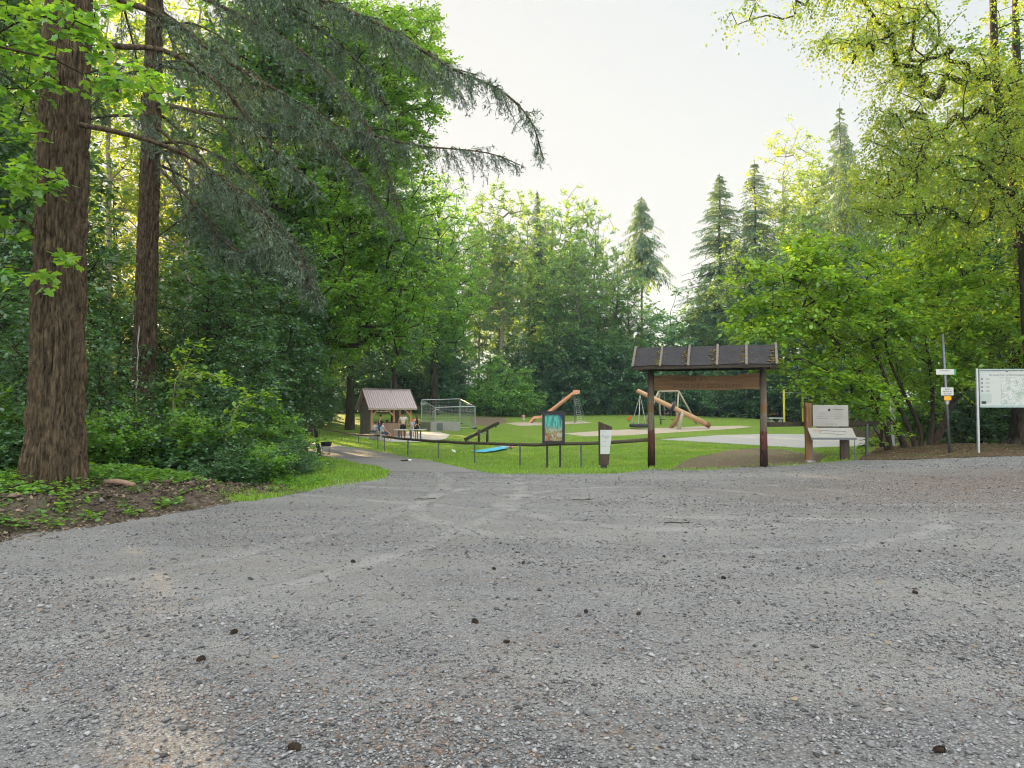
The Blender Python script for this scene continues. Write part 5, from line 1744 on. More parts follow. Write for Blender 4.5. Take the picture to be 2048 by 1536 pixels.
# ------------------------------------------------------------------ loose stones, needles, cones, grass
def m_clod():
    t = NT('soil_clods'); g = t.n('ShaderNodeNewGeometry')
    col = t.ramp(g.outputs['Random Per Island'], [(0, (.035, .027, .02)), (.5, (.10, .078, .06)), (.85, (.17, .13, .10)), (.93, (.26, .19, .13)), (1, (.13, .13, .13))])
    return t.pbr(col, .95, None, 0, .1)
M['clod'] = m_clod()
def gravel_stones():
    rng = np.random.default_rng(21)
    poly = np.array(lot)
    def inside(Q):
        r = np.zeros(len(Q), bool); m = len(poly)
        for i in range(m):
            x0, y0 = poly[i]; x1, y1 = poly[(i + 1) % m]
            c = ((y0 > Q[:, 1]) != (y1 > Q[:, 1]))
            with np.errstate(divide='ignore', invalid='ignore'):
                xi = (x1 - x0) * (Q[:, 1] - y0) / (y1 - y0) + x0
            r ^= c & (Q[:, 0] < xi)
        return r
    n = 560000
    y = 2.2 * (19.5 / 2.2) ** rng.random(n)
    x = rng.uniform(-.80, .80, n) * (y + .6)
    Q = np.column_stack([x, y]); Q = Q[inside(Q)]
    a = R(-24)
    rx = Q[:, 0] * math.cos(a) + Q[:, 1] * math.sin(a); ry = -Q[:, 0] * math.sin(a) + Q[:, 1] * math.cos(a)
    d = fbm(np.column_stack([rx * .28, ry * 1.0, rx * 0]), 4, 31) * .62 + fbm(np.column_stack([Q * .35, Q[:, :1] * 0]), 3, 8) * .38
    pr = .26 + .74 * ss(.46, .62, d)
    far = ss(9, 17, Q[:, 1]) * ss(-3, 5, Q[:, 0])
    pr = np.maximum(pr, far * .45)
    pr = pr * np.where(Q[:, 0] > 0, 1.0, .72)
    Q = Q[rng.random(len(Q)) < pr * .62]
    m = len(Q)
    s = np.exp(rng.normal(math.log(.0042), .5, m)) * (1 + .045 * Q[:, 1])
    s = np.minimum(s, .026)
    octa = np.array([[1, 0, 0], [0, 1, 0], [-1, 0, 0], [0, -1, 0], [.25, .1, 1], [-.3, -.1, .85], [0, 0, -1.]])
    tri = np.array([[0, 1, 4], [1, 2, 5], [1, 5, 4], [2, 3, 5], [3, 0, 4], [3, 4, 5], [1, 0, 6], [2, 1, 6], [3, 2, 6], [0, 3, 6]])
    J = octa[None] * rng.uniform(.65, 1.3, (m, 7, 3))
    J[:, :, 0] *= rng.uniform(.9, 1.7, (m, 1)); J[:, :, 2] *= rng.uniform(.35, .75, (m, 1))
    ca, sa = np.cos(rng.random(m) * 6.28)[:, None], np.sin(rng.random(m) * 6.28)[:, None]
    t = rng.random(m) * 6.28; ca, sa = np.cos(t)[:, None], np.sin(t)[:, None]
    X = J[:, :, 0] * ca - J[:, :, 1] * sa; Yy = J[:, :, 0] * sa + J[:, :, 1] * ca
    tl = rng.normal(0, .22, (m, 1))
    Z = J[:, :, 2] + X * tl
    z = HT(Q[:, 0], Q[:, 1]) + .010
    V = np.stack([Q[:, :1] + X * s[:, None], Q[:, 1:] + Yy * s[:, None], z[:, None] + (Z + .25) * s[:, None]], -1).reshape(-1, 3)
    F = (tri[None] + (np.arange(m) * 7)[:, None, None]).reshape(-1, 3)
    o = link('gravel', mesh_np('gravel', V, F, M['stone']))
    tag(o, kind='stuff')
    # rusty needle litter in streaks
    n = 60000
    y = 2.2 * (19 / 2.2) ** rng.random(n); x = rng.uniform(-.8, .8, n) * (y + .6)
    Q = np.column_stack([x, y]); Q = Q[inside(Q)]
    rx = Q[:, 0] * math.cos(a) + Q[:, 1] * math.sin(a); ry = -Q[:, 0] * math.sin(a) + Q[:, 1] * math.cos(a)
    d = fbm(np.column_stack([rx * .5, ry * 2.2, rx * 0 + 9]), 4, 77)
    bandr = ss(4, 11, Q[:, 0]) * ss(10, 12.5, Q[:, 1]) * (1 - ss(15.5, 17, Q[:, 1]))
    Q = Q[rng.random(len(Q)) < np.maximum(.015 + .40 * ss(.57, .70, d), bandr * .7)]
    m = len(Q); t = rng.random(m) * 6.28
    P = np.column_stack([Q, HT(Q[:, 0], Q[:, 1]) + .016 + .004 * rng.random(m)])
    A = np.column_stack([np.cos(t), np.sin(t), rng.normal(0, .12, m)])
    V, F = leaves(P, A, np.tile([0, 0, 1.], (m, 1)) + rng.normal(size=(m, 3)) * .2, rng.uniform(.018, .045, m), [(0, .05), (1, .03), (1, -.03), (0, -.05)], 0)
    tag(link('fallen_needles', mesh_np('fallen_needles', V, F, M['needle_litter'])), kind='stuff')
    # dry leaf flakes on the lot and the right bank
    n = 420; y = 3 * (18 / 3) ** rng.random(n); x = rng.uniform(-.75, .75, n) * y
    Q = np.column_stack([x, y]); Q = Q[inside(Q)][:70]
    n = 5200; B = np.column_stack([rng.uniform(8.5, 19, n), rng.uniform(18, 27, n)])
    B = B[~inside(B)]; B = B[B[:, 0] > 9.2 + (B[:, 1] - 19) * .1]
    nb = 2600; yb = rng.uniform(4, 14, nb); db = rng.random(nb) * 3.2
    B2 = np.column_stack([-6.2 + .4 * (yb - 8.6) - db - .05, yb])
    Q = np.concatenate([Q, B, B2]); m = len(Q); t = rng.random(m) * 6.28
    lift = np.zeros(m); db2 = (-6.2 + .4 * (Q[:, 1] - 8.6)) - Q[:, 0]
    lift = np.where(db2 > 0, .34 * np.maximum(0, fbm(np.column_stack([Q * 2.6, Q[:, :1] * 0]), 5, 4) - .30) * ss(.05, .8, db2), 0)
    P = np.column_stack([Q, HT(Q[:, 0], Q[:, 1]) + .022 + lift])
    A = np.column_stack([np.cos(t), np.sin(t), rng.normal(0, .2, m)])
    V, F = leaves(P, A, np.tile([0, 0, 1.], (m, 1)) + rng.normal(size=(m, 3)) * .35, np.where(np.arange(m) < 70, rng.uniform(.018, .045, m), rng.uniform(.03, .075, m)), HEXL, .3)
    tag(link('fallen_leaves', mesh_np('fallen_leaves', V, F, M['dry_leaf'])), kind='stuff')
gravel_stones()

def cones():
    rr = random.Random(5)
    spots = [(468, 1270, 'dark fir cone lying alone left of the middle of the gravel'), (402, 1326, 'long thin brown fir cone on the left gravel, tilted to one side'), (590, 1504, 'large dark cone at the very front edge of the gravel'),
             (988, 1141, 'round dark cone in the middle of the gravel, left of its twin'), (1047, 1130, 'round dark cone in the middle of the gravel, right of its twin'), (1013, 1290, 'broad dark cone on the gravel in front of the seesaw'),
             (950, 1248, 'small flat cone on a dark patch of the gravel'), (1172, 1229, 'brown cone on the gravel before the gate'), (1277, 1232, 'grey brown cone beside a dark patch before the gate'),
             (1839, 1106, 'flat dark cone far over on the right gravel'), (1830, 1189, 'dark cone on the right gravel, nearer than the flat one'), (1880, 1512, 'big cone at the front right corner of the gravel'),
             (706, 1127, 'small cone on the left gravel in line with the shelter hut'), (1447, 1160, 'small cone lying before the left half of the gate'), (1328, 1117, 'dark bent cone before the left gate post')]
    m = MB()
    n = 11; L = .042
    prof = [(.3, -1), (.75, -.8), (1.0, -.45), (1.02, -.1), (.9, .25), (.7, .6), (.4, .88), (.12, 1.02)]
    for i in range(len(prof)):
        r, z = prof[i]
        for k in range(9):
            a = 2 * math.pi * (k + .5 * (i % 2)) / 9
            c = Vector((z * L, math.cos(a) * r * .018, math.sin(a) * r * .018))
            d = Vector((.35, math.cos(a), math.sin(a))).normalized()
            w = Vector((0, -math.sin(a), math.cos(a)))
            m.add([c - w * .008, c + w * .008, c + d * .010 + w * .006, c + d * .013, c + d * .010 - w * .006], [(0, 1, 2, 3, 4)])
    m.ell((0, 0, 0), (L * 1.0, .016, .016), 10, 8)
    first = None
    for i, (px, py, lab) in enumerate(spots):
        p = gnd(px, py)
        if first is None:
            o = first = m.build('fir_cone', M['cone'])
        else:
            o = first.copy(); COL.objects.link(o)
        o.location = p + Vector((0, 0, .019)); o.rotation_euler = (rr.uniform(0, 6), 0, rr.uniform(0, 6))
        s = rr.uniform(.45, .72); o.scale = (s, s * 1.15, s * 1.15)
        tag(o, lab, 'fir cone', 'fir cones on the gravel')
    for i, (px, py, L_, rz, lab) in enumerate(((848, 1000, .55, .2, 'thin dark twig lying on the gravel below the path'), (1160, 1002, .6, .15, 'thin dark twig lying on the gravel before the marker stele'), (1355, 1048, .6, -.1, 'bent twig on the gravel before the gate'))):
        p = gnd(px, py); m2 = MB()
        L_ *= .6
        m2.tube([(-L_ / 2, 0, .015), (-.1, .03, .02), (.06, .0, .015), (L_ / 2, .06, .02)], [.005, .008, .007, .003], 6)
        m2.tube([(.1, 0, .02), (.2, -.08, .03)], [.006, .003], 5)
        o = m2.build('twig', M['bark_twig']); o.location = p; o.rotation_euler = (0, 0, rz)
        tag(o, lab, 'twig', 'twigs on the gravel')
    p = gnd(238, 985); m3 = MB()
    m3.tube([(-.27, 0, 0), (-.08, .015, .012), (.12, .0, 0), (.30, -.02, -.03)], [.040, .043, .040, .034], 12)
    o = m3.build('log', M['wood_plank'], None, True); o.location = p + Vector((0, 0, .16)); o.rotation_euler = (0, 0, -.25)
    tag(o, 'short pale sawn log lying on the soil bank right of the big fir trunk', 'log')
cones()

def poly_mask(poly):
    poly = np.array(poly)
    def f(Q):
        r = np.zeros(len(Q), bool); m = len(poly)
        for i in range(m):
            x0, y0 = poly[i]; x1, y1 = poly[(i + 1) % m]
            c = ((y0 > Q[:, 1]) != (y1 > Q[:, 1]))
            with np.errstate(divide='ignore', invalid='ignore'):
                xi = (x1 - x0) * (Q[:, 1] - y0) / (y1 - y0) + x0
            r ^= c & (Q[:, 0] < xi)
        return r
    return f

def grass():
    rng = np.random.default_rng(8)
    inl, inp = poly_mask(lawn), poly_mask(pen)
    out = [poly_mask(G((1345, 939), (1372, 922), (1405, 911), (1450, 902), (1510, 897), (1560, 899), (1600, 905), (1650, 914), (1640, 925), (1530, 932), (1420, 938))),
           poly_mask(G((1318, 879), (1400, 873), (1450, 870), (1560, 868), (1640, 869), (1740, 876), (1752, 886), (1700, 894), (1600, 896), (1500, 890), (1400, 884))),
           poly_mask(G((700, 871), (735, 867), (800, 866), (878, 864), (900, 870), (890, 879), (860, 885), (775, 884), (740, 877)))]
    n = 520000
    y = 12.5 * (52 / 12.5) ** rng.random(n); x = rng.uniform(-.55, .62, n) * y
    Q = np.column_stack([x, y])
    l = inl(Q); p = inp(Q)
    Q = Q[l | p]
    for o in out:
        Q = Q[~o(Q) | (rng.random(len(Q)) < .04)]
    dn = fbm(np.column_stack([Q * 1.1, Q[:, :1] * 0]), 4, 3)
    bare = ss(4.5, 6.0, Q[:, 0]) * (1 - ss(24, 28, Q[:, 1]))
    Q = Q[rng.random(len(Q)) < (.10 + .75 * ss(.38, .58, dn)) * (1 - .6 * bare)]
    m = len(Q)
    P = np.column_stack([Q, HT(Q[:, 0], Q[:, 1]) + .0])
    A = np.column_stack([rng.normal(0, .38, m), rng.normal(0, .38, m), np.ones(m)])
    hgt = rng.uniform(.025, .062, m) * (.7 + .8 * fbm(np.column_stack([Q * .8, Q[:, :1] * 0]), 3, 9)) * (1 + .012 * Q[:, 1])
    hgt *= np.where(Q[:, 1] < 20.5, 1.25, 1)
    V, F = leaves(P, A, rng.normal(size=(m, 3)), hgt, [(0, .11), (1, 0), (0, -.11)], .3)
    tag(link('grass', mesh_np('grass', V, F, M['grass_blade'])), kind='stuff')
    # low weeds on the soil bank and under the wood's edge
    n = 5200
    y = rng.uniform(4, 17, n); x = -6.2 + .4 * (y - 8.6) - rng.random(n) ** .8 * 4.2
    d = fbm(np.column_stack([x * .9, y * .9, x * 0]), 3, 12)
    dist = (-6.2 + .4 * (y - 8.6)) - x
    k = (rng.random(n) < ss(.40, .56, d) * (.30 + .70 * ss(.7, 2.2, dist))) & (dist > .15)
    C = np.column_stack([x[k], y[k], HT(x[k], y[k]) + .06]); m = len(C); J = 12
    t = rng.random((m, J)) * 6.28
    hh = rng.random((m, J)) * (.10 + .22 * ss(1.0, 2.5, dist[k])[:, None])
    P = C[:, None] + np.stack([np.cos(t) * .05, np.sin(t) * .05, hh], -1)
    A = np.stack([np.cos(t), np.sin(t), rng.uniform(-.2, .5, (m, J))], -1)
    V, F = leaves(P.reshape(-1, 3), A.reshape(-1, 3), np.array([0, 0, 1.]) + rng.normal(size=(m * J, 3)) * .35, rng.uniform(.04, .095, m * J), HEXL, .15)
    tag(link('ground_cover', mesh_np('ground_cover', V, F, M['leaf_mid'])), kind='stuff')
    # crumbled soil, roots and chips on the bank
    n = 15000
    y = rng.uniform(4, 14.2, n); dist = rng.random(n) ** 1.2 * 3.6; x = -6.2 + .4 * (y - 8.6) - dist - .02
    z = HT(x, y) + .34 * np.maximum(0, fbm(np.column_stack([x * 2.6, y * 2.6, x * 0]), 5, 4) - .30) * ss(.05, .8, dist) + .012
    s = np.exp(rng.normal(math.log(.0135), .55, n))
    octa = np.array([[1, 0, 0], [0, 1, 0], [-1, 0, 0], [0, -1, 0], [.2, .1, 1], [0, 0, -1.]])
    J = octa[None] * rng.uniform(.5, 1.5, (n, 6, 3)); J[:, :, 0] *= rng.uniform(.8, 2.4, (n, 1)); J[:, :, 2] *= .7
    t = rng.random(n) * 6.28; ca, sa = np.cos(t)[:, None], np.sin(t)[:, None]
    V = np.stack([x[:, None] + (J[:, :, 0] * ca - J[:, :, 1] * sa) * s[:, None], y[:, None] + (J[:, :, 0] * sa + J[:, :, 1] * ca) * s[:, None], z[:, None] + J[:, :, 2] * s[:, None]], -1).reshape(-1, 3)
    tri = np.array([[0, 1, 4], [1, 2, 4], [2, 3, 4], [3, 0, 4], [1, 0, 5], [2, 1, 5], [3, 2, 5], [0, 3, 5]])
    tag(link('rubble', mesh_np('rubble', V, (tri[None] + (np.arange(n) * 6)[:, None, None]).reshape(-1, 3), M['clod'])), kind='stuff')
    # leafy undergrowth of the dark wood floor on the left and beyond the lawn
    n = 15000
    yb = rng.random(n)
    Y1 = np.concatenate([15 + 45 * yb[: n // 2] ** 1.0, 84 + 12 * yb[n // 2:]])
    X1 = np.concatenate([-(5.8 + .32 * np.maximum(0, Y1[: n // 2] - 14)) - rng.random(n // 2) ** 1.2 * 26, rng.uniform(-40, 45, n - n // 2)])
    C = np.column_stack([X1, Y1, HT(X1, Y1)]); m = len(C); J = 14
    far = (Y1 > 70)[:, None]
    t = rng.random((m, J)) * 6.28
    hh = rng.random((m, J)) ** .8 * np.where(far, 1.3, .75) * (.4 + fbm(C * np.array([.3, .3, 0]), 2, 6))[:, None] * 1.3
    rr = rng.random((m, J)) * np.where(far, .6, .35)
    P = C[:, None] + np.stack([np.cos(t) * rr, np.sin(t) * rr, hh], -1)
    A = np.stack([np.cos(t), np.sin(t), rng.uniform(-.5, .5, (m, J))], -1)
    sz = (rng.uniform(.08, .17, (m, J)) * np.where(far, 1.9, 1.0)).ravel()
    V, F = leaves(P.reshape(-1, 3), A.reshape(-1, 3), np.array([0, 0, 1.]) + rng.normal(size=(m * J, 3)) * .4, sz, RHOMB, .15)
    tag(link('undergrowth', mesh_np('undergrowth', V, F, M['leaf_dark'])), kind='stuff')
grass()

# ------------------------------------------------------------------ the two big firs on the left
def bole(name, H, r0, mat, n=340, dz=.03, zfine=11.0, seed=1, flare=.24, depth=.075):
    z = np.concatenate([np.arange(-.35, zfine, dz), np.linspace(zfine, H, 26)])
    a = np.arange(n) * 2 * np.pi / n
    r = r0 * (1 - .82 * np.clip(z / H, 0, 1) ** 1.0) + flare * r0 * np.exp(-np.maximum(z, 0) / .45)
    A, Z = np.meshgrid(a, z); Rr = np.repeat(r[:, None], n, 1)
    butt = 1 + .12 * np.exp(-np.maximum(Z, 0) / .5) * np.sin(A * 5 + 1)
    q = np.stack([np.cos(A) * r0 * 9, np.sin(A) * r0 * 9, Z * 1.15], -1).reshape(-1, 3)
    w = fbm(q * .35, 3, seed + 5).reshape(Z.shape) - .5
    q2 = np.stack([np.cos(A + w * .25) * r0 * 21, np.sin(A + w * .25) * r0 * 21, Z * 2.6 + w * 2], -1).reshape(-1, 3)
    f = 1 - np.abs(fbm(q2, 4, seed) * 2 - 1) * 2.1
    f = np.clip(f.reshape(Z.shape), 0, 1)
    big = fbm(q * np.array([.22, .22, .25]), 3, seed + 9).reshape(Z.shape) - .5
    Rr = Rr * butt * (1 + .12 * big) - depth * f * (Rr / r0)
    sway = .10 * np.sin(Z * .12 + seed)
    V = np.stack([np.cos(A) * Rr + sway - .10 * math.sin(seed), np.sin(A) * Rr, Z], -1).reshape(-1, 3)
    i = (np.arange(len(z) - 1) * n)[:, None]; k = np.arange(n); k2 = (k + 1) % n
    F = np.stack([i + k, i + k2, i + n + k2, i + n + k], -1).reshape(-1, 4)
    return V, F

def pl(o, *pts):
    return [Vector(at(*p)) - Vector(o) for p in pts]

def fir_tree(name, o, H, r0, branches, auto, label, seed, zauto=(6, 16), lauto=(3, 5.5), dens=8, bark=True, hang=.8, az_rng=None, nper=8, need=.068):
    rng = np.random.default_rng(seed)
    parts = [bole(name, H, r0, None, seed=seed)] if bark else [trunk_np(np.column_stack([np.zeros(12), np.zeros(12), np.linspace(-.3, H, 12)]), r0 * (1 - np.linspace(0, .9, 12)), 14, .2, seed)]
    L = []
    for b, r, kw in branches:
        kk = {**dict(dens=dens, hang=hang, nper=nper, need=need), **kw}
        t, l = fir_branch(rng, b, r, **kk); parts += t; L.append(l)
        q, ln = resample(b, .3); st = kk.get('start', .15)
        for j in range(int(len(q) * st), len(q) - 1):     # forking side boughs
            sd = 1 if j % 2 else -1
            tg = norm(q[j + 1] - q[j]); sv = norm(np.cross(tg, [0, 0, 1.])) * sd
            l2 = rng.uniform(.5, 1.25) * (1.15 - j / len(q))
            c = [q[j] + (tg * .75 * u + sv * .75 * u) * l2 + np.array([0, 0, .05 * u - .30 * u * u]) * l2 + rng.normal(size=3) * .03 for u in (0, .35, .7, 1)]
            t, l = fir_branch(rng, c, .012, start=.1, dens=8, slen=(.18, .5), hang=hang * 1.1, nper=6, need=need); parts += t; L.append(l)
    for i in range(auto):
        z0 = rng.uniform(*zauto); az = rng.uniform(*(az_rng or (0, 6.283))); ln = rng.uniform(*lauto) * (1 - .3 * (z0 - zauto[0]) / (zauto[1] - zauto[0]))
        u = np.linspace(.02, 1, 5)
        b = [(math.cos(az) * ln * q + rng.normal() * .05, math.sin(az) * ln * q + rng.normal() * .05, z0 + ln * (.10 * q - .55 * q * q)) for q in u]
        t, l = fir_branch(rng, b, .045, start=.2, dens=dens, hang=hang, nper=nper, need=need); parts += t; L.append(l)
    e = empty(name, o, 0, label, 'fir tree')
    V, F = merge(parts)
    link('trunk', mesh_np('trunk', V, F, M['bark_fir'], True), e)
    P, A, Nn, S = [np.concatenate([l[j] for l in L]) for j in range(4)]
    V, F = leaves(P, A, Nn, S, [(0, .05), (.5, .10), (1, 0), (.5, -.10), (0, -.05)], .04)
    link('crown', mesh_np('crown', V, F, M['needle_fir']), e)
    return e

T1 = gnd(108, 984); T1.z = h1(T1.x, T1.y)
Y1 = T1.y
fir_tree('douglas_fir', T1, 33, .43, [
    (pl(T1, (165, 30, Y1 - .1), (215, 88, Y1 - .1), (330, 102, Y1 + .2), (440, 170, Y1 + .6), (540, 290, Y1 + 1.0), (640, 380, Y1 + 1.3)), .055, dict(start=.3, slen=(.3, .8))),
    (pl(T1, (160, 250, Y1 - .2), (225, 262, Y1 - .1), (330, 292, Y1 + .3), (430, 345, Y1 + .8), (520, 440, Y1 + 1.2), (600, 540, Y1 + 1.6)), .045, dict(start=.45, dens=7, slen=(.3, .7))),
    (pl(T1, (160, -60, Y1), (230, -5, Y1 + .2), (330, 35, Y1 + .5), (450, 120, Y1 + .9), (570, 190, Y1 + 1.3), (700, 265, Y1 + 1.8)), .06, dict(start=.25, slen=(.35, 1.0))),
    (pl(T1, (150, -330, Y1), (340, -190, Y1 + .4), (560, -40, Y1 + .9), (760, 50, Y1 + 1.4), (900, 135, Y1 + 1.8), (1000, 180, Y1 + 2.0), (1060, 240, Y1 + 2.1), (1085, 312, Y1 + 2.2)), .07, dict(start=.35, dens=12, slen=(.25, .6), hang=.9)),
    (pl(T1, (150, -200, Y1), (330, -110, Y1 + .5), (520, -10, Y1 + 1.1), (640, 60, Y1 + 1.6), (730, 140, Y1 + 1.9), (780, 230, Y1 + 2.1)), .06, dict(start=.35, slen=(.4, 1.0))),
    (pl(T1, (70, 470, Y1 - .1), (40, 440, Y1 - .3), (-60, 470, Y1 - .6)), .03, dict(start=.3)),
    (pl(T1, (90, 130, Y1 - .1), (0, 110, Y1 - .3), (-120, 160, Y1 - .5)), .04, dict(start=.3)),
], 22, 'tall fir with the thickest furrowed red brown trunk, standing on the soil bank', 11, (9.5, 24), (3, 5.5), 6, az_rng=(-.5, 2.2))

T2 = onx(285, 19.6)
Y2 = T2.y
fir_tree('douglas_fir', T2, 32, .34, [
    (pl(T2, (310, 205, Y2), (420, 228, Y2 - .4), (560, 252, Y2 - 1.0), (700, 262, Y2 - 1.4), (830, 290, Y2 - 1.6), (970, 305, Y2 - 1.8), (1040, 330, Y2 - 1.9)), .06, dict(start=.2, slen=(.4, 1.1), dens=7)),
    (pl(T2, (312, 330, Y2), (390, 410, Y2 - .8), (470, 500, Y2 - 1.5), (560, 490, Y2 - 2.2), (630, 590, Y2 - 2.6)), .05, dict(start=.25, dens=14, slen=(.5, 1.3))),
    (pl(T2, (310, 250, Y2), (400, 330, Y2 - .8), (500, 400, Y2 - 1.7), (600, 500, Y2 - 2.4), (635, 600, Y2 - 2.7)), .05, dict(start=.3, dens=14, slen=(.5, 1.4))),
    (pl(T2, (310, 130, Y2), (420, 150, Y2 - .6), (560, 200, Y2 - 1.2), (700, 330, Y2 - 1.8), (790, 460, Y2 - 2.2)), .05, dict(start=.2, slen=(.5, 1.3))),
    (pl(T2, (310, -40, Y2), (480, 30, Y2 - .6), (640, 130, Y2 - 1.2), (740, 260, Y2 - 1.6), (800, 420, Y2 - 2.0)), .06, dict(start=.2, slen=(.5, 1.3))),
    (pl(T2, (310, -160, Y2), (520, -60, Y2 - .6), (700, 30, Y2 - 1.4), (840, 120, Y2 - 1.9), (930, 200, Y2 - 2.2)), .06, dict(start=.25, slen=(.5, 1.2))),
    (pl(T2, (270, 120, Y2), (200, 160, Y2 - .6), (120, 200, Y2 - 1.0)), .04, dict(start=.2)),
    (pl(T2, (305, 480, Y2), (360, 440, Y2 - .4), (430, 380, Y2 - .6)), .03, dict(start=.5, dens=4)),
], 34, 'tall fir with a slimmer trunk and a white resin streak, behind the thickest one', 12, (8, 24), (3, 5.2), 6)
# resin streak on the second fir
_e = [o for o in COL.objects if o.name.startswith('douglas_fir')][-1]
m = MB()
rr = random.Random(3)
pts = []
for i in range(22):
    z = at(286, 652, Y2).z - T2.z - i * .115
    cx_ = .10 * math.sin(z * .12 + 12) - .10 * math.sin(12); r_ = .34 * (1 - .82 * z / 32) + .28 * .34 * math.exp(-max(z, 0) / .45)
    pts.append((cx_ - .03 + .012 * math.sin(i * 1.1) + rr.uniform(-.008, .008), -math.sqrt(max(.01, r_ * r_ - .0009)) + .02, z))
m.tube(pts, [.012 + .010 * abs(math.sin(i * 1.7)) for i in range(22)], 7)
m.build('resin_streak', m_plain('resin', (.36, .36, .33), .6, .3, 14, .3), _e, True)

# ------------------------------------------------------------------ the wood: mesh families shared by many trees
FAM = {}
FAM['beech_a'] = broadleaf('beech', 101, 21, .27, [(0, 0, 13, 4.6, 4.6, 8), (1.5, .5, 8, 4.2, 4.2, 3.5), (-1.5, -.5, 7, 4, 4, 3)], 720, M['leaf_mid'], M['bark_dark'], tw=6, lf=11, L=.75, ls=.17, droop=.22, clump=.48, tip=.013, lift=.05)
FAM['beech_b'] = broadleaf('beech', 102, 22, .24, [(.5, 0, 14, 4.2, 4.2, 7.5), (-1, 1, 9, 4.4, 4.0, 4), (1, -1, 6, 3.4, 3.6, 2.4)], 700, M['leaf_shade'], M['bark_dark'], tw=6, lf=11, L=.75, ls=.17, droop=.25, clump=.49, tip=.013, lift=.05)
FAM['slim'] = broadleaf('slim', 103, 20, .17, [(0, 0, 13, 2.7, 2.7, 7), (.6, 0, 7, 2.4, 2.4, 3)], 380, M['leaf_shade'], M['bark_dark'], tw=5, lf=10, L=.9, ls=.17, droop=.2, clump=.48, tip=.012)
FAM['gold'] = broadleaf('gold', 108, 22, .2, [(0, 0, 13, 4.2, 4.2, 8), (1.0, 0, 7, 3.6, 3.6, 4)], 400, M['leaf_gold'], M['bark_dark'], tw=5, lf=9, L=1.0, ls=.2, droop=.2, clump=.50, tip=.013)
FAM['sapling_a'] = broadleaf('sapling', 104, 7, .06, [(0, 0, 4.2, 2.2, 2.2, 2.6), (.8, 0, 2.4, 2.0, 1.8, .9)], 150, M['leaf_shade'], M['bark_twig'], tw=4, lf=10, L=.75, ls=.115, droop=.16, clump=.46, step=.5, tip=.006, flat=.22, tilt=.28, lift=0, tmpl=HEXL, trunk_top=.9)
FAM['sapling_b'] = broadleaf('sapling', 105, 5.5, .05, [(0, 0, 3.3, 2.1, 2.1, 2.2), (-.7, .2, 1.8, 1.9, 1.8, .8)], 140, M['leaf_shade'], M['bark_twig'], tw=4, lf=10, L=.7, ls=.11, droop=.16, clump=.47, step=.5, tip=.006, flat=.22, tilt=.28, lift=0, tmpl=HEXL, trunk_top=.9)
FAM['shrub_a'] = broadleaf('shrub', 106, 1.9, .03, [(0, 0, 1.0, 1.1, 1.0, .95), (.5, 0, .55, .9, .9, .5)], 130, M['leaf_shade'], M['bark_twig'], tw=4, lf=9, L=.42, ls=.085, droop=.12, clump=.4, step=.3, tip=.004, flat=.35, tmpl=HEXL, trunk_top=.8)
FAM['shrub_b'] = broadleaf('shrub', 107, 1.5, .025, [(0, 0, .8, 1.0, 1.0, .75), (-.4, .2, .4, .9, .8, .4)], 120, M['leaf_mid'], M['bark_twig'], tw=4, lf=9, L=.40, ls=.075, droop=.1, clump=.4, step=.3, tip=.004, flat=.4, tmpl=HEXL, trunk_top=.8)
# far wood, seen from 70 m and more
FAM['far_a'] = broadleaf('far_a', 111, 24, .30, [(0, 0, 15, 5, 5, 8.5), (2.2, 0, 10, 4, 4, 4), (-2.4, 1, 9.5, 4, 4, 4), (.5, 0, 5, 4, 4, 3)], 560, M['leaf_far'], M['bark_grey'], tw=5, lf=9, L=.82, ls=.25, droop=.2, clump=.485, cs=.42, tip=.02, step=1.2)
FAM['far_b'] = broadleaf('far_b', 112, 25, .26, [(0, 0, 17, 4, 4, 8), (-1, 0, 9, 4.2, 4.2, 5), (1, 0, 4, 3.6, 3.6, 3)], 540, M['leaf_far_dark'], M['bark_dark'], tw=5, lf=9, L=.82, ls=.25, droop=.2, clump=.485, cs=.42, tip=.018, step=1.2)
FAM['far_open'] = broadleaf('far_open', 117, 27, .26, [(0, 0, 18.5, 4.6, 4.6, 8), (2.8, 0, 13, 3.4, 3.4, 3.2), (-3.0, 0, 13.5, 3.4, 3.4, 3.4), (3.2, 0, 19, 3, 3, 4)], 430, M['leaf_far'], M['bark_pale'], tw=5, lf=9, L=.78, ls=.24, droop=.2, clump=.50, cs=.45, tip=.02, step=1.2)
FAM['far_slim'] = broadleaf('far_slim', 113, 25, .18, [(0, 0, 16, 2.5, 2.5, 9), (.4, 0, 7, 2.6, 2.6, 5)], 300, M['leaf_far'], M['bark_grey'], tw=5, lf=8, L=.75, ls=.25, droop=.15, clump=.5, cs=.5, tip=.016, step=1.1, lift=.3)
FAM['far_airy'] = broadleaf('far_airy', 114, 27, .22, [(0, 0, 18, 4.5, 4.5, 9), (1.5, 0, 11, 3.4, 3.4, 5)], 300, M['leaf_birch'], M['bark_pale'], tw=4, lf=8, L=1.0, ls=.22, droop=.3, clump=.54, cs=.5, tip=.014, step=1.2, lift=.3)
FAM['far_shrub'] = broadleaf('far_shrub', 115, 8, .10, [(0, 0, 4.5, 3.0, 3.0, 3.4), (1.2, 0, 2.2, 2.6, 2.6, 1.9), (-1.3, 0, 2.0, 2.6, 2.6, 1.8)], 300, M['leaf_far_dark'], M['bark_twig'], tw=5, lf=9, L=.85, ls=.21, droop=.18, clump=.45, cs=.6, tip=.01, step=.8)
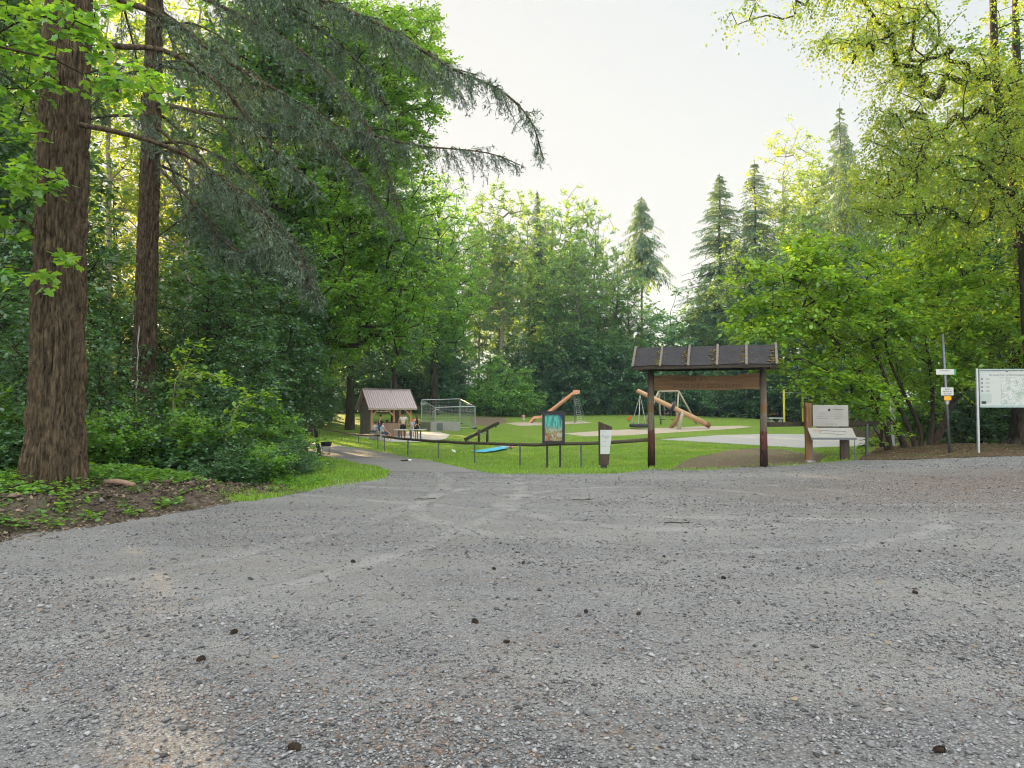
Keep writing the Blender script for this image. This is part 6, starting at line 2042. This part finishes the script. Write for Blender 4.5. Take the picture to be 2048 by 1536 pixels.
FAM['far_shrub_b'] = broadleaf('far_shrub_b', 116, 7, .08, [(0, 0, 3.8, 3.0, 2.8, 3.0), (1.4, 0, 1.8, 2.3, 2.3, 1.6), (-1.2, .4, 1.8, 2.4, 2.4, 1.6)], 290, M['leaf_dark'], M['bark_twig'], tw=5, lf=9, L=.8, ls=.21, droop=.18, clump=.45, cs=.6, tip=.01, step=.8)
FAM['spruce_a'] = spruce('spruce_a', 121, 25, 4.3, 3, M['needle_spruce'], M['bark_dark'], 300, 11, .42, pw=.75, cw=.12, gap=.36)
FAM['spruce_b'] = spruce('spruce_b', 122, 26, 3.9, 6, M['needle_spruce'], M['bark_dark'], 280, 11, .55, cw=.12, gap=.38)
FAM['spruce_bare'] = spruce('spruce_bare', 123, 27, 3.2, 12, M['needle_spruce'], M['bark_grey'], 120, 12, .8, tr=.2, pw=.6, gap=.36)
FAM['spruce_lone'] = spruce('spruce_lone', 124, 27, 4.0, 17.0, M['needle_spruce'], M['bark_grey'], 95, 13, 1.0, tr=.17, pw=.75, gap=.40)

CNT = [0]
def tree(fam, px, Y, H, wid, label, cat='tree', group=None, name='tree', dz=0, rz=None):
    """stand a tree at pixel column px and distance Y; H total height, wid crown width factor"""
    base = {'beech_a': 21, 'beech_b': 22, 'slim': 20, 'gold': 22, 'sapling_a': 7, 'sapling_b': 5.5, 'shrub_a': 1.9, 'shrub_b': 1.5, 'far_a': 24, 'far_b': 25, 'far_slim': 25, 'far_open': 27, 'far_airy': 27, 'far_shrub': 8, 'far_shrub_b': 7,
            'spruce_a': 25, 'spruce_b': 26, 'spruce_bare': 27, 'spruce_lone': 27}[fam]
    CNT[0] += 1
    g = onx(px, Y)
    s = H / base
    return place_tree(name, FAM[fam], g + Vector((0, 0, dz)), rz if rz is not None else CNT[0] * 2.399, label, cat, group, (s * wid, s * wid, s))

def top(py, Y, px=1024):
    """tree height for a tip that shows at pixel row py at distance Y"""
    return at(px, py, Y).z - h1((px - 1024) / FPX * Y, Y)

# far wood, behind the lawn: individual silhouettes
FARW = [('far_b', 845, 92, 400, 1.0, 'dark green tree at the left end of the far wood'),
        ('far_open', 1000, 88, 362, 1.05, 'broad pale green tree with a light trunk, highest left of the open sky'),
        ('far_open', 1065, 99, 378, .8, 'yellow green broad tree right behind the light trunked one'),
        ('spruce_a', 1076, 95, 378, .6, 'slim pointed spruce between two broad trees of the far wood'),
        ('far_a', 1112, 92, 405, .85, 'bushy dark tree right of the slim pointed spruce'),
        ('far_slim', 1148, 97, 368, 1.1, 'thin airy tree with a twin top above the far wood'),
        ('far_a', 1185, 95, 380, .62, 'thin yellow topped tree at the right shoulder of the far wood'),
        ('far_a', 1165, 86, 480, 1.1, 'bright bushy tree standing before the yellow topped thin one'),
        ('far_a', 1228, 90, 480, .9, 'lower sloping tree under the right shoulder of the far wood'),
        ('spruce_lone', 1286, 100, 390, 1.25, 'lone spruce with a long bare trunk in the gap of the far wood'),
        ('far_a', 1262, 90, 545, 1.0, 'low grey green tree left of the lone spruce trunk'),
        ('far_shrub', 1345, 92, 585, 1.05, 'rounded low tree in the gap below the open sky'),
        ('far_b', 1392, 96, 600, .8, 'low dark tree right of the gap'),
        ('spruce_a', 1442, 90, 345, 1.5, 'tall dense spruce right of the gap, first of the right group'),
        ('spruce_b', 1518, 88, 318, 1.5, 'tall spruce behind the gate roof, second of the right group'),
        ('far_airy', 1575, 86, 228, .85, 'tall airy yellow tree with a forked pale trunk above the gate'),
        ('far_slim', 1638, 90, 262, 1.1, 'yellowish slim tree between the airy tree and the tall right spruce'),
        ('spruce_b', 1694, 84, 205, 1.0, 'tallest pointed spruce of the right group'),
        ('spruce_bare', 1700, 70, 250, .9, 'tall conifer with a pale bare trunk behind the hazel'),
        ('far_a', 1760, 80, 300, .9, 'broad tree behind the hazel crown'),
        ('spruce_a', 1850, 76, 215, .95, 'spruce standing behind the birch branches'),
        ('far_a', 1930, 70, 260, .9, 'dark broad tree behind the birch branches'),
        ('far_b', 2030, 64, 220, .9, 'tree at the right rim behind the map board'),
        ('spruce_b', 1985, 58, 160, .85, 'spruce close behind the right trunk'),
        ('spruce_bare', 1000, 104, 420, 1.0, 'dark thin conifer trunk inside the far wood'),
        ('spruce_bare', 1090, 106, 420, 1.0, 'straight conifer trunk before bright sky inside the far wood'),
        ('spruce_bare', 958, 108, 430, 1.0, 'bare lower trunk with dead side branches at the left of the far wood'),
        ('far_a', 895, 94, 415, .9, 'grey green tree above the site fence'),
        ('far_a', 890, 84, 520, .8, 'rounded mid height tree left of the light trunked one'),
        ('far_a', 1085, 88, 520, .8, 'lower bushy tree in the middle of the far wood'),
        ('far_a', 1480, 82, 470, .9, 'bushy tree between the two right spruces'),
        ('far_a', 1590, 80, 420, 1.0, 'broad tree over the right half of the gate roof'),
        ('far_a', 1408, 88, 545, .8, 'slim leafy tree at the foot of the tall dense spruce'),
        ('far_a', 1660, 78, 400, 1.0, 'broad tree right of the gate roof')]
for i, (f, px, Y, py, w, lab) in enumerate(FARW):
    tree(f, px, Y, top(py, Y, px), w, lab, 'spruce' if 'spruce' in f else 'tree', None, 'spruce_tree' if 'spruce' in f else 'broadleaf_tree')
rr = random.Random(9)
# filler trees of the far wood that nothing tells apart
for i, px in enumerate((640, 740, 850, 1020, 1150, 1240, 1480, 1620, 1760, 1900)):
    px = px + rr.uniform(-20, 20); Y = rr.uniform(106, 124)
    py = np.interp(px, [600, 900, 1200, 1260, 1340, 1420, 1500, 1700, 2100], [400, 430, 520, 640, 690, 620, 420, 330, 300])
    tree(rr.choice(['far_a', 'far_b', 'far_b', 'spruce_a']), px, Y, top(py, Y, px), 1.0, 'tree deep inside the far wood, hidden behind the front row', 'tree', 'trees deep in the far wood', 'forest_tree')
# row of dark bushes along the wood edge
for i in range(19):
    px = 690 + i * 58 + rr.uniform(-14, 14); Y = np.interp(px, [690, 1000, 1400, 1800], [80, 88.5, 84, 66]) + rr.uniform(-1, 3.5)
    tree(rr.choice(['far_shrub', 'far_shrub_b']), px, Y, rr.uniform(6.5, 10.5) * Y / 88, rr.uniform(.85, 1.15), 'dark green bush in the continuous row along the edge of the far wood', 'bush', 'bushes along the far wood edge', 'forest_bush')
e = broadleaf('bush', 131, 6.2, .09, [(0, 0, 3.4, 3.4, 3.0, 2.7), (1.6, 0, 1.7, 2.6, 2.4, 1.4), (-1.6, 0, 1.7, 2.6, 2.4, 1.4)], 380, M['leaf_bush'], M['bark_twig'], tw=5, lf=10, L=.9, ls=.19, droop=.22, clump=.44, cs=.6, tip=.009, flat=.28, lift=.15)
g = onx(1005, 80); place_tree('bush', e, g, .4, 'light green spreading bush in front of the far wood, left of the slide', 'bush', None, top(712, 80) / 6.0)

# ------------------------------------------------------------------ left wood
# big broad tree that leans over the hut
o = onx(562, 31)
el = []
def E(px, py, Y, rx, ry, rz_):
    c = at(px, py, Y) - o
    el.append((c.x, c.y, c.z, rx, ry, rz_))
E(640, 330, 31, 4.6, 4.5, 4.2); E(760, 480, 30, 3.6, 4.0, 3.6); E(820, 640, 30, 1.7, 2.6, 1.9); E(760, 250, 31, 3.4, 4, 4.4); E(700, 80, 32, 4.6, 4.5, 3.8)
E(690, 600, 29.5, 2.6, 3, 2.2); E(810, 120, 32, 2.0, 3.0, 3.6); E(560, 150, 32, 4, 4, 4.5); E(845, 400, 30.5, 1.3, 2.0, 2.2); E(640, 690, 29.5, 1.9, 2.2, 1.4)
bt = broadleaf('oak', 141, 24, .42, el, 1900, M['leaf_mid'], M['bark_dark'], tw=6, lf=11, L=.68, ls=.135, droop=.2, clump=.47, cs=.42, shell=.6, tip=.012, lean=(2.0, 0), step=.8, flat=.3, tilt=.36, bow=.08)
place_tree('oak_tree', bt, o, 0, 'large spreading oak with an ivy grown trunk whose bright crown hangs towards the hut', 'oak tree')
# ivy sleeve of the trunk
def ivy(o, r, h, n, seed):
    rng = np.random.default_rng(seed)
    a = rng.random(n) * 6.28; z = rng.random(n) ** .8 * h
    rad = r * (1.15 + .5 * rng.random(n)) * (1 + .5 * np.exp(-z))
    P = np.column_stack([np.cos(a) * rad, np.sin(a) * rad, z])
    A = np.column_stack([np.cos(a) * .6, np.sin(a) * .6, rng.uniform(-1.2, .1, n)]) + rng.normal(size=(n, 3)) * .3
    V, F = leaves(P, A, np.column_stack([np.cos(a), np.sin(a), .5 + 0 * a]) + rng.normal(size=(n, 3)) * .3, rng.uniform(.07, .13, n), HEXL, .1)
    return mesh_np('ivy', V, F, M['leaf_dark'])
oak = [q for q in COL.objects if q.name == 'oak_tree'][0]
link('ivy', ivy(o, .42, 7.5, 3800, 5), oak)
# leafy elder below it
el.clear(); o = onx(640, 27.5)
E(620, 760, 27.5, 1.5, 1.6, 1.5); E(560, 700, 27.5, 1.3, 1.5, 1.6); E(640, 795, 27, .85, 1.2, .6); E(540, 790, 27, 1.4, 1.5, 1.3); E(600, 640, 28, 1.1, 1.3, 1.2); E(555, 850, 26.5, .6, 1, .7)
el2 = list(el)
eb = broadleaf('elder', 142, 5, .07, el2, 560, M['leaf_shade'], M['bark_twig'], tw=5, lf=10, L=.55, ls=.105, droop=.14, clump=.43, cs=.7, tip=.006, step=.5, tmpl=HEXL, lean=(-1.0, 0))
place_tree('elder_shrub', eb, o, 0, 'dense grey green elder shrub hanging over the path left of the fence end', 'shrub')

LEFTW = [('slim', 510, 29, 23, 1.0, 'dark straight trunk left of the ivy grown oak', 'slim'), 
         ('gold', 392, 46, 23, 1.0, 'sunlit golden tree seen right of the second fir trunk', ''), ('gold', 236, 52, 22, 1.0, 'sunlit golden tree in the gap between the two fir trunks', ''), ('gold', 310, 62, 24, 1.0, 'sunlit golden tree behind the second fir trunk', ''), ('slim', -30, 24, 23, 1.1, 'slim tree left of the thickest fir trunk', ''),
         ('beech_a', -230, 22, 22, 1.0, 'beech at the left rim beyond the thickest trunk', ''), ('slim', -110, 17.5, 20, .9, 'slim tree beside the left rim', ''), ('far_airy', 215, 40, 29, .9, 'airy tall tree above the gap between the two fir trunks', ''), ('far_airy', 370, 38, 29, .9, 'airy tall tree right above the second fir boughs', ''), ('far_airy', 60, 44, 30, .9, 'airy tall tree left of the thickest trunk', ''), ('beech_b', 520, 48, 27, 1.0, 'tall beech deep in the left wood above the shrubs', ''),
         ('beech_a', 620, 48, 27, 1.0, 'beech behind the oak crown', ''), ('beech_b', 700, 58, 26, 1.1, 'tree behind the hut roof, left of two', ''), ('beech_b', 790, 66, 27, 1.0, 'tree behind the hut roof, right of two', ''),
         ('beech_a', 870, 78, 27, 1.0, 'tree above the site fence before the far wood', ''), ('slim', 660, 70, 24, 1.1, 'slim tree behind the leaning pole', '')]
for f, px, Y, H, w, lab, _ in LEFTW:
    tree(f, px, Y, H, w, lab, 'tree', None, 'beech_tree' if 'beech' in f else 'broadleaf_tree')
for i in range(20):
    px = -160 + i * 42 + rr.uniform(-12, 12); Y = rr.uniform(56, 84)
    tree(rr.choice(['far_shrub', 'far_shrub_b']), px, Y, rr.uniform(6, 9.5) * Y / 75, rr.uniform(1.1, 1.4), 'dark bush on the floor of the left wood, deep behind the trunks', 'bush', 'bushes deep in the left wood', 'forest_bush')
for i in range(18):
    px = -250 + i * 52 + rr.uniform(-25, 25)
    if 90 < px < 440: continue
    Y = rr.uniform(46, 92) if i % 2 else rr.uniform(38, 60)
    tree(rr.choice(['beech_b', 'beech_a', 'slim', 'spruce_b']), px, Y, rr.uniform(22, 28), rr.uniform(.9, 1.15), 'tree deep inside the dark left wood', 'tree', 'trees deep in the left wood', 'forest_tree')
SAP = [('sapling_a', 60, 16.5, 6.5, 'layered beech sapling left of the thickest trunk'), ('sapling_b', 205, 15.5, 3.2, 'layered sapling right beside the thickest trunk'), ('sapling_a', 400, 21.0, 6.0, 'tall layered sapling between the two firs and the oak'),
       ('sapling_a', 213, 24, 7.4, 'tall sapling between the two fir trunks'), ('sapling_b', 420, 22, 6.5, 'sapling behind the white stemmed shoots'), ('sapling_a', 500, 24, 8.0, 'sapling before the dark straight trunk'),
       ('sapling_b', -20, 13.0, 4.5, 'sapling at the left rim'), ('sapling_a', 300, 27, 7.0, 'tall sapling behind the second fir'), ('sapling_b', 470, 19.5, 4.0, 'low bright sapling with bent stem by the wood edge'), ('sapling_a', 120, 27, 9.5, 'tall thin sapling behind the thickest trunk'),
       ('sapling_a', 20, 22, 9.0, 'tall sapling in the dark beyond the left rim'), ('sapling_b', 560, 25, 4.5, 'low sapling under the oak')]
for f, px, Y, H, lab in SAP:
    tree(f, px, Y, H, 1.0, lab, 'sapling', None, 'sapling')
SHR = [(215, 14.3, 1.5), (258, 15.0, 1.5), (328, 15.2, 1.35), (372, 15.6, 1.5), (420, 15.8, 1.3), (466, 15.6, 1.0), (300, 16.5, 1.25), (392, 17, 2.1), (452, 17.5, 2.0), (505, 17.2, 1.2), (540, 18.0, 1.3), (528, 20.0, 1.5), (520, 20.5, 2.0), (548, 23.5, 1.6), (18, 12.0, 1.3), (-40, 12.5, 1.6), (605, 18.6, .8), (480, 22, 2.6), (222, 17.5, 1.8), (436, 14.3, .75), (486, 14.7, .85), (528, 15.3, .8), (566, 16.2, .8), (598, 17.4, .65)]
nm = ['right beside the foot of the thickest trunk', 'above the short pale log', 'on the bank right of the pale log', 'at the middle of the soil bank', 'at the right part of the soil bank', 'at the right end of the soil bank', 'behind the soil bank before the second fir', 'behind the soil bank under the white shoots', 'behind the right end of the soil bank', 'at the left corner of the grass verge', 'on the grass verge below the table', 'in front of the half hidden table', 'behind the half hidden table', 'between the table and the grill', 'left of the thickest trunk', 'at the left rim by the lot', 'alone on the grass verge', 'under the oak, dark', 'between the two fir trunks', 'where the soil bank meets the grass verge', 'second from the soil bank along the grass verge', 'halfway along the left side of the grass verge', 'low at the grass verge in line with the table', 'lowest of all, far along the grass verge']
for i, (px, Y, h) in enumerate(SHR):
    tree('shrub_a' if i % 3 else 'shrub_b', px, Y, h, 1.0 if h > 1.4 else 1.3, ('leafy shrub ' if i % 3 else 'lighter leafy shrub ') + nm[i], 'shrub', None, 'shrub', dz=-.05)
# pale shoots
def shoots():
    for i, (pts, lab) in enumerate((([(345, 860, 16.5), (352, 800, 16.5), (375, 715, 16.4), (392, 690, 16.3)], 'pale bent shoot leaning right, by the second fir'), ([(345, 862, 16.3), (352, 760, 16.2), (385, 748, 16.1), (432, 752, 16.0), (445, 775, 15.9)], 'pale shoot that arches over to the right'), ([(440, 960, 15.5), (455, 870, 15.5), (478, 810, 15.4), (520, 790, 15.3)], 'pale slender stem rising from the bank below the oak'))):
        p = [Vector(at(*q)) for q in pts]; o = onx(pts[0][0], pts[0][2]); o2 = Vector((p[0].x, p[0].y, h1(p[0].x, p[0].y)))
        q, _ = resample([(0, 0, -.1)] + [tuple(v - o2) for v in p], .1)
        e = empty('shoot', o2, 0, lab, 'shoot')
        MB().tube([tuple(v) for v in q], np.linspace(.028, .008, len(q)).tolist(), 7).build('stem', M['bark_pale'], e, True)
        rng = np.random.default_rng(i); C = q[len(q) // 2::2]
        P, A, Nn, S, b, t = sprays(rng, C, np.tile([.6, -.2, .2], (len(C), 1)), 3, 8, .45, .11, .1, .25, 0, .3)
        V, F = leaves(P, A, Nn, S, HEXL)
        link('crown', mesh_np('crown', V, F, M['leaf_hazel']), e)
shoots()

# sycamore boughs reaching in from the left before the thick trunk
def sycamore():
    el.clear(); o = Vector((-8.6, 8.2, 0)); o.z = h1(o.x, o.y)
    def E2(px, py, Y, rx, ry, rz_):
        c = at(px, py, Y) - o; el.append((c.x, c.y, c.z, rx, ry, rz_))
    E2(0, 80, 9.5, .5, .9, .8); E2(-10, 330, 9.5, .45, .9, .7); E2(120, 50, 9.3, .40, .5, .22); E2(235, 150, 9.4, .42, .6, .24); E2(150, 110, 9.3, .4, .6, .26); E2(285, 185, 9.4, .22, .4, .14); E2(10, 510, 9.6, .32, .7, .35); E2(110, 535, 9.6, .34, .4, .10); E2(190, 20, 9.4, .35, .5, .22)
    V = broadleaf('sycamore', 151, 9, .13, list(el), 105, M['leaf_mid'], M['bark_twig'], tw=3, lf=6, L=.34, ls=.115, droop=.12, clump=.40, cs=1.2, tip=.004, step=.4, tmpl=MAPLE, flat=.3, tilt=.35, lift=0, bow=.05, szv=.3)
    place_tree('sycamore_tree', V, o, 0, 'sycamore with big lobed leaves reaching in before the thickest trunk', 'sycamore tree')
sycamore()

# ------------------------------------------------------------------ right side: hazel, birch, dark trunk
def hazel():
    o = onx(1826, 23.4); el.clear()
    def E3(px, py, Y, rx, ry, rz_):
        c = at(px, py, Y) - o; el.append((c.x, c.y, c.z, rx, ry, rz_))
    E3(1590, 590, 21.5, 2.1, 1.8, 1.5); E3(1520, 660, 21.5, 1.1, 1.5, 1.0); E3(1700, 620, 22.5, 2.2, 2.0, 2.0); E3(1660, 760, 22, 1.5, 1.6, .8); E3(1820, 640, 23.5, 2.3, 2, 2.2); E3(1930, 560, 24, 2.4, 2, 2.0); E3(1980, 680, 24, 2.0, 2, 1.6)
    E3(1730, 800, 22.5, 1.0, 1.4, .6); E3(1880, 760, 24, 1.6, 1.6, 1.1); E3(1560, 740, 21.2, .8, 1.2, .5); E3(2040, 600, 24, 1.6, 2, 2.0); E3(1760, 870, 22.3, .5, .6, .4); E3(1640, 510, 22, 1.3, 1.4, .8); E3(1900, 480, 24, 1.2, 1.4, .8)
    def st(*pts):
        q, _ = resample([at(*p) - o for p in pts], .45); return q
    stems = [(st((1780, 905, 23.0), (1773, 860, 22.9), (1745, 800, 22.6), (1700, 730, 22.2), (1640, 650, 21.8), (1585, 600, 21.5)), .075),
             (st((1812, 900, 23.4), (1790, 850, 23.2), (1745, 780, 22.8), (1690, 700, 22.4), (1625, 640, 22.0)), .085),
             (st((1832, 900, 23.5), (1815, 850, 23.4), (1780, 780, 23.1), (1745, 690, 22.8), (1700, 600, 22.5)), .075),
             (st((1842, 898, 23.6), (1838, 850, 23.5), (1800, 770, 23.3), (1770, 680, 23.0), (1790, 560, 23)), .06),
             (st((1858, 896, 23.7), (1866, 830, 23.7), (1862, 750, 23.7), (1850, 660, 23.7), (1846, 560, 23.7)), .07),
             (st((1866, 896, 23.8), (1890, 830, 23.9), (1930, 780, 24.1), (1975, 720, 24.2), (2010, 640, 24.3)), .065),
             (st((1872, 893, 23.8), (1905, 800, 24), (1915, 700, 24.1), (1925, 600, 24.2), (1940, 500, 24.2)), .055),
             (st((1775, 905, 22.8), (1765, 885, 22.7), (1758, 870, 22.4), (1740, 850, 22.3)), .03)]
    V = broadleaf('hazel', 161, 8, .08, list(el), 1080, M['leaf_hazel'], M['bark_twig'], tw=5, lf=10, L=.62, ls=.125, droop=.14, clump=.43, cs=.6, tip=.006, step=.55, tmpl=HEXL, flat=.26, tilt=.32, lift=.05, stems=stems, low=.6)
    place_tree('hazel_shrub', V, o, 0, 'large many stemmed hazel with bright leaves arching over the information stand', 'hazel')
hazel()

def birch():
    o = onx(2075, 22.0); el.clear()
    def E4(px, py, Y, rx, ry, rz_):
        c = at(px, py, Y) - o; el.append((c.x, c.y, c.z, rx, ry, rz_))
    E4(1680, 90, 19.5, 1.25, 1.5, .75); E4(1800, 40, 20, 1.6, 1.8, 1.2); E4(1490, 20, 19, .55, .8, .42); E4(1900, 150, 20.5, 2.3, 2.2, 2.2); E4(1820, 330, 20.5, 1.9, 2.0, 1.6); E4(1960, 330, 21, 2.3, 2.2, 1.9); E4(1790, 220, 20.3, .8, 1.2, 1.1)
    E4(1760, 400, 20.5, 1.1, 1.4, .8); E4(1900, 430, 21, 1.8, 1.8, .9); E4(2040, 150, 21, 2.4, 2.4, 2.4); E4(1950, 0, 20.5, 2.4, 2.4, 1.6); E4(2080, 380, 21.5, 1.8, 2, 1.6); E4(1590, 0, 19.3, .7, .9, .5); E4(1700, -40, 19.5, 1.3, 1.3, .8)
    tp, _ = resample([at(2085, 960, 22) - o, at(2062, 700, 22) - o, at(2050, 500, 22) - o, at(2030, 360, 21.8) - o, at(1995, 180, 21.5) - o, at(1985, -20, 21.3) - o, at(1975, -260, 21.2) - o], .7)
    l1, _ = resample([at(2050, 470, 22) - o, at(1985, 430, 21.6) - o, at(1900, 330, 21.2) - o, at(1830, 400, 20.9) - o, at(1770, 440, 20.6) - o], .5)
    V = broadleaf('birch', 171, 16, .24, list(el), 1350, M['leaf_birch'], M['bark_dark'], tw=5, lf=12, L=.66, ls=.072, droop=.55, clump=.455, cs=.55, tip=.007, step=.55, flat=.5, tilt=.5, lift=-.15, stems=[(tp, .27)], low=.3, bow=.16, shell=.6)
    place_tree('birch_tree', V, o, 0, 'birch with drooping yellow green branches reaching in from the upper right', 'birch tree')
    o = onx(2044, 25)
    e = empty('old_trunk', o, 0, 'dark thick tree trunk with mossy roots behind the map board', 'tree')
    parts = [bole('trunk', 18, .36, None, n=90, dz=.08, zfine=9, seed=6, flare=.5, depth=.05)]
    for a, L in ((-2.6, 1.3), (-1.9, 1.0), (2.9, 1.2), (-.6, 1.0)):
        p = np.array([(math.cos(a) * L * t, math.sin(a) * L * t, .42 * (1 - t) ** 1.5 - .12 * t) for t in np.linspace(.12, 1, 7)])
        parts.append(tubes_np(p[:-1], p[1:], np.linspace(.16, .05, 7)[:-1], np.linspace(.16, .05, 7)[1:], 8))
    V, F = merge(parts); link('trunk', mesh_np('trunk', V, F, M['bark_dark'], True), e)
    C, O = envelope_points(np.random.default_rng(4), [(0, 0, 11, 2.6, 2.6, 4.5)], 260, .46, .5, .55, 4)
    P, A, Nn, S, b, t = sprays(np.random.default_rng(4), C, O, 5, 9, .8, .15, .2)
    V, F = leaves(P, A, Nn, S); link('crown', mesh_np('crown', V, F, M['leaf_shade']), e)
birch()
RB = [('shrub_a', 1915, 26.5, 2.4, 'leafy shrub behind the sign post foot'), ('shrub_a', 1990, 28, 2.6, 'leafy shrub under the map board'), ('shrub_b', 2045, 29, 2.8, 'light shrub beside the mossy roots'), ('shrub_a', 2110, 27, 2.6, 'leafy shrub at the right rim'), ('shrub_b', 1830, 29, 2.6, 'light shrub behind the hazel stems'), ('sapling_a', 1960, 28, 6.0, 'sapling right of the hazel behind the map board'), ('sapling_b', 1905, 30, 4.5, 'low sapling behind the small sign post'), ('sapling_a', 1760, 33, 6.5, 'sapling behind the hazel stems'), ('sapling_a', 2060, 30, 8.0, 'tall sapling at the right rim')]
for f, px, Y, H, lab in RB: tree(f, px, Y, H, 1.2, lab, 'sapling' if 'sap' in f else 'shrub', None, 'sapling' if 'sap' in f else 'shrub')
for i, (f, px, Y, H, lab) in enumerate((('beech_a', 1900, 38, 17, 'beech behind the hazel crown'), ('beech_b', 2000, 34, 19, 'dark beech behind the map board'), ('slim', 1800, 48, 19, 'slim dark tree behind the hazel stems'), ('beech_a', 2090, 44, 22, 'beech at the right rim'), ('beech_b', 1960, 52, 22, 'beech deep behind the map board'))):
    tree(f, px, Y, H, 1.0, lab, 'tree', None, 'beech_tree' if 'beech' in f else 'broadleaf_tree')

# ------------------------------------------------------------------ evening haze
def haze():
    t = NT('haze')
    v = t.n('ShaderNodeVolumePrincipled')
    v.inputs['Color'].default_value = (.62, .86, 1, 1)
    v.inputs['Density'].default_value = HAZE
    v.inputs['Anisotropy'].default_value = .2
    t.l(v.outputs[0], t.out.inputs['Volume'])
    m = MB(); m.box((0, 300, 24.5), (1260, 1260, 55))
    o = m.build('haze', t.m)
    tag(o, kind='stuff')
HAZE = 0.00045
haze()
